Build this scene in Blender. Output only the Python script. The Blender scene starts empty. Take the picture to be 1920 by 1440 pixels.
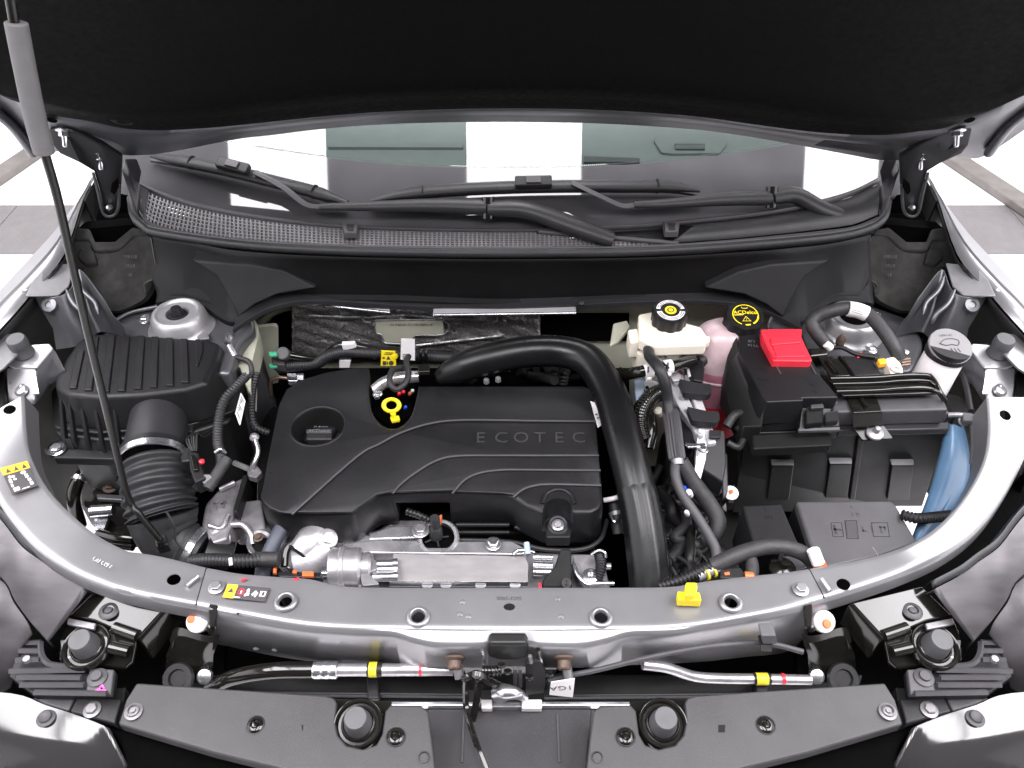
import bpy, bmesh, math, random
from mathutils import Vector as V, Matrix
random.seed(7)
S = bpy.context.scene
COL = S.collection
R = math.radians

# ------------------------------------------------------------------ camera
TH = R(43.0); FPX = 1500.0; CAM = V((0, 0, 1.90))
cd = bpy.data.cameras.new("camera"); cam = bpy.data.objects.new("camera", cd); COL.objects.link(cam)
cam.location = CAM; cam.rotation_euler = (R(90) - TH, 0, 0)
cd.sensor_width = 36; cd.lens = 36 * FPX / 1920; cd.clip_start = .02; cd.clip_end = 100
S.camera = cam
# ------------------------------------------------------------------ light: ceiling strip lamps of the booth, then panels added to brighten bar arms
w = bpy.data.worlds.new("World"); S.world = w; w.use_nodes = True
w.node_tree.nodes["Background"].inputs[0].default_value = (.80, .78, .84, 1)
w.node_tree.nodes["Background"].inputs[1].default_value = .05
def strip(x0, x1, y0, y1, z, L, c=(1, .975, 1)):
    l = bpy.data.lights.new("ceiling_or_added_lamp", 'AREA'); l.shape = 'RECTANGLE'
    l.size = x1 - x0; l.size_y = y1 - y0; l.energy = L * math.pi * l.size * l.size_y; l.color = c
    o = bpy.data.objects.new("ceiling_or_added_lamp", l); COL.objects.link(o)
    o.location = ((x0 + x1) / 2, (y0 + y1) / 2, z)
    return o
strip(-2.02, -1.26, -.8, 3.6, 3.5, 19)
strip(-.30, .46, -.8, 3.6, 3.5, 19)
strip(2.10, 2.78, -.8, 3.6, 3.5, 20)
strip(.95, 2.05, -.8, 1.2, 3.5, 17)  # added panel, unseen in the windscreen, brightens the right bar arm
strip(-2.6, -2.1, -.8, 1.2, 3.5, 17); strip(-1.2, -.75, -.8, 1.2, 3.5, 17)  # two more added panels to whiten the left bar arm
S.view_settings.view_transform = 'Standard'; S.view_settings.look = 'None'
S.view_settings.exposure = 0; S.view_settings.gamma = 1
S.cycles.use_denoising = True
S.cycles.max_bounces = 6; S.cycles.sample_clamp_indirect = 4; S.cycles.caustics_reflective = False; S.cycles.caustics_refractive = False

# ------------------------------------------------------------------ measuring helpers
cT, sT = math.cos(TH), math.sin(TH)
def ray(px, py):
    u = (px - 960) / FPX; v = (720 - py) / FPX
    return V((u, cT + sT * v, -sT + cT * v))
def Z(px, py, z):
    d = ray(px, py); return CAM + d * ((z - CAM.z) / d.z)
def Y(px, py, y):
    d = ray(px, py); return CAM + d * (y / d.y)
def X(px, py, x):
    d = ray(px, py); return CAM + d * (x / d.x)
def PL(px, py, o, n):
    d = ray(px, py); return CAM + d * ((V(o) - CAM).dot(V(n)) / d.dot(V(n)))
def zp(a, z):
    return Z(a[0], a[1], a[2] if len(a) > 2 else z)
def bz(x): return .25 * x * x
def G(px, py, off=0.0):                  # point on the windscreen glass (swept back towards the pillars)
    d = ray(px, py); lo, hi = .5, 4.0
    def f(t):
        p = CAM + d * t
        return p.z - (1.073 + .50 * (p.y - 1.33 - bz(p.x)) + off)
    for _ in range(50):
        m = (lo + hi) / 2
        if f(m) > 0: lo = m
        else: hi = m
    return CAM + d * lo
def mx(pts):                             # mirror a traced outline about the car's centre line
    return [(1915 - p[0],) + tuple(p[1:]) for p in reversed(pts)]
def crs(pts, n=6, closed=False):
    P = [V(p) for p in pts]; out = []; m = len(P)
    rng = range(m) if closed else range(m - 1)
    for i in rng:
        if closed: a, b, c, d = P[i - 1], P[i], P[(i + 1) % m], P[(i + 2) % m]
        else: a = P[i - 1] if i else P[0] * 2 - P[1]; b, c = P[i], P[i + 1]; d = P[i + 2] if i + 2 < m else P[-1] * 2 - P[-2]
        for k in range(n):
            t = k / n
            out.append(.5 * ((2 * b) + (c - a) * t + (2 * a - 5 * b + 4 * c - d) * t * t + (3 * b - a - 3 * c + d) * t ** 3))
    if not closed: out.append(P[-1].copy())
    return out
def rnd(pts, r, n=4):                    # fillet the corners of a polygon
    P = [V(p) for p in pts]; out = []
    for i in range(len(P)):
        a, b, c = P[i - 1], P[i], P[(i + 1) % len(P)]
        e, f = a - b, c - b; q = min(r, e.length * .45, f.length * .45)
        e = b + e.normalized() * q; f = b + f.normalized() * q
        for k in range(n + 1):
            t = k / n; out.append(e * (1 - t) ** 2 + b * 2 * t * (1 - t) + f * t * t)
    return out

# ------------------------------------------------------------------ object helpers
def link(o, parent=None):
    COL.objects.link(o)
    if parent:
        o.parent = parent
        if parent.type == 'EMPTY': o.matrix_parent_inverse = Matrix.Translation(-parent.location)
    return o
def tag(o, label, cat, group=None):
    o["label"] = label; o["category"] = cat
    if group: o["group"] = group
    return o
def thing(name, label, cat, loc, group=None):
    e = bpy.data.objects.new(name, None); e.location = loc; e.empty_display_size = .02
    COL.objects.link(e); return tag(e, label, cat, group)
def mk(name, vs, fs, mat, parent=None, smooth=True, bev=0, seg=2, ang=35, solid=0, off=-1, fix=True):
    me = bpy.data.meshes.new(name); me.from_pydata([tuple(v) for v in vs], [], fs)
    if fix:
        bm = bmesh.new(); bm.from_mesh(me); bmesh.ops.remove_doubles(bm, verts=bm.verts, dist=1e-6)
        bmesh.ops.recalc_face_normals(bm, faces=bm.faces); bm.to_mesh(me); bm.free()
    if smooth:
        me.polygons.foreach_set("use_smooth", [True] * len(me.polygons)); me.set_sharp_from_angle(angle=R(ang))
    me.materials.append(mat)
    o = bpy.data.objects.new(name, me); link(o, parent)
    if solid: m = o.modifiers.new("s", 'SOLIDIFY'); m.thickness = solid; m.offset = off
    if bev:
        m = o.modifiers.new("b", 'BEVEL'); m.width = bev; m.segments = seg; m.limit_method = 'ANGLE'; m.angle_limit = R(ang)
        m.harden_normals = smooth
    return o
def bake(o):
    bpy.context.view_layer.update()
    dg = bpy.context.evaluated_depsgraph_get()
    me = bpy.data.meshes.new_from_object(o.evaluated_get(dg)); o.modifiers.clear(); o.data = me; return o
def cut(o, holes):                       # real drilled holes: (point, radius, depth above/below, axis)
    tmp = []
    for h in holes:
        p, r, dep = h[0], h[1], h[2]; ax = h[3] if len(h) > 3 else V((0, 0, 1)); sy = h[4] if len(h) > 4 else 1
        vs, fs = lathe_geo([(r, -dep), (r, dep)], p, ax, 28)
        if sy != 1: vs = [V((v.x, p.y + (v.y - p.y) * sy, v.z)) for v in vs]
        c = mk("tmp", vs, fs, MAT['black'], None, False); tmp.append(c)
        m = o.modifiers.new("c", 'BOOLEAN'); m.object = c; m.operation = 'DIFFERENCE'; m.solver = 'EXACT'
    bake(o)
    for c in tmp: bpy.data.objects.remove(c)
    o.data.polygons.foreach_set("use_smooth", [True] * len(o.data.polygons)); o.data.set_sharp_from_angle(angle=R(35))
    return o
def slab_geo(top, bot):
    n = len(top); vs = list(top) + list(bot)
    fs = [tuple(range(n)), tuple(range(2 * n - 1, n - 1, -1))] + [(i, i + n, (i + 1) % n + n, (i + 1) % n) for i in range(n)]
    return vs, fs
def prism(name, pts, z, h, mat, parent=None, bev=.003, taper=1.0, r=0, seg=2, shift=(0, 0)):
    if r: 
        zs = any(len(p) > 2 for p in pts)
        q = [(p[0], p[1], (p[2] if len(p) > 2 else z) * 1000) for p in pts]
        q = rnd(q, r); top = [Z(a.x, a.y, a.z / 1000) for a in q]
    else: top = [zp(p, z) for p in pts]
    c = sum(top, V()) / len(top)
    bot = [V((c.x + (p.x - c.x) * taper + shift[0], c.y + (p.y - c.y) * taper + shift[1], p.z - h)) for p in top]
    vs, fs = slab_geo(top, bot)
    return mk(name, vs, fs, mat, parent, bev=bev, seg=seg)
def plate(name, pts, th, mat, parent=None, bev=.001, seg=2):   # 3-D outline + thickness vector
    top = [V(p) for p in pts]; vs, fs = slab_geo(top, [p + V(th) for p in top])
    return mk(name, vs, fs, mat, parent, bev=bev, seg=seg)
def vplate(name, pts, y, th, mat, parent=None, bev=.001, r=0):
    if r: pts = [(a.x, a.y) for a in rnd([(p[0], p[1], 0) for p in pts], r)]
    return plate(name, [Y(p[0], p[1], y) for p in pts], (0, th, 0), mat, parent, bev)
def lathe_geo(prof, c, ax, n=24, cap=True):
    ax = V(ax).normalized(); a = ax.orthogonal().normalized(); b = ax.cross(a); c = V(c); vs = []; fs = []
    for (r, h) in prof:
        for k in range(n):
            t = 2 * math.pi * k / n; vs.append(c + ax * h + (a * math.cos(t) + b * math.sin(t)) * r)
    for i in range(len(prof) - 1):
        for k in range(n):
            fs.append((i * n + k, i * n + (k + 1) % n, (i + 1) * n + (k + 1) % n, (i + 1) * n + k))
    if cap:
        if prof[0][0] > 1e-6: fs.append(tuple(range(n - 1, -1, -1)))
        if prof[-1][0] > 1e-6: m = (len(prof) - 1) * n; fs.append(tuple(range(m, m + n)))
    return vs, fs
def lathe(name, prof, c, mat, parent=None, ax=(0, 0, 1), n=24, cap=True, ang=35, bev=0):
    vs, fs = lathe_geo(prof, c, ax, n, cap); return mk(name, vs, fs, mat, parent, ang=ang, bev=bev)
def tube_geo(P, rad, n=10, cap=True, flat=1.0):
    vs = []; fs = []; m = len(P); nrm = None
    for i, p in enumerate(P):
        t = (P[min(i + 1, m - 1)] - P[max(i - 1, 0)])
        t = t.normalized() if t.length > 1e-9 else V((0, 0, 1))
        if nrm is None: nrm = V((0, 0, 1)) - t * t.z; nrm = nrm.normalized() if nrm.length > .05 else t.orthogonal().normalized()
        else: nrm = (nrm - t * nrm.dot(t)).normalized()
        b = t.cross(nrm); r = rad(i / (m - 1)) if callable(rad) else rad
        for k in range(n):
            a = 2 * math.pi * k / n; vs.append(p + nrm * math.cos(a) * r * flat + b * math.sin(a) * r)
    for i in range(m - 1):
        for k in range(n): fs.append((i * n + k, i * n + (k + 1) % n, (i + 1) * n + (k + 1) % n, (i + 1) * n + k))
    if cap: fs += [tuple(range(n - 1, -1, -1)), tuple(range((m - 1) * n, m * n))]
    return vs, fs
def tube(name, pts, rad, mat, parent=None, n=10, sub=6, ang=50, flat=1.0):
    vs, fs = tube_geo(crs(pts, sub), rad, n, True, flat); return mk(name, vs, fs, mat, parent, ang=ang)
def conduit(name, pts, r, mat, parent=None, pitch=.006, amp=.12, n=10, rf=None):  # corrugated hose
    P = crs(pts, 12); L = [0]
    for i in range(1, len(P)): L.append(L[-1] + (P[i] - P[i - 1]).length)
    tot = L[-1]; m = max(8, int(tot / pitch) * 4); Q = []; j = 0
    for i in range(m + 1):
        s = tot * i / m
        while j < len(L) - 2 and L[j + 1] < s: j += 1
        f = (s - L[j]) / max(1e-9, L[j + 1] - L[j]); Q.append(P[j].lerp(P[j + 1], min(1, f)))
    rr = lambda t: (rf(t) if rf else r) * (1 + amp * (1 if (int(round(t * m)) % 4) in (1, 2) else -1))
    vs, fs = tube_geo(Q, rr, n); return mk(name, vs, fs, mat, parent, ang=75)
def sheet(name, rows, mat, parent=None, solid=.0015, bev=0, ang=35, off=-1, seg=2):
    n = len(rows[0]); vs = [p for r in rows for p in r]; fs = []
    for i in range(len(rows) - 1):
        for k in range(n - 1): fs.append((i * n + k, i * n + k + 1, (i + 1) * n + k + 1, (i + 1) * n + k))
    return mk(name, vs, fs, mat, parent, ang=ang, solid=solid, bev=bev, off=off, seg=seg)
_bolt = {}
def bolt(p, r, mat, parent, ax=(0, 0, 1), name="bolt", h=None, flange=True, torx=False):
    h = h or r * .9; ax = V(ax).normalized(); a = ax.orthogonal().normalized(); b = ax.cross(a); p = V(p); vs = []; fs = []
    if flange:
        vs, fs = lathe_geo([(r * 1.5, 0), (r * 1.55, h * .18), (r * 1.2, h * .34)], p, ax, 18)
    o = len(vs)
    for rr, hh in ((r, h * .3), (r, h * .92), (r * .86, h)):
        for k in range(6):
            t = math.pi / 3 * k + .3; vs.append(p + ax * hh + (a * math.cos(t) + b * math.sin(t)) * rr)
    for i in range(2):
        for k in range(6): fs.append((o + i * 6 + k, o + i * 6 + (k + 1) % 6, o + i * 6 + 6 + (k + 1) % 6, o + i * 6 + 6 + k))
    fs.append(tuple(range(o + 12, o + 18)))
    return mk(name, vs, fs, mat, parent, ang=25)
def rivet(p, r, mat, parent, ax=(0, 0, 1), name="push_rivet"):
    o = lathe(name, [(r, 0), (r, r * .12), (r * .8, r * .3), (r * .55, r * .34), (r * .5, r * .12), (r * .38, r * .12), (r * .34, r * .3), (0.0001, r * .34)], p, mat, parent, ax, 20)
    return o
TEXTS = []
def text(body, o, xd, yd, size, mat, parent, name="lettering", ext=.0002, align='CENTER'):
    c = bpy.data.curves.new(name, 'FONT'); c.body = body; c.size = size; c.extrude = ext; c.align_x = align; c.align_y = 'CENTER'; c.resolution_u = 3
    xd = V(xd).normalized(); n = xd.cross(V(yd)).normalized(); yd = n.cross(xd)
    M4 = Matrix((xd, yd, n)).transposed().to_4x4(); M4.translation = V(o)
    t = bpy.data.objects.new("tmp_text", c); COL.objects.link(t); TEXTS.append((t, M4, name, mat, parent)); return t
def flush_texts():
    bpy.context.view_layer.update(); dg = bpy.context.evaluated_depsgraph_get()
    for t, M4, name, mat, parent in TEXTS:
        me = bpy.data.meshes.new_from_object(t.evaluated_get(dg)); me.transform(M4); me.materials.clear(); me.materials.append(mat); me.name = name
        link(bpy.data.objects.new(name, me), parent)
    for t in TEXTS: bpy.data.objects.remove(t[0])
def marks(name, quad, polys, mat, parent, lift=.0005):   # flat print: polygons in 0..1 sticker coordinates (quad = tl, tr, br, bl)
    a, b, c, d = [V(q) for q in quad]; n = (b - a).cross(d - a).normalized() * -1
    if n.z < 0 and abs(n.z) > .2: n = -n
    vs = []; fs = []
    for pl in polys:
        o = len(vs)
        for (x, y) in pl: vs.append((a.lerp(b, x)).lerp(d.lerp(c, x), y) + n * lift)
        fs.append(tuple(range(o, o + len(pl))))
    return mk(name, vs, fs, mat, parent, smooth=False, fix=False)
def scrawl(p, xd, yd, w_, h, n, mat, parent, name="print"):   # print too small to read: a row of uneven strokes
    xd = V(xd).normalized(); nn = xd.cross(V(yd)).normalized(); yd = nn.cross(xd); vs = []; fs = []; rs_ = random.Random(n * 7 + int(w_ * 9999))
    for i in range(n):
        x0 = (i / n - .5) * w_; q = w_ / n; t = q * rs_.uniform(.18, .3); k = rs_.choice((0, 1, 2))
        bars = [(x0, -h / 2, x0 + t, h / 2)]
        if k: bars.append((x0, rs_.choice((-h / 2, h / 2 - t, -t / 2)), x0 + q * .7, 0)); bars[-1] = (bars[-1][0], bars[-1][1], bars[-1][2], bars[-1][1] + t)
        if k == 2: bars.append((x0 + q * .7 - t, -h / 2 * rs_.choice((0, 1)), x0 + q * .7, h / 2))
        for (a, c, d, e) in bars:
            o = len(vs); vs += [V(p) + xd * X_ + yd * Y_ for X_, Y_ in ((a, c), (d, c), (d, e), (a, e))]; fs.append((o, o + 1, o + 2, o + 3))
    return mk(name, vs, fs, mat, parent, smooth=False, fix=False)
def rc(x0, y0, x1, y1): return [(x0, y0), (x1, y0), (x1, y1), (x0, y1)]
def ell(cx, cy, rx, ry, n=14): return [(cx + rx * math.cos(2 * math.pi * k / n), cy + ry * math.sin(2 * math.pi * k / n)) for k in range(n)]

# ------------------------------------------------------------------ materials
MAT = {}
def mat(key, col, rough=.5, metal=0, ns=60, nv=.12, bump=0, bs=400, coat=0, rv=.12, spec=.5, stretch=None, dust=None):
    if dust is None: dust = .1 if key.startswith(('plastic', 'panel', 'rubber', 'tape')) else 0
    m = bpy.data.materials.new(key); m.use_nodes = True; nt = m.node_tree; N = nt.nodes; L = nt.links
    b = N["Principled BSDF"]; tc = N.new("ShaderNodeTexCoord"); mp = N.new("ShaderNodeMapping"); L.new(tc.outputs["Object"], mp.inputs[0])
    if stretch: mp.inputs["Scale"].default_value = stretch
    n1 = N.new("ShaderNodeTexNoise"); n1.inputs["Scale"].default_value = ns; n1.inputs["Detail"].default_value = 4; L.new(mp.outputs[0], n1.inputs["Vector"])
    r = N.new("ShaderNodeMapRange"); r.inputs[1].default_value = .3; r.inputs[2].default_value = .7
    r.inputs[3].default_value = 1 - nv; r.inputs[4].default_value = 1 + nv; L.new(n1.outputs[0], r.inputs[0])
    mix = N.new("ShaderNodeVectorMath"); mix.operation = 'SCALE'; mix.inputs[0].default_value = col; L.new(r.outputs[0], mix.inputs["Scale"])
    L.new(mix.outputs[0], b.inputs["Base Color"])
    if dust:                                # settled dust: soft patches broken up by fine specks
        d1 = N.new("ShaderNodeTexNoise"); d1.inputs["Scale"].default_value = 9; d1.inputs["Detail"].default_value = 5; L.new(mp.outputs[0], d1.inputs["Vector"])
        d2 = N.new("ShaderNodeTexNoise"); d2.inputs["Scale"].default_value = 420; d2.inputs["Detail"].default_value = 2; L.new(mp.outputs[0], d2.inputs["Vector"])
        e1 = N.new("ShaderNodeMapRange"); e1.inputs[1].default_value = .42; e1.inputs[2].default_value = .72; e1.inputs[3].default_value = .08; L.new(d1.outputs[0], e1.inputs[0])
        e2 = N.new("ShaderNodeMapRange"); e2.inputs[1].default_value = .52; e2.inputs[2].default_value = .74; L.new(d2.outputs[0], e2.inputs[0])
        mu = N.new("ShaderNodeMath"); mu.operation = 'MULTIPLY'; L.new(e1.outputs[0], mu.inputs[0]); L.new(e2.outputs[0], mu.inputs[1])
        m3 = N.new("ShaderNodeMath"); m3.operation = 'MULTIPLY'; m3.inputs[1].default_value = dust; L.new(mu.outputs[0], m3.inputs[0])
        mc = N.new("ShaderNodeMix"); mc.data_type = 'RGBA'; L.new(m3.outputs[0], mc.inputs["Factor"]); L.new(mix.outputs[0], mc.inputs["A"]); mc.inputs["B"].default_value = (.16, .15, .145, 1); L.new(mc.outputs["Result"], b.inputs["Base Color"])
    n2 = N.new("ShaderNodeTexNoise"); n2.inputs["Scale"].default_value = ns * .35; n2.inputs["Detail"].default_value = 3; L.new(mp.outputs[0], n2.inputs["Vector"])
    r2 = N.new("ShaderNodeMapRange"); r2.inputs[1].default_value = .3; r2.inputs[2].default_value = .7
    r2.inputs[3].default_value = max(.02, rough * (1 - rv)); r2.inputs[4].default_value = min(1, rough * (1 + rv)); L.new(n2.outputs[0], r2.inputs[0]); L.new(r2.outputs[0], b.inputs["Roughness"])
    b.inputs["Metallic"].default_value = metal; b.inputs["Specular IOR Level"].default_value = spec
    if coat: b.inputs["Coat Weight"].default_value = coat; b.inputs["Coat Roughness"].default_value = .08
    if bump:
        n3 = N.new("ShaderNodeTexNoise"); n3.inputs["Scale"].default_value = bs; n3.inputs["Detail"].default_value = 2; L.new(mp.outputs[0], n3.inputs["Vector"])
        bp = N.new("ShaderNodeBump"); bp.inputs["Strength"].default_value = bump; bp.inputs["Distance"].default_value = .001; L.new(n3.outputs[0], bp.inputs["Height"]); L.new(bp.outputs[0], b.inputs["Normal"])
    MAT[key] = m; return m
mat('black', (.005, .005, .005), .6, spec=.2)
mat('void', (.002, .002, .002), .95, spec=.02)  # near-black, paints the darkness of deep gaps
mat('plastic', (.0095, .0092, .0103), .42, ns=25, nv=.14, bump=.3, bs=900, spec=.28, rv=.2)
mat('plastic2', (.018, .0175, .0195), .42, ns=25, nv=.12, bump=.3, bs=900, spec=.35)
mat('plastic_grey', (.046, .044, .048), .5, ns=30, nv=.1, bump=.2, bs=800, spec=.4)
mat('panel', (.03, .029, .031), .48, ns=20, nv=.12, bump=.3, bs=900, spec=.4)
mat('cap_grey', (.15, .148, .152), .55, ns=30, nv=.06)
mat('screw', (.15, .145, .15), .42, .5, ns=60)
mat('bumper', (.022, .0215, .022), .09, 0, ns=8, nv=.06, spec=.7)
mat('trim_lit', (.014, .0137, .0147), .55, ns=25, nv=.14, bump=.3, bs=900, spec=.25)  # paler copy of trim paints the light caught by the alcove facets
mat('cast', (.50, .49, .51), .42, .35, ns=50, nv=.15, bump=.15, bs=300)
mat('strut', (.40, .395, .41), .36, .6, ns=40, nv=.1)
mat('trim', (.009, .0088, .0095), .62, ns=25, nv=.14, bump=.3, bs=900, spec=.2)
mat('grille', (.12, .117, .123), .5, ns=30, nv=.1)
mat('plastic_deep', (.0085, .0085, .0085), .42, ns=30, nv=.1, bump=.2, bs=800, spec=.4)
mat('gloss', (.008, .0075, .0065), .12, ns=12, nv=.25, bump=.06, bs=60, rv=.4)
mat('rod', (.008, .008, .007), .3, .3, ns=40)
mat('rubber', (.012, .012, .014), .55, ns=40, nv=.2, bump=.15, bs=300)
mat('tape', (.018, .0175, .019), .6, ns=90, nv=.25, bump=.6, bs=260)
mat('felt', (.0028, .003, .0028), .7, ns=300, nv=.3, bump=.5, bs=1500, spec=.06)
mat('foam', (.018, .0175, .0165), .8, ns=60, nv=.3, bump=.5, bs=500, spec=.2)
mat('grip', (.085, .083, .085), .7, ns=60, nv=.06, bump=.2, bs=600)
mat('stop', (.06, .06, .064), .6, ns=60, nv=.08)
mat('paint', (.25, .247, .258), .31, .62, ns=18, nv=.05)
mat('paint_dk', (.12, .12, .13), .36, .6, ns=18, nv=.12, bump=.05, bs=500)
mat('paint_body', (.045, .044, .045), .36, .4, ns=8, nv=.06, coat=.25)
mat('lens', (.06, .056, .06), .45, .5, ns=10, nv=.35, stretch=(1, 4, 1), bump=.15, bs=18)
mat('alu', (.48, .47, .49), .31, .8, ns=50, nv=.15, bump=.12, bs=300, rv=.3)
mat('alu_dull', (.27, .26, .275), .45, .6, ns=70, nv=.2, bump=.4, bs=350, rv=.2)
mat('brushed', (.19, .18, .183), .48, .5, ns=40, nv=.14, bump=.06, bs=500, stretch=(.6, 1.6, 1))
mat('zinc', (.66, .66, .69), .25, .95, ns=60, nv=.1)
mat('rust', (.085, .055, .042), .6, .3, ns=120, nv=.4)
mat('cream', (.36, .36, .29), .5, ns=14, nv=.12)
mat('cream_dk', (.15, .15, .12), .5, ns=14)
mat('white', (.66, .64, .65), .45, ns=40, nv=.04)
mat('tank', (.78, .73, .62), .4, ns=20, nv=.05)
mat('neck', (.80, .76, .78), .45, ns=20, nv=.03)
mat('pink', (.46, .345, .365), .35, ns=25, nv=.2, bump=.1, bs=200)
mat('pink_deep', (.42, .16, .22), .3, ns=18, nv=.25)
mat('coolant', (.62, .02, .035), .3, ns=20, nv=.1)
mat('red', (.72, .025, .045), .38, ns=30, nv=.06)
mat('orange', (.50, .11, .03), .45, ns=40, nv=.15)
mat('amber', (.95, .42, .02), .5, ns=40, nv=.05)
mat('yellow', (.85, .66, .015), .4, ns=40, nv=.06)
mat('blue', (.07, .135, .225), .35, ns=9, nv=.25)
mat('yellow_dull', (.50, .42, .02), .5, ns=60, nv=.15)
mat('cobalt', (.01, .06, .5), .4)
mat('ltblue', (.27, .33, .42), .45, ns=30, nv=.1)
mat('green', (.05, .36, .20), .45)
mat('copper', (.34, .24, .19), .35, .8, ns=60, nv=.2)
mat('magenta', (.75, .08, .42), .6, ns=200, nv=.3)
mat('sticker', (.045, .042, .045), .5, ns=30, nv=.05)
mat('wall', (.82, .82, .82), .7, ns=3, nv=.03)
mat('rail', (.13, .12, .112), .6, ns=14, nv=.2)
mat('tile_white', (.80, .79, .80), .35, ns=14, nv=.05, bump=.1, bs=40)
mat('dash', (.125, .125, .125), .75, ns=20, nv=.06, bump=.3, bs=500)
mat('frit', (.045, .044, .047), .035, ns=9, nv=.1, spec=.55)
def tile_mat():
    m = mat('tile_grey', (.13, .123, .125), .42, ns=20, nv=.08); nt = m.node_tree; N = nt.nodes; L = nt.links; b = N["Principled BSDF"]
    tc = N.new("ShaderNodeTexCoord"); mp = N.new("ShaderNodeMapping"); mp.inputs["Rotation"].default_value = (0, 0, R(45)); L.new(tc.outputs["Object"], mp.inputs[0])
    br = N.new("ShaderNodeTexBrick"); br.inputs["Scale"].default_value = 26; br.inputs["Mortar Size"].default_value = .12; br.inputs["Brick Width"].default_value = .9; br.inputs["Row Height"].default_value = .45
    L.new(mp.outputs[0], br.inputs["Vector"]); bp = N.new("ShaderNodeBump"); bp.inputs["Strength"].default_value = .8; bp.inputs["Distance"].default_value = .002
    L.new(br.outputs["Fac"], bp.inputs["Height"]); L.new(bp.outputs[0], b.inputs["Normal"])
tile_mat()
def foil_mat():
    m = mat('foil', (.42, .41, .41), .36, .85, ns=320, nv=.55); nt = m.node_tree; N = nt.nodes; L = nt.links; b = N["Principled BSDF"]
    tc = N.new("ShaderNodeTexCoord"); v = N.new("ShaderNodeTexNoise"); v.inputs["Scale"].default_value = 24; v.inputs["Detail"].default_value = 6; v.inputs["Distortion"].default_value = 2.5
    L.new(tc.outputs["Object"], v.inputs["Vector"]); bp = N.new("ShaderNodeBump"); bp.inputs["Strength"].default_value = .6; bp.inputs["Distance"].default_value = .010
    L.new(v.outputs[0], bp.inputs["Height"]); L.new(bp.outputs[0], b.inputs["Normal"])
foil_mat()
def glass_mat():
    m = bpy.data.materials.new("glass"); m.use_nodes = True; nt = m.node_tree; N = nt.nodes; L = nt.links; N.remove(N["Principled BSDF"])
    t = N.new("ShaderNodeBsdfTransparent"); t.inputs[0].default_value = (.70, .79, .76, 1); g = N.new("ShaderNodeBsdfGlossy"); g.inputs["Roughness"].default_value = .01
    f = N.new("ShaderNodeFresnel"); f.inputs[0].default_value = 1.62; x = N.new("ShaderNodeMixShader")
    L.new(f.outputs[0], x.inputs[0]); L.new(t.outputs[0], x.inputs[1]); L.new(g.outputs[0], x.inputs[2]); L.new(x.outputs[0], N["Material Output"].inputs[0]); MAT['glass'] = m
glass_mat()
m_ = MAT
# ================================================================== SETTING
fl = mk("floor", [(-6, -4, 0), (6, -4, 0), (6, 7, 0), (-6, 7, 0)], [(0, 1, 2, 3)], m_['tile_white'], None, False); fl["kind"] = "structure"
tm = {}
for sx in (-1, 1):
    for i in range(4):
        for j in range(6):
            grey = j in (1, 3) if i != 1 else j in (0, 2)
            key = grey
            if key not in tm:
                t = mk("floor_tile", *slab_geo([V((-.198, -.198, .012)), V((.198, -.198, .012)), V((.198, .198, .012)), V((-.198, .198, .012))], [V((-.2, -.2, .001)), V((.2, -.2, .001)), V((.2, .2, .001)), V((-.2, .2, .001))]), m_['tile_grey' if grey else 'tile_white'], fl, False)
                tm[key] = t
            else:
                t = tm[key].copy(); COL.objects.link(t); t.parent = fl
            t.location = (sx * (1.25 + .4 * i), 1.02 + .4 * j + .8, 0)
for sx, side in ((-1, "left"), (1, "right")):
    wl = mk("wall", *slab_geo([V((sx * 3.1, -3, 3.6)), V((sx * 3.1, 6, 3.6)), V((sx * 3.22, 6, 3.6)), V((sx * 3.22, -3, 3.6))], [V((sx * 3.1, -3, 0)), V((sx * 3.1, 6, 0)), V((sx * 3.22, 6, 0)), V((sx * 3.22, -3, 0))]), m_['wall'], None, False); wl["kind"] = "structure"
    if sx < 0: c = [(-2.26, 3.95), (-2.36, 3.95), (-2.86, 2.0), (-2.76, 2.0)]
    else: c = [(2.01, 3.95), (2.12, 3.95), (2.74, 2.0), (2.63, 2.0)]
    rl = mk("floor_rail", *slab_geo([V((p[0], p[1], .05)) for p in c], [V((p[0], p[1], .013)) for p in c]), m_['rail'], None, bev=.006)
    tag(rl, "grey floor rail along the white wall, seen past the %s wing" % ("prop rod and left" if sx < 0 else "washer filler and right"), "rail")
wl = mk("wall", *slab_geo([V((-3.2, 5.8, 3.6)), V((3.2, 5.8, 3.6)), V((3.2, 5.9, 3.6)), V((-3.2, 5.9, 3.6))], [V((-3.2, 5.8, 0)), V((3.2, 5.8, 0)), V((3.2, 5.9, 0)), V((-3.2, 5.9, 0))]), m_['wall'], None, False); wl["kind"] = "structure"

# ================================================================== CAR BODY
body = thing("car_body", "grey metallic car body shell with wings, strut towers and bulkhead around the open engine bay", "car body", (0, 1.1, 0))
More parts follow.
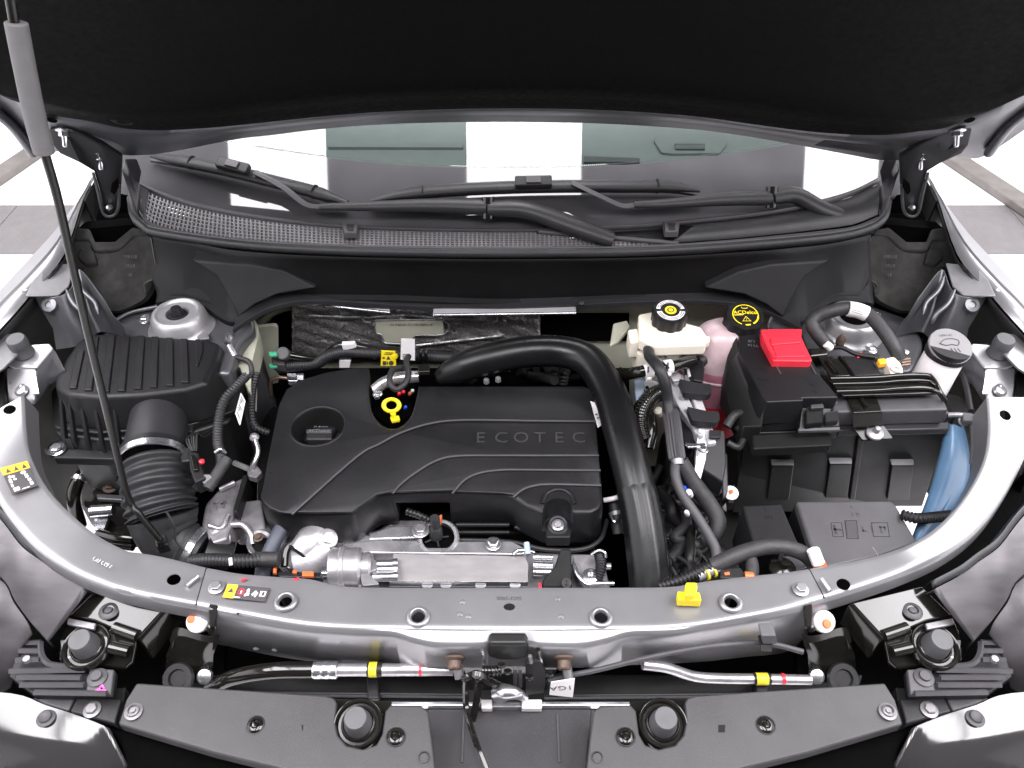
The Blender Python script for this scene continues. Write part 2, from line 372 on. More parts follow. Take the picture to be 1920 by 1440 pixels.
# bay floor and deep sides
mk("bay_floor", *slab_geo([V((-.8, .45, .36)), V((.8, .45, .36)), V((.8, 1.5, .36)), V((-.8, 1.5, .36))], [V((-.8, .45, .33)), V((.8, .45, .33)), V((.8, 1.5, .33)), V((-.8, 1.5, .33))]), m_['void'], body, False)
def wing(mir):
    M = (lambda p: mx(p)[::-1]) if mir else (lambda p: p)
    # outer skin: flange along the bonnet edge, falling away outside
    out = [(172, 333, 1.07), (150, 372, 1.065), (102, 436, 1.06), (50, 492, 1.05), (0, 546, 1.04), (-60, 612, 1.025), (-120, 680, 1.01)]
    mid = [(174, 334, 1.068), (152, 373, 1.063), (108, 458, 1.058), (50, 526, 1.046), (8, 568, 1.036), (-40, 622, 1.021), (-100, 692, 1.006)]
    inn = [(177, 335, 1.066), (156, 375, 1.06), (120, 478, 1.054), (66, 543, 1.042), (28, 588, 1.032), (-10, 630, 1.017), (-70, 702, 1.0)]
    o = crs([zp(p, 1) for p in M(out)], 4); a = crs([zp(p, 1) for p in M(mid)], 4); c = crs([zp(p, 1) for p in M(inn)], 4)
    sx = 1 if mir else -1
    f2 = [p + V((sx * .008, 0, -.02)) for p in o]; f3 = [p + V((sx * .05, 0, -.20)) for p in o]; f4 = [p + V((sx * .07, 0, -.6)) for p in o]
    st = [a[i].lerp(o[i], .12) + V((0, 0, .003)) for i in range(len(a))]
    sheet("wing", [f4, f3, f2, o, st, a, c], m_['paint'], body, .0012, ang=25)
    dn = [p + V((sx * .03, 0, -.06)) for p in c]; d2 = [p + V((sx * .12, 0, -.6)) for p in c]
    sheet("inner_wing", [[p - V((0, 0, .004)) for p in c], dn, d2], m_['plastic_deep'], body)
    # near-black plates paint the shade in the hollow beside the hinge
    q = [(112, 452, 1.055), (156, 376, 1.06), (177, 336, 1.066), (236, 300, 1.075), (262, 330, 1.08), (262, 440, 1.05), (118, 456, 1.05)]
    qq = [zp(p, 1) - V((0, 0, .10)) + V((0, .07, 0)) for p in M(q)]; plate("hinge_hollow_shade", qq, (0, .01, -.02), m_['void'], body)
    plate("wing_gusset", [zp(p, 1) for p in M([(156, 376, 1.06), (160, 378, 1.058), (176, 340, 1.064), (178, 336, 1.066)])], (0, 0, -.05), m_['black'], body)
    plate("hinge_hollow_shade", [Y(p[0], p[1], 1.56) for p in M([(160, 380), (179, 338), (240, 300), (265, 330), (265, 440), (114, 456)])], (0, .01, 0), m_['void'], body)
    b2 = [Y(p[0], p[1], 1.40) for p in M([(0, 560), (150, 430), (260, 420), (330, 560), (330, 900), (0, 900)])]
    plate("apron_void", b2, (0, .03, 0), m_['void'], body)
wing(False); wing(True)
def apron(mir):
    M = (lambda p: mx(p)[::-1]) if mir else (lambda p: p)
    # bracket plate on the wing rail, in paler metal painting its glare
    pl = [(88, 497, 1.05), (141, 493, 1.03), (128, 536, 1.03), (108, 553, 1.03), (48, 554, 1.052), (62, 525, 1.053)]
    o = prism("rail_bracket", M(pl), 1.036, .004, m_['strut'], body, bev=.0012)
    bolt(Z(*(M([(98, 514)])[0]), 1.036), .008, m_['paint'], o)
    for q in ((72, 528), (50, 550)):
        g = M([q])[0]; lathe("weld_tab", [(.009, 0), (.006, .009), (.001, .011)], Z(g[0], g[1], 1.035), m_['paint'], o, n=10)
    # ribbed side wall dropping from the bracket
    rows = []
    for (pts, z) in (([(66, 556), (108, 556), (132, 540), (150, 505), (195, 560)], 1.03), ([(82, 585), (118, 590), (142, 575), (160, 545), (212, 590)], 1.0), ([(100, 615), (130, 618), (152, 610), (172, 585), (230, 610)], .97), ([(106, 655), (140, 650), (165, 640), (190, 622), (240, 630)], .935)):
        rows.append(crs([Z(p[0], p[1], z) for p in M(pts)], 5))
    o = sheet("apron_panel", rows, m_['paint_dk'], body, .002, bev=.002)
    for ribp in ([(148, 520, 1.028), (160, 548, 1.012), (182, 570, .998), (188, 592, .985)], [(128, 545, 1.026), (142, 572, 1.01), (164, 592, .995), (172, 610, .98)]):
        tube("rib", [zp(p, 1) + V((0, -.004, .006)) for p in M(ribp)], lambda t: .0045 * min(1, 5 * t + .3, 5 * (1 - t) + .3), m_['paint_dk'], o, 8)
    g = M([(93, 572)])[0]; lathe("plug", [(.014, 0), (.013, .003), (.006, .0045), (.005, .002), (.0001, .002)], Z(g[0], g[1], 1.019), m_['paint_dk'], o, ax=(0, -.6, .8))
    # strut tower plate
    tp = [(180, 640), (205, 598), (330, 552), (420, 566), (470, 585), (478, 612), (452, 640), (430, 700), (200, 700)]
    o = prism("strut_tower", M(tp), .925, .25, m_['paint_dk'], body, bev=.01, r=14)
    return o
tl = apron(False); tr = apron(True)
def tower(cx, cy, par, capped):
    c = Z(cx, cy, .926); s = .052
    lathe("strut_cup", [(s * 1.22, -.002), (s * 1.16, .003), (s * 1.06, .006), (s * 1.03, .012), (s * .98, .026), (s * .90, .034), (s * .80, .037), (s * .74, .0365), (s * .71, .033), (s * .66, .032), (s * .42, .032), (s * .38, .024), (.0005, .022)], c, m_['strut'], par, n=48, cap=False, ang=60)
    if capped:
        lathe("strut_nut", [(.019, .026), (.018, .030), (.012, .031), (.011, .040), (.009, .045), (.001, .046)], c, m_['plastic'], par, n=24)
    else:
        lathe("strut_recess", [(.026, .030), (.026, .0335), (.001, .0337)], c, m_['void'], par, n=24)
    for k in range(3):
        a = R((40, 160, 285)[k]); bolt(c + V((math.cos(a) * .082, math.sin(a) * .06, 0)), .009, m_['zinc'], par)
tower(341, 612, tl, True); tower(1592, 618, tr, False)
for (q, mm) in (((1497, 588), 'rust'), ((1644, 628), 'rust'), ((1540, 578), 'rust')):
    bolt(Z(q[0], q[1], .928), .008, m_[mm], tr)
prism("weld_nut_plate", [(370, 630), (388, 618), (392, 634), (375, 636)], .935, .004, m_['alu_dull'], tl, bev=.001)
# body panel edge beads on the left tower
tube("seam_bead", [Z(205, 610, .93), Z(240, 588, .932), Z(300, 574, .935)], .004, m_['paint_dk'], tl, 8)
for mir in (0, 1):
    q = [(-150, 740), (0, 860), (60, 965), (170, 1055), (320, 1115), (420, 1150), (420, 1330), (330, 1400), (180, 1560), (-260, 1560), (-300, 900)]
    if mir: q = mx(q)
    prism("front_gap_shade", q, .69, .03, m_['void'], body, bev=0)  # near-black slab paints the dark gap below the lamps, hiding the floor
# bulkhead (cream paint) with dark opening
vplate("bulkhead", [(300, 560), (1620, 560), (1620, 1000), (300, 1000)], 1.345, .01, m_['cream'], body)
vplate("bulkhead_opening", [(497, 620), (510, 597), (540, 585), (592, 580), (600, 675), (540, 680), (497, 668)], 1.338, .006, m_['void'], body, r=14)
tube("bulkhead_bead", [Y(478, 640, 1.34), Y(488, 606, 1.34), Y(515, 586, 1.34), Y(545, 577, 1.34)], .006, m_['cream'], body, 8)
vplate("bulkhead_painted_shadow", [(1015, 590), (1180, 590), (1180, 640), (1015, 640)], 1.335, .006, m_['void'], body)  # near-black plate painting a shadow on the bulkhead
vplate("side_panel", [(425, 620), (520, 610), (522, 800), (470, 830), (440, 760)], 1.29, .01, m_['cream'], body, r=10)
prism("bulkhead_flange", [(428, 606), (450, 592), (480, 600), (486, 625), (472, 680), (470, 740), (452, 700), (436, 660)], .90, .05, m_['cream'], body, bev=.006, r=8)

# ------------------------------------------------------------------ upper tie bar
tie = thing("radiator_tie_bar", "curved grey metallic radiator support bar sweeping across the front of the bay", "support bar", (0, .64, .72))
ST = [((45, 740), (-60, 800), 1.0), ((48, 800), (-40, 870), .985), ((56, 852), (-10, 925), .97), ((86, 912), (25, 977), .952), ((130, 961), (72, 1028), .935), ((180, 1002), (140, 1071), .918),
      ((234, 1031), (205, 1098), .90), ((262, 1036), (250, 1110), .892), ((307, 1044), (290, 1119), .885), ((388, 1064), (368, 1134), .872), ((450, 1075), (435, 1148), .866), ((520, 1081), (515, 1162), .862), ((580, 1085), (580, 1172), .858), ((640, 1098), (650, 1177), .856),
      ((735, 1101), (735, 1179), .855), ((955, 1101), (955, 1181), .855), ((1180, 1101), (1180, 1180), .855), ((1262, 1099), (1258, 1177), .856), ((1320, 1090), (1322, 1170), .858), ((1400, 1080), (1395, 1157), .863), ((1470, 1073), (1470, 1142), .868), ((1516, 1066), (1545, 1121), .873), ((1600, 1052), (1625, 1096), .885), ((1670, 1034), (1700, 1069), .898), ((1725, 1010), (1770, 1037), .918), ((1775, 971), (1832, 992), .935), ((1815, 922), (1880, 932), .955), ((1845, 860), (1917, 862), .972), ((1853, 800), (1947, 800), .985), ((1850, 745), (1965, 745), 1.0)]
def bar_piece(name, i0, i1, dz=0, flange=.075):
    S_ = ST[i0:i1 + 1]
    I = crs([Z(s[0][0], s[0][1], s[2] + dz) for s in S_], 5); O = crs([Z(s[1][0], s[1][1], s[2] + dz) for s in S_], 5)
    Nn = [(O[k] - I[k]).normalized() for k in range(len(I))]
    K = range(len(I)); D = lambda z: V((0, 0, z))
    rows = [[I[k] + D(-.045) - Nn[k] * .006 for k in K], [I[k] + D(-.006) - Nn[k] * .001 for k in K], [I[k] + D(-.0015) for k in K], [I[k] + Nn[k] * .003 for k in K], [I[k] + Nn[k] * .007 for k in K]]
    for t in (.33, .66): rows.append([I[k].lerp(O[k], t) for k in K])
    rows += [[O[k] - Nn[k] * .011 for k in K], [O[k] - Nn[k] * .006 for k in K], [O[k] - Nn[k] * .002 + D(-.001) for k in K], [O[k] + Nn[k] * .002 + D(-.0045) for k in K], [O[k] + Nn[k] * .0035 + D(-.010) for k in K], [O[k] + Nn[k] * .004 + D(-flange) for k in K]]
    return sheet(name, rows, m_['paint'], tie, .0016, ang=80, off=-1)
cp = bar_piece("centre_panel", 9, 21, .0022, .075)
la = bar_piece("side_arm", 0, 9, 0, .034); ra = bar_piece("side_arm", 21, 29, 0, .034)
for k in (9, 21): tube("seam_gap", [Z(ST[k][0][0], ST[k][0][1], ST[k][2] + .0006), Z(ST[k][1][0], ST[k][1][1], ST[k][2] + .0006)], .0014, m_['black'], tie, 6, 2)
for o in (cp, la, ra): bake(o)
H = lambda x, y, z, r, sy=1: (Z(x, y, z), r, .03, V((0, 0, 1)), sy)
HP = [(535, 1127, .865, .0095), (784, 1156, .858, .010), (1127, 1157, .858, .010), (1371, 1129, .865, .0095)]
cut(cp, [H(*h) for h in HP] + [H(955, 1138, .857, .0085, .7)])
cut(la, [H(326, 1087, .880, .0095), H(24, 778, .985, .009)]); cut(ra, [H(1583, 1092, .884, .0095), H(1882, 783, .985, .009)])
for h in HP:
    lathe("hole_rim", [(.0102, -.006), (.0104, .0015), (.0125, .0032), (.016, .0014), (.0175, -.001)], Z(h[0], h[1], h[2] + .002), m_['paint'], tie, n=28, cap=False, ang=70)
# front shelf and face below the bar
sh = [(390, 1140, .871), (500, 1164, .861), (580, 1176, .857), (660, 1181, .855), (735, 1184, .855), (775, 1196, .852), (820, 1206, .848), (900, 1207, .847), (925, 1203, .8475), (990, 1203, .8475), (1015, 1207, .847), (1090, 1207, .848), (1140, 1196, .852), (1182, 1184, .855), (1262, 1181, .856), (1330, 1172, .858), (1400, 1160, .863), (1480, 1144, .869), (1520, 1134, .872)]
top = [(391, 1135, .8725), (500, 1159, .8635), (580, 1172, .859), (660, 1177, .857), (735, 1179, .8563), (775, 1179.5, .8562), (820, 1180, .8562), (900, 1181, .856), (925, 1181, .856), (990, 1181, .856), (1015, 1181, .856), (1090, 1180, .8562), (1140, 1180, .8562), (1182, 1179.5, .8562), (1262, 1177, .857), (1330, 1169, .860), (1400, 1156, .8655), (1480, 1140, .871), (1520, 1129, .875)]
lowpy = [1205, 1228, 1240, 1246, 1247, 1249, 1251, 1252, 1250, 1250, 1252, 1252, 1250, 1247, 1244, 1240, 1232, 1222, 1190]
a = crs([zp(p, 0) for p in top], 6); b = crs([zp(p, 0) for p in sh], 6)
c1 = [p + V((0, -.003, -.006)) for p in b]; low = crs([Y(sh[i][0] + (955 - sh[i][0]) * .01, lowpy[i], zp(sh[i], 0).y - .006) for i in range(len(sh))], 6)
sheet("front_face", [a, [a[k].lerp(b[k], .15) for k in range(len(a))], [a[k].lerp(b[k], .85) for k in range(len(a))], b, c1, [c1[k].lerp(low[k], .1) for k in range(len(a))], low, [p + V((0, .03, -.008)) for p in low]], m_['paint'], tie, .0016, ang=80)
for q in ((867, 1128), (1046, 1122), (878, 1155), (862, 1151), (1052, 1155)):
    lathe("weld_spot", [(.0045, -.001), (.003, .0006), (.0001, .0011)], Z(q[0], q[1], .8585), m_['paint'], tie, n=10)
for (x, y, z, mm) in ((406, 1101, .874, 'paint'), (1501, 1105, .875, 'paint')):
    bolt(Z(x, y, z), .008, m_[mm], tie)
for (p0, p1) in (((350, 1098, .8805), (372, 1080, .8805)), ((1540, 1085, .8835), (1556, 1108, .8815))):
    tube("raised_tab", [zp(p0, 0), zp(p1, 0)], .0038, m_['paint'], tie, 8)
for x in (480, 515, 560, 600, 660, 720): lathe("weld_spot", [(.005, -.001), (.003, .0006), (.0001, .0011)], Y(x, 1218 + (x - 480) * .07, .605), m_['paint'], tie, (0, -1, 0), n=10)
text("8011-1502", Z(955, 1122, .8595), (1, 0, 0), (0, 1, 0), .0085, m_['zinc'], tie)  # bright metal colour paints the glints on the stamped number
scrawl(Z(188, 1053, .9135), (Z(210, 1063, .91) - Z(165, 1041, .91)), (0, 1, 0), .05, .006, 9, m_['strut'], la)

# ------------------------------------------------------------------ bulkhead trim, seal, cowl
trim = thing("plenum_trim", "black moulded plastic trim across the bulkhead below the scuttle seal", "trim panel", (0, 1.3, .92))
SEAL = [(246, 372, 1.085), (252, 405, 1.08), (270, 425, 1.07), (300, 438, 1.064), (450, 459, 1.06), (600, 469, 1.058), (800, 474, 1.058), (955, 475, 1.058), (1200, 472, 1.058), (1400, 460, 1.06), (1560, 445, 1.064), (1625, 430, 1.07), (1655, 410, 1.08), (1664, 378, 1.09)]
LIP = [(270, 590, .955), (330, 552, .965), (440, 602, .945), (470, 582, .948), (520, 558, .95), (600, 549, .945), (800, 560, .925), (955, 563, .922), (1150, 553, .932), (1250, 549, .94), (1330, 549, .945), (1420, 562, .945), (1500, 600, .945), (1580, 556, .965), (1645, 592, .955)]
s_ = [zp(p, 0) for p in SEAL[3:11]]
topr = crs([zp(p, 0) for p in [(285, 440, 1.06), (370, 456, 1.056), (450, 470, 1.052), (600, 480, 1.05), (800, 485, 1.05), (955, 486, 1.05), (1200, 483, 1.05), (1400, 472, 1.052), (1490, 464, 1.056), (1560, 456, 1.06), (1632, 440, 1.06)]], 8)
botr = crs([zp(p, 0) for p in [(295, 556, .966), (370, 556, .958), (442, 594, .938), (520, 556, .948), (720, 553, .938), (955, 560, .924), (1200, 552, .936), (1400, 556, .944), (1490, 594, .940), (1560, 556, .96), (1636, 558, .966)]], 8)
midr = [topr[k].lerp(botr[k], .45) + V((0, .008, 0)) for k in range(len(topr))]
sheet("panel", [topr, [topr[k].lerp(botr[k], .12) + V((0, .006, 0)) for k in range(len(topr))], midr, botr, [p + V((0, -.012, -.004)) for p in botr], [p + V((0, -.012, -.014)) for p in botr]], m_['trim'], trim, .002, ang=40)
for mir in (0, 1):
    q = [(358, 488, 1.262), (470, 497, 1.262), (530, 510, 1.264), (594, 541, 1.268), (520, 553, 1.25), (478, 572, 1.228), (446, 598, 1.21), (432, 562, 1.216), (405, 518, 1.24)]
    if mir: q = mx(q)
    plate("alcove_step", [Y(*p) for p in q], (0, .04, 0), m_['trim_lit'], trim, .005, 3)
    q = [(300, 470, 1.03), (352, 500, 1.0), (418, 575, .95), (345, 553, .965), (300, 556, .966), (282, 520, 1.0)]
    if mir: q = mx(q)
    prism("corner_panel", q, 1, .03, m_['trim'], trim, bev=.005)
lip = crs([zp((p[0], p[1] + 4, p[2]), 0) for p in LIP[2:13]], 8)
sheet("lower_lip", [[p + V((0, .012, .004)) for p in lip], lip, [p + V((0, -.016, -.002)) for p in lip], [p + V((0, -.017, -.012)) for p in lip]], m_['plastic2'], trim, .002, ang=40, bev=.0015)
for x, y in ((545, 562), (1090, 568), (1318, 556)):
    lathe("clip", [(.007, 0), (.006, .004), (.003, .005), (.0001, .005)], Z(x, y, .936), m_['plastic'], trim, (0, -.5, .85), 12)
lp = thing("bulkhead_lip", "bright unpainted metal edge strips along the lower lip of the black plenum trim", "metal strip", Z(845, 580, .915))
for a_, b_ in (((610, 560, .93), (731, 573, .921)), ((731, 573, .921), (812, 575, .918)), ((812, 578, .918), (1080, 574, .922))):
    k = 13 if a_[0] != 731 else 5
    plate("strip", [Z(a_[0], a_[1], a_[2]), Z(b_[0], b_[1], b_[2]), Z(b_[0], b_[1] + k, b_[2] - .008), Z(a_[0], a_[1] + k, a_[2] - .008)], (0, .004, -.003), m_['paint' if k == 13 else 'paint_dk'], lp, .0012)
    if k == 13: tube("rolled_edge", [Z(a_[0], a_[1] + k, a_[2] - .007), Z(b_[0], b_[1] + k, b_[2] - .007)], .003, m_['zinc'], lp, 8)
seal = tube("scuttle_seal", [zp(p, 0) for p in SEAL], .0085, m_['rubber'], None, 10, 8); tag(seal, "thin black rubber seal curving along the front edge of the scuttle panel", "seal")
tube("seal_bead", [zp((p[0], p[1] - 3, p[2]), 0) + V((0, 0, .007)) for p in SEAL], .0032, m_['plastic_grey'], seal, 8, 8)

cowl = thing("windscreen_cowl", "black plastic scuttle panel with square mesh air intake under the windscreen", "cowl panel", (0, 1.36, 1.05))
UP = [(262, 345, 1.09), (300, 362, 1.088), (360, 382, 1.085), (440, 400, 1.081), (540, 415, 1.077), (650, 425, 1.0745), (780, 430, 1.0735), (900, 432, 1.073), (1000, 432, 1.073), (1120, 428, 1.0735), (1240, 420, 1.075), (1360, 408, 1.078), (1450, 396, 1.081), (1540, 378, 1.085), (1600, 360, 1.088), (1650, 335, 1.09)]
LO = [(262, 400, 1.078), (284, 425, 1.069), (350, 441, 1.064), (440, 454, 1.0605), (540, 461, 1.059), (650, 466, 1.0582), (780, 468, 1.058), (900, 469, 1.058), (1000, 469, 1.058), (1120, 468, 1.058), (1240, 465, 1.0585), (1360, 457, 1.0595), (1450, 449, 1.061), (1540, 440, 1.064), (1600, 432, 1.068), (1645, 415, 1.078)]
U = crs([zp(p, 0) for p in UP], 12); L_ = crs([zp(p, 0) for p in LO], 12)
def cpt(s, t):                            # s along 0..1, t from upper edge 0 to lower edge 1
    i = s * (len(U) - 1); k = min(int(i), len(U) - 2); f = i - k
    return U[k].lerp(U[k + 1], f).lerp(L_[k].lerp(L_[k + 1], f), t)
n_ = len(U); sG = 9.6 / 15                # grille runs from the left end to the sloping edge by the wiper pivot
def row(t, dz, s0=0, s1=1, n=90): return [cpt(s0 + (s1 - s0) * i / n, t) + V((0, 0, dz)) for i in range(n + 1)]
sheet("upper_rim", [row(-.02, .004), row(.06, .005), row(.115, .001)], m_['plastic_grey'], cowl, .002, ang=30)
sheet("lower_rim", [row(.905, .001), row(.95, .005), row(1.04, .004), row(1.06, -.02)], m_['plastic_grey'], cowl, .002, ang=30)
sheet("cover_panel", [row(.12, .001, .685), row(.3, .006, .70), row(.88, .004, .675)], m_['plastic2'], cowl, .002, ang=30)
sheet("wiper_recess", [row(.12, -.004, .55, .70, 20), row(.5, -.010, .62, .69, 20), row(.9, -.006, .63, .68, 20)], m_['plastic'], cowl, .002)
sheet("end_panel", [row(.08, .003, 0, .035, 8), row(.5, .003, 0, .035, 8), row(.95, .003, 0, .035, 8)], m_['plastic2'], cowl, .002)
sheet("plenum_floor", [row(.05, -.035), row(1.0, -.03)], m_['void'], cowl, .002)
vs, fs = [], []
def bar(p, q, wd, hh):
    d = (q - p).normalized(); s = d.cross(V((0, 0, 1))).normalized() * wd; o = len(vs)
    for e in (p, q):
        for (sx, sz) in ((-1, 0), (1, 0), (1, -1), (-1, -1)): vs.append(e + s * sx + V((0, 0, hh * sz)))
    for k in range(4): fs.append((o + k, o + (k + 1) % 4, o + 4 + (k + 1) % 4, o + 4 + k))
NX = 120
XT = [(cpt(i / 400, .5).x, i / 400) for i in range(401)]
def s_at(f):
    x0, x1 = cpt(.034, .5).x, cpt(sG + .035, .5).x; x = x0 + (x1 - x0) * f
    for k in range(400):
        if XT[k][0] <= x <= XT[k + 1][0]: return XT[k][1] + (x - XT[k][0]) / (XT[k + 1][0] - XT[k][0]) / 400
    return sG
sM = lambda t: sG - .105 + .14 * max(0, (t - .12) / .8)      # slanted right end
for j in range(8):
    t = .10 + .81 * j / 7; P = [cpt(.034 + (sM(t) - .034) * i / 60, t) for i in range(61)]
    for i in range(60): bar(P[i], P[i + 1], .0014, .006)
for i in range(NX + 1):
    s = s_at(i / NX)
    t0 = .10
    if s > sM(.14): t0 = .12 + (s - sG + .105) / .14 * .8
    if t0 < .90: bar(cpt(s, t0), cpt(s, .91), .0017, .006)
gm = mk("grille_mesh", vs, fs, m_['grille'], cowl, False, fix=False); gm["kind"] = "stuff"
bar_e = [cpt(sM(.12) + .004, .12), cpt(sM(.9) + .012, .9)]
tube("grille_end_rim", [p + V((0, 0, .002)) for p in bar_e], .005, m_['plastic_grey'], cowl, 8)
for (x, y) in ((655, 424), (1258, 422)):
    o = prism("bonnet_buffer", [(x - 14, y - 8), (x + 16, y - 8), (x + 13, y + 12), (x - 10, y + 12)], 1.083, .012, m_['plastic_grey'], cowl, bev=.002, taper=1.15)
    prism("buffer_slot", [(x - 6, y - 4), (x + 9, y - 4), (x + 8, y + 8), (x - 3, y + 8)], 1.0845, .006, m_['plastic'], o, bev=.001)
for x in (830, 985): prism("tab", [(x - 7, 462), (x + 7, 462), (x + 7, 467), (x - 7, 467)], 1.066, .004, m_['plastic_grey'], cowl, bev=.0006)
# black foam blocks closing the corners by the hinges
def foamb(mir, label):
    M = (lambda p: mx(p)[::-1]) if mir else (lambda p: p)
    e = thing("foam_block", label, "foam block", Z(*(M([(210, 520)])[0]), .95), "foam sealing blocks under the hinges")
    tp = [(102, 432, 1.035), (130, 424, 1.037), (168, 428, 1.035), (178, 452, 1.02), (215, 452, 1.022), (248, 425, 1.04), (272, 428, 1.045), (278, 440, 1.035), (250, 442, 1.03), (222, 468, 1.012), (176, 470, 1.01), (165, 448, 1.025), (112, 450, 1.03)]
    prism("top_edge", M(tp), 1.0, .03, m_['foam'], e, bev=.004)
    r1 = crs([zp(p, 0) for p in M([(106, 452, 1.028), (140, 450, 1.025), (166, 452, 1.02), (178, 474, 1.006), (222, 471, 1.008), (252, 446, 1.028), (280, 442, 1.032)])], 5)
    r2 = crs([zp(p, 0) for p in M([(108, 488, 1.0), (140, 492, .998), (160, 500, .99), (182, 505, .985), (224, 505, .985), (258, 490, .99), (292, 516, .985)])], 5)
    r3 = crs([zp(p, 0) for p in M([(150, 505, .99), (160, 530, .975), (178, 560, .958), (196, 578, .95), (224, 582, .945), (262, 566, .948), (276, 552, .955)])], 5)
    sheet("side", [r1, r2, r3], m_['foam'], e, .012, bev=.003, off=1)
    g = M([(168, 460)])[0]; g2 = M([(182, 488)])[0]
    prism("step", M([(150, 462, 1.022), (176, 470, 1.012), (182, 492, .998), (160, 496, .996), (144, 480, 1.01)]), 1, .02, m_['foam'], e, bev=.004)
    tube("edge_bead", [zp(p, 0) for p in M([(284, 446, 1.03), (294, 505, .99), (298, 518, .983), (272, 532, .975), (272, 550, .96)])], .0028, m_['plastic_deep'], e, 6, 4)
    for i in range(3):
        g = M([(250, 478 + i * 17)])[0]; scrawl(Z(g[0], g[1], 1.004 - i * .013) + V((0, -.012, .004)), (1, 0, 0), (0, .5, .85), (.026, .018, .01)[i], .006, (7, 5, 3)[i], m_['plastic_grey'], e)
foamb(0, "black foam block below the left hinge, behind the air filter box"); foamb(1, "black foam block below the right hinge, behind the washer filler neck")

# ------------------------------------------------------------------ windscreen and dashboard
ws = thing("windscreen", "raked windscreen with glossy dark lower band reflecting white ceiling lights", "windscreen", (0, 1.33, 1.07))
def grid(py0, py1, off, nx=40, ny=8, x0=230, x1=1685):
    rows = []
    for j in range(ny + 1):
        rows.append([])
        for i in range(nx + 1):
            x = x0 + (x1 - x0) * i / nx; rows[-1].append((x, j / ny))
    return rows
def gp(x, s, off=0): 
    y = 1.33 + bz(x) + s; return V((x, y, 1.073 + .50 * s + off - .02 * (x / .75) ** 4 * 0))
xs = [-.86 + 1.72 * i / 60 for i in range(61)]
def sf(x): return .118 + .10 * (x / .75) ** 2 * 0.2
sheet("glass", [[gp(x, sf(x) + (.62 - sf(x)) * j / 10) for x in xs] for j in range(11)], m_['glass'], ws, 0)
sheet("frit_band", [[gp(x, -.02 + (sf(x) + .02) * j / 6) for x in xs] for j in range(7)], m_['frit'], ws, 0)
vs2, fs2 = [], []
for i in range(420):
    x = -.85 + 1.7 * i / 419; c = gp(x, sf(x) + .0035, .0006); o = len(vs2)
    for k in range(6): a = math.pi / 3 * k; vs2.append(c + V((math.cos(a) * .0014, math.sin(a) * .0014, math.sin(a) * .0007)))
    fs2.append(tuple(range(o, o + 6)))
fd = mk("frit_dots", vs2, fs2, m_['frit'], ws, False, fix=False); fd["kind"] = "stuff"
for mir in (0, 1):
    M = (lambda p: mx(p)[::-1]) if mir else (lambda p: p)
    q = [(232, 296, 1.16), (258, 296, 1.16), (250, 325, 1.115), (262, 345, 1.098), (256, 400, 1.085), (246, 372, 1.09), (228, 320, 1.12)]
    prism("pillar_trim", M(q), 1, .03, m_['plastic_grey'], ws, bev=.004)
dash = thing("dashboard", "light grey dashboard top seen through the windscreen glass", "dashboard", (0, 1.62, .8))
sheet("dash_top", [[V((x, 1.40 + bz(x) * .9 + .62 * j / 8, 1.02 - .0 * j + .02 * math.sin(j / 8 * 3.1))) for x in xs] for j in range(9)], m_['dash'], dash, .02)
prism("airbag_panel", [(1225, 262), (1240, 285), (1262, 287), (1350, 286), (1364, 268), (1362, 250), (1235, 250)], 1.046, .010, m_['dash'], dash, bev=.002, r=5)
prism("air_vent", [(1265, 268), (1322, 268), (1322, 279), (1268, 279)], 1.05, .01, m_['plastic_grey'], dash, bev=.001)
for k in range(4): prism("vent_slat", [(1266, 269 + 2.6 * k), (1321, 269 + 2.6 * k), (1321, 270.2 + 2.6 * k), (1266, 270.2 + 2.6 * k)], 1.052, .003, m_['dash'], dash, bev=0)
prism("defroster_slot", [(615, 268), (868, 268), (868, 276), (615, 275)], 1.047, .008, m_['dash'], dash, bev=.001)
prism("defroster_slot", [(1095, 292), (1200, 296), (1200, 303), (1095, 303)], 1.046, .008, m_['plastic_grey'], dash, bev=.001)

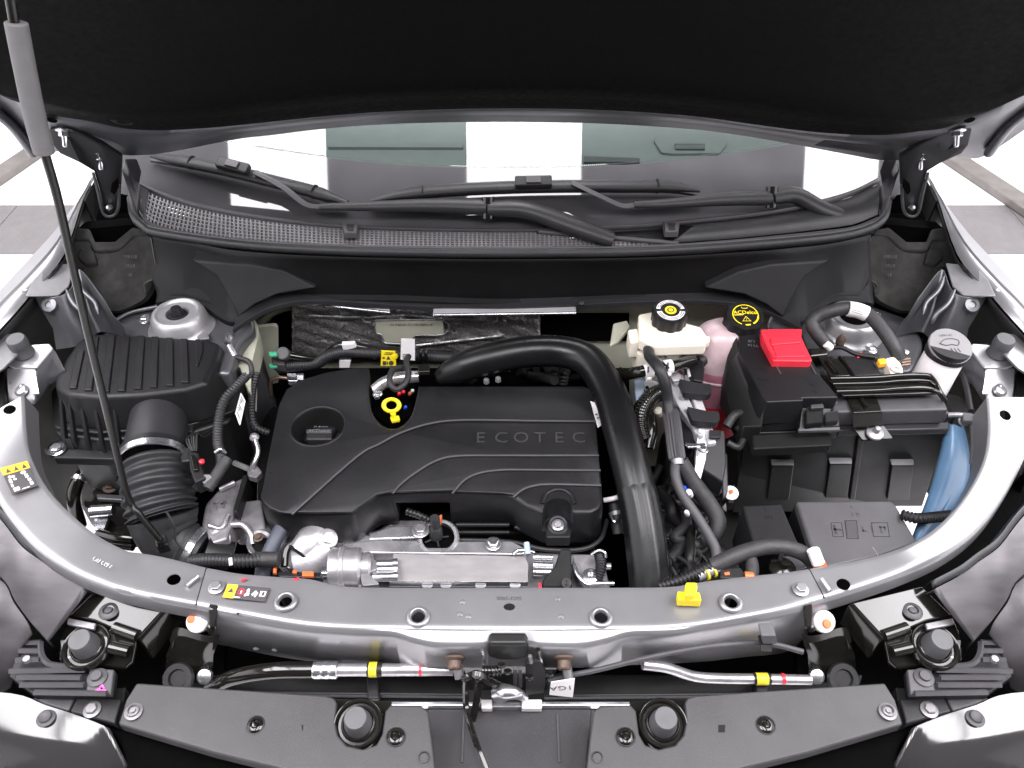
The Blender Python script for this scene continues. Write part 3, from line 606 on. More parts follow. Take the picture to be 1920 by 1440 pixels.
# ------------------------------------------------------------------ wipers
def wiper(label, blade, arm, hub, knuckle, ad):
    e = thing("windscreen_wiper", label, "wiper", G(hub[0][0], hub[0][1], .0), "windscreen wipers")
    Bc = crs([G(p[0], p[1], .034) for p in blade], 10); m = len(Bc)
    prof = lambda t: .0165 * min(1, .35 + 4 * t, .35 + 4 * (1 - t))
    vs, fs = tube_geo(Bc, prof, 10, True, .6); mk("blade_spoiler", vs, fs, m_['plastic'], e, ang=60)
    tube("rubber_strip", [G(p[0], p[1] + 9, .012) for p in blade], .0045, m_['rubber'], e, 6, 8)
    for f in (.2, .8):
        i = int(f * (m - 1)); d = (Bc[i + 1] - Bc[i - 1]).normalized(); lathe("blade_joint", [(.0145, -.0012), (.0145, .0012)], Bc[i], m_['black'], e, d, 12)
    c = G(ad[0], ad[1], .045); 
    dx = (Bc[m // 2 + 1] - Bc[m // 2 - 1]).normalized(); up = V((0, -.5, .866)); sd = dx.cross(up)
    pts = [c + dx * sx * .035 + sd * sy * .011 for sx, sy in ((-1, -1), (1, -1), (1, 1), (-1, 1))]
    o = plate("adapter", pts, up * .016, m_['plastic'], e, .003)
    plate("adapter_latch", [c + dx * sx * .014 + sd * sy * .007 + up * .016 for sx, sy in ((-1, -1), (1, -1), (1, 1), (-1, 1))], up * .004, m_['plastic_grey'], o, .001)
    A = crs([G(p[0], p[1], p[2]) for p in arm], 8); vs, fs = tube_geo(A, lambda t: .0075, 4, True, .55); mk("arm_rod", vs, fs, m_['plastic_grey'], e, ang=30, bev=.001)
    Hh = crs([G(p[0], p[1], p[2]) for p in hub], 8); vs, fs = tube_geo(Hh, lambda t: .0195 - .0115 * (1 - t) if t < .98 else .0175, 12, True, .75); mk("arm_casting", vs, fs, m_['plastic2'], e, ang=50)
    k = crs([G(p[0], p[1], p[2]) for p in knuckle], 8); vs, fs = tube_geo(k, lambda t: (.0185 + .004 * math.sin(t * 3.1)) * (1 if t < .97 else .8), 14, True, .7); mk("pivot_head", vs, fs, m_['plastic2'], e, ang=50)
    lathe("knuckle_pin", [(.012, -.02), (.0125, .02)], G(knuckle[0][0], knuckle[0][1], knuckle[0][2]), m_['gloss'], e, (0, .5, .8), 14)
wiper("wiper lying to the left of the windscreen with its pivot right of the mesh grille", [(284, 292), (360, 305), (440, 322), (520, 342), (590, 360), (652, 380)], [(478, 322, .05), (530, 350, .05), (572, 382, .045), (602, 388, .045)], [(600, 388, .045), (700, 387, .042), (800, 385, .04), (912, 388, .035)], [(915, 390, .035), (985, 393, .035), (1060, 418, .028), (1110, 436, .026), (1150, 450, .022)], (440, 316))
wiper("wiper lying across the middle of the windscreen with its pivot at the far right", [(696, 377), (760, 364), (850, 356), (955, 351), (1060, 349), (1180, 349), (1260, 350), (1312, 357)], [(1072, 342, .05), (1120, 365, .05), (1165, 385, .045), (1190, 384, .045)], [(1188, 384, .045), (1260, 381, .042), (1350, 374, .04), (1442, 370, .035)], [(1446, 370, .035), (1490, 366, .033), (1540, 392, .028), (1600, 412, .022)], (1000, 346))

# ================================================================== BONNET
HO = V((0, 1.35, 1.27)); HD = V((0, -.574, .819)); HN = V((0, -.819, -.574))     # hinge-side edge, slope and underside normal
def HP_(px, py, lift=0): return PL(px, py, HO + HN * lift, HN)
hood = thing("bonnet", "raised bonnet seen from below with grey metal frame and black felt liner", "bonnet", HO)
rear = [(-60, 165), (0, 208), (65, 284), (110, 287), (160, 275), (227, 292), (262, 293), (312, 288), (443, 262), (500, 255), (606, 242), (710, 234), (830, 230), (955, 229), (1090, 231), (1200, 236), (1310, 244), (1400, 256), (1514, 276), (1602, 293), (1649, 302), (1709, 302), (1750, 290), (1812, 300), (1847, 296), (1920, 248), (1990, 200)]
lin = [(-60, 90), (0, 140), (45, 182), (88, 213), (170, 228), (225, 240), (262, 244), (312, 245), (400, 240), (500, 230), (606, 219), (710, 211), (830, 206), (955, 204), (1090, 206), (1200, 211), (1310, 220), (1420, 235), (1480, 243), (1560, 251), (1654, 254), (1720, 247), (1771, 240), (1830, 215), (1880, 190), (1925, 160), (1990, 100)]
rr = crs([HP_(p[0], p[1], -.008) for p in rear], 5); ll = crs([HP_(p[0], p[1], .012) for p in lin], 5)
up_ = [p + HD * .10 - HN * .012 for p in ll]
nr = range(len(rr)); mix = lambda t, l: [rr[k].lerp(ll[k], t) + HN * l for k in nr]
sheet("inner_frame", [[p - HN * .016 + HD * .004 for p in rr], [p - HN * .004 for p in rr], mix(.08, .0015), mix(.4, -.002), mix(.68, -.0005), mix(.82, .003), mix(.96, .002), [p + HD * .005 - HN * .008 for p in ll], up_], m_['paint_dk'], hood, .0015, ang=50)
# liner: felt pad with a soft hump above its edge
def lrow(up, lift): return [p + HD * up + HN * lift for p in ll]
sheet("liner", [lrow(.002, -.008), lrow(.006, -.002), lrow(.03, .004), lrow(.06, .012), lrow(.09, .026), lrow(.12, .034), lrow(.16, .028), lrow(.25, .014), lrow(.5, .012), lrow(1.0, .01)], m_['felt'], hood, .004, ang=70)
sheet("outer_skin", [[p - HN * .016 + HD * .004 for p in rr], [p - HN * .018 + HD * .02 for p in rr], [p - HN * .03 + HD * .2 for p in rr], [p - HN * .035 + HD * 1.0 for p in rr]], m_['paint_body'], hood, .0015, ang=70)
for mir in (0, 1):
    M = (lambda p: mx(p)[::-1]) if mir else (lambda p: p)
    edge = [HP_(*p) for p in M([(-60, 168), (0, 212), (30, 240), (62, 284)])]
    tube("edge_flange", [p + HN * .004 for p in edge], .009, m_['paint_dk'], hood, 8, 5)
    g = M([(97, 225)])[0]; lathe("drain_hole", [(.009, 0), (.008, .001), (.001, .001)], HP_(g[0], g[1], .018), m_['void'], hood, HN, 14)
    for q in ((232, 226), (20, 120)):
        g = M([q])[0]; lathe("liner_clip", [(.021, 0), (.020, .002), (.012, .003), (.010, .0015), (.0001, .0015)], HP_(g[0], g[1], .023), m_['plastic'], hood, HN + HD * -.25, 22)
    arm = M([(92, 246), (118, 238), (150, 252), (190, 272), (228, 296), (226, 345), (222, 392), (208, 404), (194, 396), (186, 360), (176, 322), (150, 305), (112, 288), (98, 272)])
    pts = [HP_(p[0], p[1], .012) if p[1] < 300 else None for p in arm]
    base = [Y(p[0], p[1], 1.36 + (.03 if p[1] > 320 else 0)) for p in arm]
    o = plate("hinge", [(q if q is not None else b) for q, b in zip(pts, base)], (0, .012, .004), m_['plastic2'], hood, .003)
    for q in ((120, 243), (188, 288)):
        g = M([q])[0]; c = HP_(g[0], g[1], .012)
        bolt(c, .0095, m_['zinc'], o, HN * 1.0 + V((0, 0, -.6)), h=.012); lathe("stud", [(.0048, .008), (.0045, .028), (.003, .03)], c, m_['zinc'], o, HN + V((0, 0, -.6)), 10)
    lowp = [V(b_) for b_ in base if b_.z < 1.2]
    tube("flange_edge", [p + V((0, -.004, 0)) for p in lowp[:2]] + [p + V((0, -.004, 0)) for p in lowp[2:6]], .003, m_['plastic_grey'], o, 6, 4)
    g = [Y(a_, c_, 1.372) for a_, c_ in M([(209, 345), (220, 335), (222, 352), (214, 366), (207, 360)])]; plate("window", g, (0, .004, 0), m_['void'], o, .001)
    tube("pressed_rib", [HP_(*q, .016) for q in M([(118, 268), (150, 285), (178, 302)])], .004, m_['plastic'], o, 8)
    g = M([(206, 388)])[0]; lathe("pivot_pin", [(.006, 0), (.005, .006), (.001, .007)], Y(g[0], g[1], 1.384), m_['zinc'], o, (0, -1, .2), 12)
stk = [HP_(1527, 272, .012), HP_(1546, 262, .012), HP_(1668, 276, .012), HP_(1643, 289, .012)]
stk = [HP_(1546, 262, .0125), HP_(1668, 276, .0125), HP_(1643, 289, .0125), HP_(1527, 272, .0125)]
st = plate("paper_label", stk, HN * .0008, m_['plastic_grey'], hood, 0)
scrawl((stk[0] + stk[2]) / 2 + HN * .0015, stk[1] - stk[0], stk[0] - stk[3], .07, .006, 14, m_['plastic'], st)
# prop rod
rod = thing("bonnet_prop_rod", "long thin black steel rod propping up the bonnet, with grey foam grip", "prop rod", Z(300, 1012, .845))
kn = [(300, 1012, .742), (262, 965, .752), (238, 925, .765), (195, 750, .775), (150, 560, .785), (110, 380, .795), (82, 280, .80), (50, 160, .806), (30, 60, .81), (18, -10, .815)]
tube("rod", [Y(*k) for k in kn], .0050, m_['rod'], rod, 10, 8)
sl = [Y(*k) for k in [(83, 287, .80), (66, 222, .803), (47, 130, .807), (30, 42, .811)]]
vs, fs = tube_geo(crs(sl, 6), .0108, 18); mk("foam_grip", vs, fs, m_['grip'], rod, bev=.0015)
o = prism("pivot_clip", [(288, 1002), (310, 1000), (316, 1020), (292, 1026)], .868, .02, m_['plastic'], rod, bev=.003)
tube("rod_foot", [Y(*kn[0]), Z(303, 1022, .865)], .006, m_['gloss'], rod, 10)
# ================================================================== LEFT SIDE: AIR FILTER BOX, DUCT
ab = thing("air_filter_box", "large ribbed black air filter box with rounded lid in the left rear corner", "air filter box", Z(250, 740, .78))
LID = [(160, 627), (200, 625), (300, 630), (395, 637), (412, 645), (400, 685), (386, 717), (345, 731), (262, 741), (184, 745), (128, 740), (104, 728), (104, 706), (120, 675), (145, 641)]
prism("lid", LID, .945, .075, m_['plastic'], ab, bev=.016, taper=1.12, seg=4, r=6)
prism("lid_flange", [(95, 735), (130, 690), (165, 655), (430, 665), (468, 700), (440, 770), (345, 800), (180, 812), (100, 800)], .872, .012, m_['plastic_deep'], ab, bev=.003, r=8)
prism("base", [(100, 742), (165, 670), (430, 680), (460, 712), (430, 790), (340, 818), (180, 826), (104, 812)], .86, .16, m_['plastic_deep'], ab, bev=.006, taper=.97, r=8)
bars = [((150, 655), (135, 727)), ((177, 629), (164, 731)), ((208, 627), (196, 733)), ((235, 627), (226, 732)), ((263, 628), (257, 728)), ((289, 630), (286, 725)), ((316, 632), (317, 722)), ((343, 634), (346, 716))]
for (a, b) in bars:
    prism("lid_rib", [(a[0] - 6, a[1]), (a[0] + 8, a[1]), (b[0] + 8, b[1]), (b[0] - 7, b[1])], .949, .008, m_['plastic'], ab, bev=.002)
prism("lid_rib", [(366, 637), (380, 638), (380, 660), (371, 686), (367, 686)], .9475, .006, m_['plastic'], ab, bev=.0012)
for (a, b) in [((112, 748), (118, 822)), ((128, 757), (137, 828)), ((152, 765), (163, 832)), ((178, 768), (190, 836)), ((213, 768), (222, 838))]:
    prism("side_rib", [(a[0] - 2, a[1], .935), (a[0] + 3, a[1], .935), (b[0] + 4, b[1], .868), (b[0] - 4, b[1], .868)], 1, .02, m_['plastic'], ab, bev=.001)
for k in range(5):
    prism("side_rib", [(414 + k * 11, 662 + k * 9, .915), (417 + k * 11, 661 + k * 9, .915), (440 + k * 9, 705 + k * 10, .872), (437 + k * 9, 706 + k * 10, .872)], 1, .015, m_['plastic'], ab, bev=.0008)
prism("base_foot", [(92, 838), (240, 846), (240, 862), (100, 858)], .85, .02, m_['plastic'], ab, bev=.003)
for k in range(4): prism("foot_rib", [(122 + 28 * k, 822 + k, .868), (132 + 28 * k, 823 + k, .868), (140 + 27 * k, 842 + k, .852), (128 + 27 * k, 842 + k, .852)], 1, .01, m_['plastic'], ab, bev=.001)
bolt(Z(108, 843, .852), .010, m_['zinc'], ab, name="screw"); lathe("screw_collar", [(.019, 0), (.019, .006), (.014, .008), (.013, .003)], Z(108, 843, .848), m_['plastic'], ab, n=20, cap=False)
for (q, z) in (((372, 640), .93), ((352, 800), .87)):
    prism("lid_clip", [(q[0] - 8, q[1] - 6), (q[0] + 10, q[1] - 4), (q[0] + 8, q[1] + 10), (q[0] - 8, q[1] + 9)], z, .02, m_['plastic2'], ab, bev=.003)
duct = thing("intake_duct", "black air intake duct with ribbed bellows and steel clamps leading down from the filter box", "air duct", Z(300, 960, .78))
vs, fs = tube_geo(crs([Z(304, 738, .885), Z(298, 790, .885), (Z(291, 850, .872))], 8), lambda t: .046 + .006 * t, 28); mk("duct_neck", vs, fs, m_['plastic2'], duct, ang=50)
d0 = Z(291, 850, .872); d1 = Z(289, 874, .868); ax = (d1 - d0).normalized()
lathe("clamp", [(.0555, 0), (.0575, .001), (.0575, .013), (.0555, .014)], d0 + ax * .006, m_['zinc'], duct, ax, 40, cap=False)
lathe("collar", [(.053, -.004), (.0565, -.004), (.0565, .005), (.053, .005)], d0, m_['plastic'], duct, ax, 40, cap=False)
bp_ = crs([Z(289, 868, .868), Z(294, 905, .855), Z(300, 945, .838), Z(306, 970, .825)], 12)
def ribbed(t): return .055 + .0036 * (math.sin(t * 6 * 2 * math.pi - 1.2)) 
vs, fs = tube_geo([bp_[0].lerp(bp_[12], 0)] and crs(bp_, 3), ribbed, 36); mk("bellows", vs, fs, m_['rubber'], duct, ang=80)
vs, fs = tube_geo(crs([Z(305, 966, .827), Z(311, 990, .81), Z(324, 1014, .793), Z(352, 1030, .78), Z(375, 1040, .772)], 8), lambda t: .057 - .02 * t, 28); mk("elbow", vs, fs, m_['rubber'], duct, ang=60)
e0 = Z(352, 1030, .78); e1 = Z(378, 1041, .772); ax2 = (e1 - e0).normalized()
lathe("clamp", [(.0405, 0), (.0425, .001), (.0425, .012), (.0405, .013)], e0 + ax2 * .004, m_['zinc'], duct, ax2, 36, cap=False)
lathe("clamp_rib", [(.043, -.008), (.045, -.004), (.043, 0)], e0, m_['rubber'], duct, ax2, 36, cap=False)
vs, fs = tube_geo([e1, e1 + ax2 * .04 + V((0, .01, -.01))], .037, 24); mk("outlet", vs, fs, m_['plastic_deep'], duct)
tube("mould_line", [Z(312, 960, .88), Z(326, 985, .862), Z(329, 1012, .838), Z(345, 1032, .822)], .002, m_['rubber'], duct, 6)
sen = thing("air_flow_sensor", "small black sensor plug with a red locking tab beside the intake duct clamp", "sensor", Z(368, 880, .86))
prism("plug_body", [(352, 845), (372, 848), (380, 880), (386, 895), (365, 905), (356, 880)], .90, .03, m_['plastic'], sen, bev=.003)
prism("latch", [(356, 852), (366, 853), (372, 880), (362, 882)], .906, .006, m_['gloss'], sen, bev=.002)
lathe("lock_tab", [(.0045, 0), (.0045, .004), (.003, .005), (.0001, .005)], Z(379, 867, .905), m_['red'], sen, n=12)
prism("sensor_base", [(330, 838), (362, 838), (368, 862), (340, 866)], .89, .02, m_['plastic2'], sen, bev=.003)
for k in range(5): tube("wire", [Z(360 + 2 * k, 846, .90), Z(350 + 5 * k, 825 - 3 * k, .905 + .002 * k), Z(366 + 4 * k, 812 + 2 * k, .90), Z(392 + 3 * k, 806, .89)], .0018, m_['gloss' if k % 2 else 'plastic'], sen, 6)
lathe("ring_clip", [(.008, 0), (.0095, .003), (.008, .006)], Z(388, 899, .89), m_['zinc'], sen, (.4, -.6, .6), 14)
h1 = conduit("harness_conduit", [Z(462, 705, .93), Z(440, 728, .93), Z(420, 752, .925), Z(410, 790, .91), Z(408, 828, .90), Z(414, 855, .895), Z(413, 880, .89), Z(404, 898, .885)], .0078, m_['plastic2'], None, pitch=.0055)
tag(h1, "corrugated black wiring conduit curving down beside the air filter box", "conduit")
lathe("tape_wrap", [(.0095, -.03), (.010, 0), (.0095, .03)], Z(408, 888, .888), m_['tape'], h1, (Z(413, 880, .89) - Z(400, 900, .885)), 14)
tube("cable_tie", [Z(403, 848, .905), Z(414, 842, .912), Z(424, 850, .905)], .0022, m_['zinc'], h1, 6)
lb = plate("identification_tag", [Z(451, 737, .92), Z(459, 752, .91), Z(449, 797, .895), Z(441, 775, .905)], (.001, .001, -.001), m_['white'], None, 0); tag(lb, "narrow white paper tag hanging beside the corrugated conduit", "tag")
marks("print", [Z(451, 737, .9215), Z(459, 752, .9115), Z(449, 797, .8965), Z(441, 775, .9065)], [rc(.2, .08 + .12 * k, .8 - .2 * (k % 3), .13 + .12 * k) for k in range(7)], m_['sticker'], lb, .001)
h2 = conduit("harness_conduit", [Z(482, 700, .90), Z(474, 735, .89), Z(472, 775, .88), Z(480, 800, .87), Z(505, 812, .86)], .006, m_['plastic'], None); tag(h2, "thin black conduit running from the bulkhead under the engine cover edge", "conduit")
h3 = conduit("harness_conduit", [Z(358, 1052, .80), Z(400, 1050, .815), (Z(450, 1052, .82)), Z(500, 1049, .815), Z(520, 1046, .81)], .0105, m_['plastic2'], None, pitch=.006); tag(h3, "thick corrugated conduit lying behind the left end of the tie bar", "conduit")
lathe("tape_wrap", [(.0125, -.02), (.0128, 0), (.0125, .02)], Z(500, 1049, .815), m_['tape'], h3, (1, 0, 0), 14); tube("cable_tie", [Z(432, 1046, .832), Z(433, 1060, .826)], .003, m_['white'], h3, 6)
# metal linkage, mounts between duct and engine
em = thing("engine_mount_bracket", "cast grey engine mount arm between the intake bellows and engine cover", "bracket", Z(435, 980, .70))
prism("arm", [(412, 915), (455, 895), (462, 905), (440, 960), (425, 1010), (395, 1020), (378, 985), (385, 945)], .80, .05, m_['alu_dull'], em, bev=.006, taper=1.05, r=6)
prism("arm_web", [(455, 890), (466, 890), (445, 960), (436, 958)], .815, .05, m_['plastic_deep'], em, bev=.002)
tube("arm_rib", [Z(412, 918, .805), Z(440, 905, .808)], .005, m_['alu'], em, 8); tube("arm_rib", [Z(392, 985, .805), Z(415, 990, .802), Z(428, 965, .806)], .004, m_['alu'], em, 8)
lathe("boss", [(.018, -.02), (.018, 0), (.014, .003), (.009, .003), (.008, -.01)], Z(412, 1012, .79), m_['alu'], em, (.2, -.7, .7), 20, cap=False)
scrawl(Z(415, 945, .8025), (1, .5, 0), (-.5, 1, 0), .024, .016, 2, m_['alu'], em, 'cast_mark')
em2 = thing("cylinder_head_casting", "rough cast aluminium lug under the front left corner of the engine cover", "casting", Z(465, 960, .70))
prism("lug", [(445, 940), (490, 935), (500, 1000), (478, 1010), (455, 985), (432, 985), (436, 960)], .79, .06, m_['alu_dull'], em2, bev=.006, r=6)
tube("lug_edge", [Z(433, 984, .793), Z(455, 984, .795), Z(470, 1000, .79), Z(474, 1020, .78)], .006, m_['alu'], em2, 8)
lathe("mount_boss", [(.024, -.05), (.024, 0), (.02, .004), (.013, .004), (.012, -.02)], Z(488, 1020, .775), m_['alu'], em2, (0, -.8, .6), 22, cap=False)
bolt(Z(484, 1008, .795), .006, m_['rust'], em2); lathe("dark_socket", [(.017, 0), (.016, .002), (.0001, .001)], Z(495, 1026, .775), m_['black'], em2, (0, -.8, .6), 18)
lk = thing("shift_cable_lever", "small grey metal rod and clevis left of the engine cover", "linkage", Z(470, 890, .78))
tube("rod", [Z(478, 822, .86), Z(484, 845, .85), Z(478, 866, .84), Z(470, 880, .83)], .0042, m_['alu'], lk, 8); lathe("rod_end", [(.009, 0), (.006, .006), (.003, .008)], Z(477, 820, .86), m_['alu_dull'], lk, n=10)
prism("clevis", [(462, 874), (482, 872), (492, 884), (480, 896), (464, 892)], .83, .015, m_['alu_dull'], lk, bev=.003, r=4); tube("pin", [Z(440, 868, .82), Z(468, 880, .828)], .005, m_['alu_dull'], lk, 8)
# lower left clutter under the bar arm
sub = thing("radiator_hose", "shiny black pipe curving down inside the left arm of the tie bar", "hose", Z(140, 930, .62))
tube("pipe", [Z(165, 880, .72), Z(145, 905, .71), Z(138, 940, .68), Z(150, 985, .62)], .013, m_['gloss'], sub, 12); tube("clamp_band", [Z(150, 893, .725), Z(147, 900, .722)], .015, m_['zinc'], sub, 12)
bt = thing("mounting_tray", "black metal tray with a silver bracket and bolt left of the bellows", "bracket", Z(190, 940, .6))
prism("tray", [(155, 940), (190, 905), (240, 900), (250, 1010), (180, 1000)], .70, .03, m_['gloss'], bt, bev=.008, r=8)
prism("silver_plate", [(153, 950), (205, 958), (202, 972), (193, 998), (172, 985)], .72, .01, m_['zinc'], bt, bev=.003, r=4)
lathe("tray_tube", [(.011, -.02), (.011, .02)], Z(192, 957, .735), m_['zinc'], bt, (1, .1, 0), 14)
bolt(Z(209, 913, .715), .010, m_['rust'], bt); prism("ledge", [(180, 925), (230, 927), (230, 938), (182, 935)], .715, .01, m_['paint_dk'], bt, bev=.003)
tube("dark_pipe", [Z(185, 1000, .76), Z(215, 1008, .77), Z(250, 1012, .77)], .008, m_['gloss'], bt, 8); tube("dark_pipe", [Z(195, 1018, .76), Z(250, 1025, .76)], .008, m_['gloss'], bt, 8)
prism("duct_boss", [(215, 880), (238, 878), (240, 905), (215, 905)], .76, .04, m_['plastic_deep'], bt, bev=.004)

# ================================================================== ENGINE COVER
ec = thing("engine_cover", "large matte black engine cover with stepped curved ridges and raised lettering", "engine cover", Z(800, 850, .765))
BK = [(692, 690), (660, 690), (611, 698), (567, 711), (536, 729), (521, 760), (510, 815), (500, 865), (492, 910), (487, 930)]        # back left round to the left edge
NT = [(1095, 722), (785, 722), (781, 745), (772, 776), (755, 797), (733, 803), (712, 794), (697, 771), (691, 742)]                     # back edge with the dipstick notch
FL = [(492, 942), (503, 953), (525, 963)]
FR = [(660, 962), (680, 946), (707, 928), (731, 924), (850, 923), (940, 926), (962, 931), (985, 948), (1017, 962), (1079, 962), (1108, 961), (1122, 955), (1130, 945)]
RT = [(1128, 905), (1122, 840), (1115, 742), (1108, 728)]
outl = NT + BK + FL + FR + RT
z0 = .848
def shrink(pts, k):
    P = [Z(p[0], p[1], z0) for p in pts]; return pts
def cutp(o, pts, z, h):
    top = [zp(p, z) for p in pts]; vs, fs = slab_geo(top, [p - V((0, 0, h)) for p in top]); c = mk("tmp", vs, fs, MAT['black'], None, False)
    m = o.modifiers.new("c", 'BOOLEAN'); m.object = c; m.operation = 'DIFFERENCE'; m.solver = 'EXACT'; return c
OILC = Z(596, 799, .862); OILR = .0475
def cyl_cut(o):
    vs, fs = lathe_geo([(OILR, -.2), (OILR, .1)], OILC, (0, 0, 1), 40); c = mk("tmp", vs, fs, MAT['black'], None, False)
    m = o.modifiers.new("c", 'BOOLEAN'); m.object = c; m.operation = 'DIFFERENCE'; m.solver = 'EXACT'; return c
def fin(o, cs):
    bake(o)
    for c in cs: bpy.data.objects.remove(c)
    o.data.polygons.foreach_set("use_smooth", [True] * len(o.data.polygons)); o.data.set_sharp_from_angle(angle=R(30)); return o
bodyc = prism("shell", outl, z0, .085, m_['plastic'], ec, bev=.011, taper=1.012, seg=4)
wy = Z(790, 925, z0).y
wb = [Y(736, 957, wy - .03), Y(840, 957, wy - .03)]
c2 = mk("tmp", *slab_geo([V((wb[0].x, wy - .05, .822)), V((wb[1].x, wy - .05, .822)), V((wb[1].x, wy + .045, .822)), V((wb[0].x, wy + .045, .822))], [V((wb[0].x, wy - .05, .7)), V((wb[1].x, wy - .05, .7)), V((wb[1].x, wy + .045, .7)), V((wb[0].x, wy + .045, .7))]), MAT['black'], None, False)
m = bodyc.modifiers.new("c", 'BOOLEAN'); m.object = c2; m.operation = 'DIFFERENCE'; m.solver = 'EXACT'
UR = [(1017, 1010), (1017, 945), (1023, 928), (1035, 920), (1047, 918), (1060, 920), (1072, 929), (1077, 946), (1077, 1010)]
c3 = cutp(bodyc, UR, .87, .070)
fin(bodyc, [cyl_cut(bodyc), c2, c3][0:3])
tube("slot_rim", [Z(p[0], p[1], z0 + .0005) for p in UR[1:8]], .004, m_['plastic'], ec, 8, 5)
LN1 = [(1118, 789), (1000, 788), (945, 787), (856, 787), (802, 794), (750, 811), (710, 832), (668, 856), (547, 963)]
LN2 = [(1123, 853), (1000, 853), (945, 853), (856, 854), (815, 864), (775, 888), (750, 908), (736, 924)]
LN3 = [(1126, 881), (1000, 880), (945, 880), (903, 885), (872, 898), (848, 924)]
LN4 = [(1127, 909), (1032, 907), (1001, 910), (980, 917), (962, 931)]
def sm(L): return [(p.x, p.y) for p in crs([(p[0], p[1], 0) for p in L], 5)]
FRs = lambda xm: [p for p in FR if p[0] < xm]
ins = lambda pts: [(p[0] + (1.2 if p[0] < 560 else (-1.2 if p[0] > 1100 else 0)), p[1] + (1 if p[1] < 735 and p[0] > 700 else 0)) for p in pts]
nt2 = [(1093, 724), (787, 724), (783, 746), (774, 777), (756, 799), (733, 805), (711, 796), (695, 772), (689, 742)]
for k, (ln, fr) in enumerate(((LN4, FRs(955)), (LN3, FRs(840)), (LN2, FRs(725)), (LN1, []))):
    z_ = z0 + .0038 * (k + 1)
    pts = nt2 + ins(BK) + [(494, 941), (505, 951), (526, 960)] + [(p[0], p[1] - 2) for p in fr] + list(reversed(sm(ln)))[(1 if fr else 0):] + [(1112 - k * .4, 744), (1106, 730)]
    o = prism("step_panel", pts, z_, .0048, m_['plastic'], ec, bev=.0042, seg=3)
    fin(o, [cyl_cut(o)])
    tube("edge_highlight", [Z(q[0], q[1] + 1.2, z_ - .0012) for q in ln], .0021, m_['plastic_grey'], ec, 8, 5)  # pale beads paint the highlights along the step edges
zt = z0 + .0152
lathe("oil_filler_rim", [(OILR - .0015, -.006), (OILR - .001, -.0006), (OILR + .0018, .0018), (OILR + .0046, .0004), (OILR + .005, -.002)], V((OILC.x, OILC.y, zt)), m_['plastic'], ec, n=48, cap=False, ang=70)
lathe("oil_filler_well", [(OILR - .001, -.004), (OILR - .006, -.055), (.001, -.058)], V((OILC.x, OILC.y, zt)), m_['plastic_deep'], ec, n=40, cap=False)
nq = [Z(p[0], p[1], zt) for p in nt2[1:]] + [Z(689, 720, zt), Z(690, 692, zt)]
nq = crs(nq, 4); sheet("notch_wall", [[p + V((0, 0, -.001)) for p in nq], [p + V((0, .004, -.05)) for p in nq]], m_['plastic2'], ec, .002)
prism("notch_shade", [(695, 700), (780, 720), (772, 776), (733, 803), (700, 776)], .80, .01, m_['void'], ec)  # near-black plate paints the shade down in the notch
prism("mount_ledge", [(1022, 978), (1072, 978), (1070, 1008), (1024, 1008)], .8012, .025, m_['plastic'], ec, bev=.004, r=5)
gr = thing("cover_fixing", "round rubber grommet and bolt in the front slot of the engine cover", "grommet", Z(1046, 988, .80))
lathe("grommet", [(.018, 0), (.018, .003), (.015, .005), (.012, .004), (.0115, -.002), (.0001, -.002)], Z(1046, 985, .8020), m_['rubber'], gr, (0, -.25, 1), 24); bolt(Z(1046, 985, .8020), .007, m_['alu_dull'], gr, (0, -.25, 1))
for (x0, x1, y, z) in ((855, 955, 984, .80), (855, 955, 998, .785), (965, 1008, 988, .80)):
    tube("front_bead", [Y(x0, y, wy - .012), Y(x1, y + (16 if x0 > 960 else 0), wy - .012 - (.012 if x0 > 960 else 0))], .004, m_['plastic'], ec, 8)
tube("lower_edge", [Z(512, 986, .766), Z(560, 983, .766), Z(600, 985, .766), Z(640, 999, .766), Z(700, 1000, .764), Z(735, 985, .766)], .004, m_['plastic2'], ec, 8, 5)
tube("lower_edge", [Z(845, 1012, .766), Z(955, 1016, .766), Z(1020, 1030, .766), Z(1090, 1030, .766), Z(1125, 1012, .768), Z(1138, 975, .772)], .004, m_['plastic2'], ec, 8, 5)
# raised lettering
tx = [("E", 901), ("C", 940), ("O", 977), ("T", 1012), ("E", 1048), ("C", 1085)]
for ch, x in tx:
    text(ch, Z(x, 822, z0 + .0120), (1, 0, 0), (0, 1, 0), .036, m_['panel'], ec, name="letter", ext=.0016)
for (x, y) in ((670, 880), (508, 886), (562, 890), (735, 880)): lathe("dust_speck", [(.0016, 0), (.0001, .0006)], Z(x, y, zt if (x, y) != (735, 880) else z0 + .0115), m_['black'], ec, n=8)
oc = thing("oil_filler_cap", "black oil filler cap with printed bar down inside the round cover opening", "cap", Z(596, 815, .80))
lathe("cap_base", [(.037, 0), (.037, .012), (.034, .015), (.0001, .015)], Z(597, 812, .802), m_['plastic'], oc, n=32)
prism("grip", [(574, 812), (622, 812), (624, 824), (572, 824)], .835, .02, m_['plastic2'], oc, bev=.004)
qd = [Z(576, 806, .836), Z(622, 806, .836), Z(622, 812, .836), Z(576, 812, .836)]
text("ACDelco", Z(598, 808, .8365), (1, 0, 0), (0, 1, 0), .0105, m_['alu_dull'], oc); scrawl(Z(603, 800, .8362), (1, 0, 0), (0, 1, 0), .028, .0035, 7, m_['alu_dull'], oc)
prism("grip_face", [(574, 805), (622, 804), (622, 812), (574, 812)], .8355, .01, m_['plastic_grey'], oc, bev=.001)
dp = thing("dipstick", "bright yellow ring handled oil dipstick standing in the engine cover notch", "dipstick", Z(738, 790, .83))
cz = Z(734, 760, .872); vs = []; fs = []
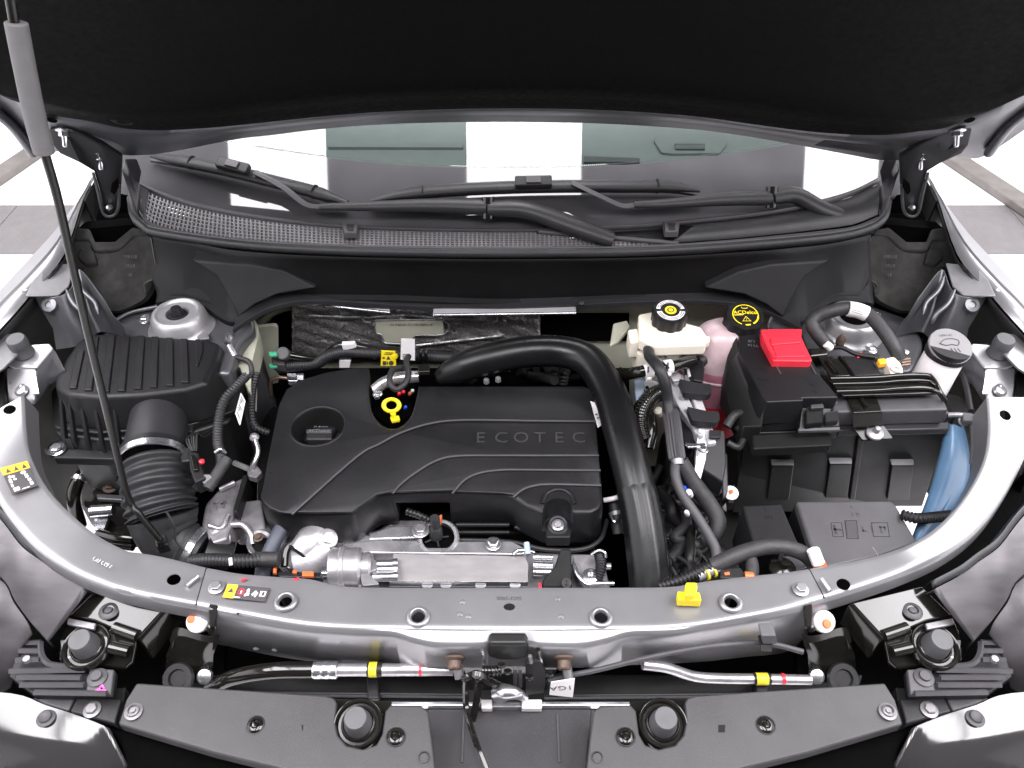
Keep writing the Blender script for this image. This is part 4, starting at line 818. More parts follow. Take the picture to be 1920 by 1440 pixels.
for i in range(36):
    a = 2 * math.pi * i / 36
    for k in range(8):
        b = 2 * math.pi * k / 8; rr_ = .0135 + .0042 * math.cos(b); vs.append(cz + V((math.cos(a) * rr_ * 1.05, math.sin(a) * rr_ * .62, math.sin(a) * rr_ * .55)) + V((0, -.5, .87)) * math.sin(b) * .0042)
for i in range(36):
    for k in range(8): fs.append((i * 8 + k, i * 8 + (k + 1) % 8, ((i + 1) % 36) * 8 + (k + 1) % 8, ((i + 1) % 36) * 8 + k))
mk("ring", vs, fs, m_['yellow'], dp, ang=60)
tube("stem", [Z(737, 775, .862), Z(739, 784, .85)], .005, m_['yellow'], dp, 10); prism("collar", [(731, 780), (748, 778), (750, 786), (734, 789)], .853, .008, m_['yellow'], dp, bev=.002); tube("blade", [Z(740, 786, .848), Z(741, 792, .80)], .003, m_['alu'], dp, 6)
# metal pipe, red plugs in the notch
cp_ = thing("coolant_crossover_pipe", "short silver pipe with a looped black hose in the engine cover notch", "pipe", Z(740, 720, .82))
tube("pipe", [Z(702, 732, .855), Z(720, 718, .865), Z(745, 709, .872), Z(785, 706, .872)], .0115, m_['alu'], cp_, 14); prism("flange", [(698, 728), (706, 724), (712, 742), (702, 744)], .862, .01, m_['alu'], cp_, bev=.002)
tube("hose_loop", [Z(765, 690, .89), Z(740, 692, .90), Z(731, 706, .905), Z(733, 722, .90), Z(745, 730, .895), Z(760, 718, .90), Z(766, 700, .905), Z(762, 680, .905), Z(766, 668, .90)], .0058, m_['rubber'], cp_, 10)
bolt(Z(708, 740, .862), .006, m_['zinc'], cp_); prism("bracket", [(783, 684), (806, 682), (806, 696), (784, 697)], .895, .01, m_['gloss'], cp_, bev=.002)
for (x, y, mm) in ((748, 740, 'red'), (756, 737, 'red'), (768, 740, 'orange'), (773, 735, 'white'), (760, 766, 'cobalt')): lathe("wire_seal", [(.0035, 0), (.0035, .008), (.002, .010), (.0001, .010)], Z(x, y, .835), m_[mm], cp_, (.2, -.4, .9), 10)

# ================================================================== ENGINE METAL IN FRONT OF THE COVER
en = thing("engine_block", "cast aluminium cylinder head and exhaust side of the engine below the cover", "engine", Z(830, 1060, .6))
prism("head", [(560, 992), (640, 1002), (700, 1000), (735, 975), (845, 975), (850, 1008), (960, 1012), (1000, 1035), (1130, 1040), (1150, 1130), (560, 1130)], .752, .2, m_['alu_dull'], en, bev=.01, r=8)
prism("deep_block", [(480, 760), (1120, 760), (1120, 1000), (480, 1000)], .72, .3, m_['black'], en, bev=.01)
prism("head_rail", [(640, 1018), (700, 1012), (790, 1012), (800, 1026), (840, 1026), (850, 1014), (960, 1014), (990, 1030), (980, 1040), (640, 1036)], .775, .03, m_['alu'], en, bev=.005, r=5)
prism("head_face", [(500, 992), (600, 996), (700, 1004), (735, 1000), (736, 1022), (640, 1042), (600, 1066), (540, 1066), (505, 1030)], .768, .04, m_['alu'], en, bev=.006, r=6)
prism("head_web", [(690, 1000), (735, 985), (800, 985), (800, 1008), (690, 1012)], .77, .03, m_['alu'], en, bev=.006, r=6)
lathe("plug_boss", [(.036, -.03), (.036, .002), (.033, .005), (.028, .005), (.026, -.03)], Z(822, 1010, .775), m_['alu'], en, (0, -.2, 1), 30, cap=False)
lathe("plug_well", [(.027, -.004), (.001, -.006)], Z(822, 1010, .775), m_['void'], en, (0, -.2, 1), 24, cap=False)
bolt(Z(789, 995, .785), .010, m_['alu'], en); bolt(Z(925, 1020, .782), .009, m_['zinc'], en)
cl = thing("ignition_coil", "black ignition coil stem standing in the round cast boss", "ignition coil", Z(818, 1000, .77))
lathe("stem", [(.012, 0), (.011, .02), (.008, .024), (.0085, .045), (.007, .048), (.0001, .048)], Z(818, 1006, .772), m_['rubber'], cl, (0, .1, 1), 18)
for a in range(5): lathe("fin", [(.002, 0), (.0015, .022)], Z(818, 1008, .772), m_['rubber'], cl, (math.cos(a * 1.25), math.sin(a * 1.25), .15), 6)
prism("orange_tab", [(824, 966), (829, 964), (827, 978), (823, 980)], .80, .01, m_['orange'], cl, bev=.001); conduit("lead", [Z(762, 958, .80), Z(785, 966, .80), Z(806, 976, .79)], .006, m_['plastic_deep'], cl)
hs = thing("exhaust_heat_shield", "flat brushed metal heat shield just behind the tie bar", "heat shield", Z(860, 1070, .78))
P4 = [(737, 1037, .79), (985, 1042, .79), (991, 1058, .788), (990, 1092, .78), (730, 1090, .78)]
prism("plate", P4, 1, .004, m_['brushed'], hs, bev=.0015); prism("folded_edge", [(730, 1089, .782), (990, 1091, .782), (990, 1098, .774), (730, 1098, .774)], 1, .004, m_['zinc'], hs, bev=.0015)
for x in (790, 825, 890, 955): prism("edge_nick", [(x, 1096), (x + 22, 1096), (x + 18, 1101), (x + 3, 1101)], .7765, .003, m_['alu'], hs, bev=.0008)
tube("corner_hook", [Z(962, 1040, .797), Z(972, 1032, .80), Z(990, 1033, .80), Z(1002, 1036, .798)], .0035, m_['zinc'], hs, 8)
tube("spacer", [Z(987, 1018, .805), Z(990, 1040, .80)], .0052, m_['ltblue'], hs, 10)
pm = thing("fuel_pump", "silver cylindrical high pressure pump left of the brushed heat shield", "pump", Z(665, 1070, .75))
c0 = Z(618, 1068, .785); axp = V((1, .05, .0))
lathe("drum", [(.020, 0), (.033, .002), (.035, .006), (.035, .018), (.037, .020), (.037, .026), (.034, .028), (.034, .050), (.030, .054), (.026, .054), (.026, .066), (.022, .070), (.012, .070)], c0, m_['alu'], pm, axp, 36, ang=30)
prism("lug", [(676, 1055), (690, 1045), (705, 1050), (708, 1066), (690, 1075), (712, 1095), (680, 1098), (676, 1080)], .80, .02, m_['alu'], pm, bev=.004, r=4)
for y in (1058, 1068, 1082): lathe("pipe_stub", [(.0075, 0), (.0075, .032), (.009, .032), (.009, .04)], Z(700, y, .79), m_['zinc'], pm, (1, .02, 0), 14)
lathe("inlet", [(.006, 0), (.006, .02), (.009, .02), (.009, .03)], Z(605, 1075, .78), m_['zinc'], pm, (1, 0, 0), 12)
tb = thing("turbo_housing", "cast aluminium elbow housing below the front left of the engine cover", "casting", Z(585, 1050, .7))
vs, fs = tube_geo(crs([Z(600, 990, .79), Z(580, 1015, .792), Z(565, 1035, .785)], 6), lambda t: .024, 20); mk("elbow", vs, fs, m_['alu'], tb)
vs, fs = tube_geo(crs([Z(560, 1060, .76), Z(590, 1050, .765), Z(615, 1030, .77)], 6), lambda t: .036, 20); mk("volute", vs, fs, m_['alu_dull'], tb)
lathe("mouth", [(.025, 0), (.022, .004), (.0001, .002)], Z(563, 1037, .785), m_['plastic_deep'], tb, Z(565, 1035, .785) - Z(580, 1015, .792), 20)
tube("feed_pipe", [Z(588, 992, .80), Z(555, 1012, .80), Z(537, 1032, .795), Z(533, 1062, .785)], .006, m_['gloss'], tb, 10); bolt(Z(614, 1010, .80), .011, m_['alu'], tb, (.4, -.3, .8)); prism("lug", [(595, 1000), (620, 1005), (625, 1022), (600, 1025)], .79, .02, m_['alu'], tb, bev=.004, r=4)
bh = tube("breather_hose", [Z(528, 990, .80), Z(515, 1015, .795), Z(503, 1040, .785), Z(494, 1062, .77), Z(490, 1100, .75)], .0125, m_['ltblue'], None, 14); tag(bh, "blue grey breather hose dropping from the engine cover's front left corner", "hose"); bh.data.materials.clear(); mat('hose_blue', (.05, .055, .075), .5); bh.data.materials.append(MAT['hose_blue'])
pl = thing("orange_locked_connector", "black connector with orange locks beside the silver pump", "connector", Z(570, 1075, .76))
prism("body", [(520, 1070), (600, 1072), (604, 1084), (522, 1082)], .80, .02, m_['plastic'], pl, bev=.003)
for (x, y, w_, h_) in ((566, 1071, 22, 9), (548, 1068, 8, 6), (512, 1058, 6, 16)): prism("lock", [(x, y), (x + w_, y), (x + w_, y + h_), (x, y + h_)], .806, .006, m_['orange'], pl, bev=.001)
rs = thing("heat_resistant_bracket", "matte black fin shaped bracket right of the brushed heat shield", "bracket", Z(1040, 1070, .76))
prism("fin", [(1050, 1028, .815), (1072, 1028, .815), (1072, 1102, .785), (1015, 1102, .785), (1018, 1085, .79), (1040, 1060, .80)], 1, .03, m_['black'], rs, bev=.004); lathe("socket", [(.008, 0), (.008, .004), (.005, .004), (.0001, .001)], Z(1062, 1094, .79), m_['plastic'], rs, (0, -.4, 1), 14)
prism("red_tab", [(1009, 1093), (1014, 1092), (1016, 1102), (1012, 1103)], .79, .004, m_['red'], rs, bev=.0008)
sb = thing("alternator_bracket", "silver pressed bracket with bolt and black corrugated hose near the charge pipe", "bracket", Z(1100, 1080, .75))
prism("arm", [(1073, 1040), (1120, 1042), (1118, 1088), (1105, 1096), (1092, 1088), (1076, 1062)], .785, .02, m_['alu_dull'], sb, bev=.004, r=5); lathe("eye", [(.013, 0), (.013, .006), (.008, .008), (.005, .008), (.0045, .002), (.0001, .002)], Z(1107, 1082, .79), m_['zinc'], sb, n=20)
tube("edge", [Z(1075, 1058, .792), Z(1085, 1080, .792), Z(1100, 1095, .79), Z(1115, 1094, .79), Z(1150, 1094, .78)], .004, m_['zinc'], sb, 8)
conduit("boot", [Z(1124, 1040, .80), Z(1127, 1062, .80), Z(1120, 1088, .79)], .0085, m_['plastic'], sb, pitch=.004); tube("spring_clip", [Z(1108, 1040, .81), Z(1122, 1032, .815), Z(1134, 1036, .812), Z(1136, 1046, .81)], .0024, m_['zinc'], sb, 6)
for y in (1045, 1060, 1072): tube("fitting", [Z(1000, y, .785), Z(1036, y + 1, .785)], .007, m_['zinc'], sb, 12)
tube("fitting", [Z(1130, 1062, .78), Z(1145, 1062, .78)], .006, m_['alu'], sb, 10); 
wh = thing("hose_with_spring_clamp", "short black hose with silver spring clamp right of the engine cover", "hose", Z(1150, 960, .78))
tube("hose", [Z(1150, 940, .80), Z(1155, 965, .79), Z(1160, 1000, .77)], .011, m_['rubber'], wh, 12); tube("white_sleeve", [Z(1132, 938, .815), Z(1150, 935, .818), Z(1164, 930, .818)], .0045, m_['white'], wh, 10)
lathe("spring_clamp", [(.0125, 0), (.0128, .007)], Z(1154, 960, .792), m_['alu_dull'], wh, Z(1155, 965, .79) - Z(1150, 940, .80), 18, cap=False); tube("clamp_ear", [Z(1144, 964, .80), Z(1152, 978, .80), Z(1160, 968, .80)], .0024, m_['zinc'], wh, 6)
wt = plate("identification_tag", [Z(1107, 752, .88), Z(1115, 755, .88), (Z(1131, 795, .865)), Z(1121, 802, .865)], (.0, .001, -.002), m_['white'], None, 0); tag(wt, "white paper tag tucked between engine cover and charge pipe", "tag")
marks("print", [Z(1112, 772, .8775), Z(1119, 770, .8775), Z(1129, 793, .8675), Z(1122, 797, .8675)], [rc(.2, .2, .8, .3), rc(.2, .5, .8, .58)], m_['sticker'], wt, .001)

# charge pipe
ch = thing("charge_air_pipe", "thick black plastic air pipe arching over the engine cover and down to the front", "air pipe", Z(1190, 900, .76))
CH = [(818, 712, .858), (850, 696, .872), (905, 676, .893), (985, 660, .905), (1055, 660, .91), (1105, 678, .912), (1140, 730, .903), (1163, 800, .89), (1184, 880, .868), (1203, 965, .835), (1214, 1040, .80), (1222, 1110, .765)]
def chr_(t): return .010 + .0205 * min(1, t / .13) ** .7 if t < .13 else .0305 + .004 * max(0, t - .5) * 2
vs, fs = tube_geo(crs([zp(p, 0) for p in CH], 10), chr_, 26); mk("pipe", vs, fs, m_['gloss'], ch, ang=70)
vs = []; fs = []
Q = crs([zp(p, 0) for p in CH], 10); nQ = len(Q); q0 = 84; Q = Q[q0:]
nn = 72
for i, p in enumerate(Q):
    t = (Q[min(i + 1, len(Q) - 1)] - Q[max(i - 1, 0)]).normalized(); a_ = V((1, 0, 0)) - t * t.x; a_.normalize(); b_ = t.cross(a_)
    for k in range(nn):
        an = 2 * math.pi * k / nn; r_ = chr_((i + q0) / (nQ - 1)) + (.0006 + .0007 * math.cos(an * 10) if i else -.0004); vs.append(p + a_ * math.cos(an) * r_ + b_ * math.sin(an) * r_)
for i in range(len(Q) - 1):
    for k in range(nn): fs.append((i * nn + k, i * nn + (k + 1) % nn, (i + 1) * nn + (k + 1) % nn, (i + 1) * nn + k))
mk("ribbed_sleeve", vs, fs, m_['gloss'], ch, ang=70)
MAT['pipe'] = mat('pipe', (.005, .005, .0055), .32, ns=16, nv=.15, bump=.1, bs=300, rv=.3, spec=.35)
for o in list(ch.children): o.data.materials.clear(); o.data.materials.append(MAT['pipe'])
# ================================================================== BULKHEAD DRESSING
fo = thing("heat_insulation_mat", "crinkled silver foil insulation mat on the bulkhead behind the engine", "insulation mat", Y(780, 650, 1.30))
def foil_pt(x, y):
    p = Y(x, y, 1.312); n = math.sin(x * .21 + y * .4) * .5 + math.sin(x * .083 - y * .3) + math.sin(x * .5 + 2) * .3
    return p + V((0, -.0035 * n, 0))
rowsF = []
for j in range(15):
    y = 570 + j * 7.0
    rowsF.append([foil_pt(548 + (1012 - 548) * i / 90, y + (i / 90) * (16 if j < 3 else 8)) for i in range(91)])
sheet("foil", rowsF, m_['foil'], fo, .002, ang=80)
Tc = [(703, 601), (831, 601), (832, 627), (779, 629), (772, 643), (722, 643), (716, 628), (705, 623)]
tcp = vplate("cut_out_panel", Tc, 1.300, .006, m_['cream'], fo, r=3)
tube("cut_out_rim", [Y(p[0], p[1], 1.3005) for p in Tc] + [Y(703, 601, 1.3005)], .0018, m_['alu'], fo, 6, 3)
scrawl(Y(772, 609, 1.2985), (1, 0, 0), (0, 0, 1), .088, .006, 17, m_['cream_dk'], tcp)
for (pa, pb) in ((((580, 592), (690, 596)), ((700, 594), (760, 590))), (((760, 590), (830, 598)), ((830, 598), (930, 602))), (((780, 648), (850, 640)), ((850, 640), (940, 630)))):
    tube("foil_crease", [Y(pa[0][0], pa[0][1], 1.303), Y(pa[1][0], pa[1][1], 1.302), Y(pb[0][0], pb[0][1], 1.303), Y(pb[1][0], pb[1][1], 1.304)], .0028, m_['foil'], fo, 6)
tu = thing("fuel_line", "ribbed black fuel hose with yellow warning label in front of the foil mat", "hose", Y(700, 665, 1.2))
FLp = [(520, 690), (548, 686), (590, 682), (615, 668), (645, 660), (690, 662), (740, 664), (800, 668), (860, 672)]
conduit("hose", [Y(p[0], p[1], 1.20) for p in FLp], .0115, m_['rubber'], tu, pitch=.004, amp=.05, n=12)
tube("second_hose", [Y(p[0], p[1], 1.23) for p in ((600, 682), (625, 655), (650, 647), (700, 655), (760, 660), (850, 666))], .009, m_['gloss'], tu, 10)
q = [Y(715, 658, 1.184), Y(741, 659, 1.184), Y(743, 686, 1.180), Y(714, 686, 1.180)]
yl = plate("warning_label", q, (0, .002, 0), m_['yellow'], tu, 0); marks("print", q, [rc(.1, .38, .25, .5), [(.35, .55), (.5, .3), (.65, .55)], rc(.12, .65, .35, .92), ell(.68, .78, .16, .16), rc(.4, .66, .46, .9), rc(.3, .06, .85, .11), rc(.2, .16, .75, .21)], m_['sticker'], yl, .001)
lathe("label_stud", [(.007, 0), (.006, .004), (.0001, .005)], Y(740, 667, 1.186), m_['yellow'], tu, (0, -1, .1), 14)
for (a, b) in ((((640, 646), (664, 645), (668, 652), (644, 658)), 0), (((636, 676), (658, 676), (655, 690), (636, 690)), 1)):
    plate("white_wrap", [Y(p[0], p[1], 1.195) for p in a], (0, .01, 0), m_['white'], tu, .001)
qr = [Y(752, 635, 1.175), Y(778, 636, 1.175), Y(778, 676, 1.17), Y(751, 674, 1.17)]
ql = plate("identification_tag", qr, (0, .001, 0), m_['white'], None, 0); tag(ql, "square white paper tag standing behind the dipstick notch", "tag"); marks("print", qr, [rc(.15, .72, .45, .77), rc(.15, .82, .6, .87), rc(.15, .9, .4, .94), rc(.6, .7, .66, .92)], m_['sticker'], ql, .001)
for x in (790, 800): tube("tie_strap", [Y(x, 655, 1.19), Y(x - 2, 664, 1.183), Y(x, 677, 1.19)], .0035, m_['plastic'], tu, 6)
qc = thing("quick_connector", "grey quick connector with green release tabs at the left of the bulkhead", "connector", Y(525, 675, 1.22))
lathe("cap", [(.013, -.02), (.013, .008), (.011, .01), (.0001, .01)], Y(532, 664, 1.20), m_['stop'], qc, (0, -.6, .8), 18); tube("spigot", [Y(540, 666, 1.205), Y(570, 671, 1.205), Y(596, 674, 1.205)], .009, m_['gloss'], qc, 12)
for y in (662, 684): prism("release_tab", [(503, y - 3), (518, y - 3), (520, y + 3), (505, y + 4)], Y(510, y, 1.19).z, .006, m_['green'], qc, bev=.0015)
prism("housing", [(508, 668), (534, 668), (534, 684), (510, 682)], Y(520, 675, 1.20).z, .02, m_['plastic_grey'], qc, bev=.003)
ap = thing("air_conditioning_pipe", "thin copper coloured pipe with bright fitting left of the engine cover", "pipe", Y(540, 705, 1.2))
tube("pipe", [Y(508, 740, 1.2), Y(508, 716, 1.2), Y(520, 708, 1.2), Y(540, 709, 1.2)], .0042, m_['copper'], ap, 10); prism("fitting", [(537, 699), (556, 699), (558, 714), (539, 714)], Y(545, 705, 1.195).z, .014, m_['zinc'], ap, bev=.002); lathe("nut", [(.009, 0), (.009, .012)], Y(558, 708, 1.195), m_['alu'], ap, (1, .1, -.1), 6)
sw = thing("strut_tower_fitting", "zinc plated pipe fitting on the edge of the left strut tower", "fitting", Z(432, 655, .90))
prism("block", [(416, 640), (432, 632), (442, 650), (424, 655)], .925, .012, m_['zinc'], sw, bev=.003); tube("tube_end", [Z(430, 648, .93), Z(436, 660, .925), Z(440, 668, .92)], .006, m_['alu'], sw, 10); lathe("cap_nut", [(.008, 0), (.006, .008)], Z(430, 632, .925), m_['zinc'], sw, n=10)
tube("wire_tangle", [Z(436, 668, .92), Z(452, 672, .915), Z(468, 680, .91), Z(472, 700, .90), Z(462, 712, .9)], .005, m_['tape'], sw, 8)
# dark clutter of looms behind and right of the cover
lo_ = thing("wiring_loom", "tangle of dark taped wiring and hoses right of the charge air pipe", "wiring", Z(1280, 960, .6))
random.seed(11)
for k in range(26):
    x = random.uniform(1235, 1350); y = random.uniform(840, 1060); z = random.uniform(.60, .76); pts = []
    for j in range(5):
        pts.append(Z(x, y, z)); x += random.uniform(-35, 35); y += random.uniform(5, 40); z += random.uniform(-.03, .03)
    tube("cable", pts, random.choice((.004, .006, .009)), m_[random.choice(('rubber', 'tape', 'plastic_deep', 'gloss'))], lo_, 8, 5)
lm = thing("gearbox_housing", "dark gearbox casting in the shade below the wiring between pipe and battery", "gearbox", Z(1290, 960, .45))
prism("housing", [(1240, 800), (1400, 800), (1390, 1080), (1240, 1080)], .60, .2, m_['plastic_deep'], lm, bev=.02, seg=3)
for k in range(14):
    x = random.uniform(1245, 1370); y = random.uniform(830, 1060); lathe("rib_boss", [(.014, 0), (.012, .02), (.005, .022), (.0001, .022)], Z(x, y, .60), m_[random.choice(('plastic_deep', 'alu_dull', 'gloss'))], lm, (random.uniform(-.4, .4), random.uniform(-.5, .1), 1), 12)
lf = thing("turbo_hoses", "dark hoses and pipes in the gap behind the engine cover", "hose", Z(950, 690, .7))
for k in range(22):
    x = random.uniform(830, 1120); y = random.uniform(680, 712); z = random.uniform(.72, .84); pts = []
    for j in range(4): pts.append(Z(x, y, z)); x += random.uniform(-40, 40); y += random.uniform(-14, 10); z += random.uniform(-.04, .03)
    tube("hose", pts, random.choice((.004, .007, .010)), m_[random.choice(('rubber', 'plastic_deep', 'gloss'))], lf, 8, 5)
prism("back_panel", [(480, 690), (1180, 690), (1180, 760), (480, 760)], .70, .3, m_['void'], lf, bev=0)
for (x, y) in ((912, 717), (934, 714)): lathe("clip", [(.006, 0), (.005, .008), (.0001, .009)], Z(x, y, .862), m_['alu_dull'], lf, n=10)
conduit("ribbed_hose", [Z(1052, 720, .80), Z(1056, 700, .82), Z(1062, 685, .83)], .012, m_['rubber'], lf, pitch=.006)

# ================================================================== RESERVOIRS
def scallop(name, r, h, c, mt, parent, n=10, ax=(0, 0, 1)):
    ax = V(ax).normalized(); a = V((1, 0, 0)); b = ax.cross(a); m = n * 8; vs = []; fs = []
    for (k, hh, am) in ((1.0, 0, 1), (1.0, h * .85, 1), (.95, h, .8), (.80, h, 0), (.78, h * .96, 0)):
        for i in range(m):
            t = 2 * math.pi * i / m; rr_ = r * k * (1 - .07 * am * (.5 + .5 * math.cos(n * t)) ** 2); vs.append(V(c) + ax * hh + (a * math.cos(t) + b * math.sin(t)) * rr_)
    for j in range(4):
        for i in range(m): fs.append((j * m + i, j * m + (i + 1) % m, (j + 1) * m + (i + 1) % m, (j + 1) * m + i))
    fs.append(tuple(range(4 * m, 5 * m))); fs.append(tuple(range(m - 1, -1, -1)))
    return mk(name, vs, fs, mt, parent, ang=40)
def ringtext(s, c, r, size, mt, parent, a0, a1, ax, inward=False):
    ax = V(ax).normalized(); xx = V((1, 0, 0)); yy = ax.cross(xx)
    for i, ch_ in enumerate(s):
        if ch_ == ' ': continue
        a = R(a0 + (a1 - a0) * i / max(1, len(s) - 1)); rd = xx * math.cos(a) + yy * math.sin(a); tg = xx * math.sin(a) - yy * math.cos(a)
        if inward: tg = -tg; up = -rd
        else: up = rd
        text(ch_, V(c) + rd * r, tg, up, size, mt, parent, name="letter", ext=.0001)
def disc(name, c, r0, r1, ax, mt, parent, a0=0, a1=360, n=40):
    ax = V(ax).normalized(); xx = V((1, 0, 0)); yy = ax.cross(xx); vs = []; fs = []
    for i in range(n + 1):
        a = R(a0 + (a1 - a0) * i / n); d = xx * math.cos(a) + yy * math.sin(a); vs += [V(c) + d * r0, V(c) + d * r1]
    for i in range(n): fs.append((2 * i, 2 * i + 1, 2 * i + 3, 2 * i + 2))
    return mk(name, vs, fs, mt, parent, False, fix=False)
br = thing("brake_fluid_reservoir", "cream plastic brake fluid reservoir with scalloped black and white cap", "reservoir", Z(1250, 660, .85))
prism("upper_body", [(1197, 588), (1224, 583), (1286, 604), (1315, 612), (1328, 632), (1324, 645), (1229, 648), (1199, 635)], .965, .028, m_['tank'], br, bev=.006, seg=3, r=4)
prism("side_pocket", [(1177, 617), (1196, 615), (1200, 640), (1182, 642)], .955, .04, m_['tank'], br, bev=.004); prism("back_bracket", [(1150, 606), (1176, 600), (1182, 612), (1160, 640), (1143, 648)], .925, .01, m_['cream'], br, bev=.003)
prism("lower_body", [(1188, 640), (1255, 645), (1250, 664), (1215, 672), (1196, 664)], .93, .05, m_['tank'], br, bev=.006, r=4)
prism("nose", [(1318, 628), (1332, 630), (1331, 640), (1320, 642)], .96, .015, m_['tank'], br, bev=.003)
bc = Z(1253, 603, .966); axc = (0, -.12, 1)
cap = scallop("cap", .033, .030, bc, m_['plastic'], br, 10, axc); tc_ = bc + V(axc).normalized() * .0302
disc("ring_print", tc_, .019, .0262, axc, m_['white'], cap, 8, 172); disc("ring_print", tc_, .0165, .0262, axc, m_['white'], cap, 188, 352)
disc("yellow_centre", tc_, .0, .0105, axc, m_['yellow'], cap); lathe("hub_mark", [(.0065, 0), (.0065, .0004), (.0045, .0004), (.0045, 0)], tc_ + V((0, 0, .0004)), m_['sticker'], cap, axc, 20, cap=False)
for r_, a_list in ((.0238, (20, 55, 62, 95, 103, 140, 148, 165, 200, 240, 250, 300, 308, 345)), (.0205, (15, 60, 70, 110, 120, 160, 195, 250, 262, 310, 320, 350))):
    for k in range(0, len(a_list), 2): disc("ring_lettering", tc_ + V(axc).normalized() * .0004, r_ - .0006, r_ + .0006, axc, m_['sticker'], cap, a_list[k], a_list[k + 1], 10)
hb = tube("brake_reservoir_hose", [Z(1216, 650, .945), Z(1218, 668, .955), Z(1234, 688, .972), Z(1246, 715, .955), Z(1252, 748, .92), Z(1256, 780, .90)], .010, m_['rubber'], None, 12); tag(hb, "black hose dropping from the cream brake reservoir to a ribbed sleeve", "hose")
vs = []; fs = []
Q = crs([Z(1256, 768, .90), Z(1262, 800, .895), Z(1266, 835, .885), Z(1270, 862, .875)], 6)
for i, p in enumerate(Q):
    t = (Q[min(i + 1, len(Q) - 1)] - Q[max(i - 1, 0)]).normalized(); a_ = V((1, 0, 0)) - t * t.x; a_.normalize(); b_ = t.cross(a_)
    for k in range(64):
        an = 2 * math.pi * k / 64; r_ = (.0135 + .0013 * math.cos(an * 16)) * (.85 if i in (0, len(Q) - 1) else 1); vs.append(p + a_ * math.cos(an) * r_ + b_ * math.sin(an) * r_)
for i in range(len(Q) - 1):
    for k in range(64): fs.append((i * 64 + k, i * 64 + (k + 1) % 64, (i + 1) * 64 + (k + 1) % 64, (i + 1) * 64 + k))
rsl = mk("ribbed_sleeve", vs, fs, m_['plastic_grey'], None, ang=70); tag(rsl, "grey lengthwise ribbed rubber sleeve on the hose left of the aluminium bracket", "hose sleeve")
lathe("band", [(.0155, -.003), (.0155, .003)], Z(1258, 770, .90), m_['rubber'], rsl, Q[1] - Q[0], 20); lathe("end_collar", [(.011, 0), (.010, .01)], Q[-1], m_['alu_dull'], rsl, Q[-1] - Q[-2], 16)
for nm, lab, pts, r_, mt in (("clutch_hose", "slim black hose running from the ribbed sleeve down to the front wiring", [Z(1268, 862, .872), Z(1266, 890, .865), Z(1278, 925, .85), Z(1305, 965, .835), Z(1330, 1005, .82), Z(1342, 1030, .81), Z(1344, 1055, .80)], .0085, 'plastic_grey'), ("taped_cable", "thick cloth taped cable looping beside the slim hose below the aluminium bracket", [Z(1275, 865, .868), Z(1300, 905, .84), Z(1330, 945, .815), Z(1345, 975, .80), Z(1340, 1000, .785), Z(1322, 1010, .77)], .0145, 'tape')):
    tag(tube(nm, pts, r_, m_[mt], None, 12), lab, "hose" if nm == "clutch_hose" else "cable")
et = thing("coolant_expansion_tank", "translucent pinkish coolant tank with red fluid and yellow marked black cap", "expansion tank", Z(1350, 700, .70))
tcn = Z(1352, 668, .885)
vs, fs = lathe_geo([(.001, -.20), (.05, -.195), (.068, -.17), (.075, -.12), (.076, -.04), (.074, .0), (.068, .03), (.062, .045), (.052, .060), (.040, .070), (.030, .076), (.001, .076)], tcn, (0, 0, 1), 36)
vs = [V((v.x, tcn.y + (v.y - tcn.y) * .8, v.z)) for v in vs]; mk("tank", vs, fs, m_['pink'], et, ang=60)
vs, fs = lathe_geo([(.069, -.18), (.0762, -.125), (.0772, -.085), (.0772, -.082)], tcn, (0, 0, 1), 36, cap=False)
vs = [V((v.x, tcn.y + (v.y - tcn.y) * .81, v.z)) for v in vs]; mk("fluid", vs, fs, m_['coolant'], et, ang=60)
vs, fs = lathe_geo([(.0765, -.086), (.0768, -.05), (.0768, -.02), (.076, .002)], tcn, (0, 0, 1), 36, cap=False)
vs = [V((v.x, tcn.y + (v.y - tcn.y) * .806, v.z)) for v in vs]; mk("fluid_tint", vs, fs, m_['pink_deep'], et, ang=60)
prism("level_mark", [(1345, 735), (1359, 733), (1358, 750), (1345, 752)], Z(1350, 740, .81).z, .004, m_['pink'], et, bev=.001); tube("seam", [tcn + V((math.cos(a / 8 * 6.283) * .0775, math.sin(a / 8 * 6.283) * .062, -.02)) for a in range(9)], .003, m_['pink'], et, 6)
ec_c = Z(1389, 609, .957); axe = (.05, -.25, 1)
cap2 = scallop("cap", .036, .030, ec_c, m_['plastic'], et, 9, axe); t2 = ec_c + V(axe).normalized() * .0304
disc("ring_print", t2, .0225, .0242, axe, m_['yellow'], cap2, 15, 245); disc("ring_print", t2, .0215, .0245, axe, m_['yellow'], cap2, 262, 285); disc("ring_print", t2, .0215, .0245, axe, m_['yellow'], cap2, 300, 352); disc("ring_print", t2, .0225, .0242, axe, m_['yellow'], cap2, -8, 15)
yv = V(axe).normalized().cross(V((1, 0, 0))); xv = V((1, 0, 0))
text("ACDelco", t2 + yv * .005 + V((0, 0, .0004)), (1, 0, 0), yv, .0115, m_['yellow'], cap2, ext=.0004); tube("symbol_print", [t2 + yv * .019 + xv * -.005, t2 + yv * .0155 + xv * -.004, t2 + yv * .0155 + xv * .005, t2 + yv * .018 + xv * .006], .0007, m_['yellow'], cap2, 4, 1); tube("underline_print", [t2 + yv * -.0005 + xv * -.0215, t2 + yv * .0005 + xv * -.004], .0009, m_['yellow'], cap2, 4, 1)
tri = [t2 - yv * .004, t2 - yv * .0145 + xv * .0075, t2 - yv * .0145 - xv * .0075]; tube("triangle_print", [p + V((0, 0, .0003)) for p in (tri[0], tri[1], tri[2], tri[0])], .0008, m_['yellow'], cap2, 4, 1); text("!", t2 - yv * .0108 + V((0, 0, .0004)), (1, 0, 0), yv, .007, m_['yellow'], cap2)
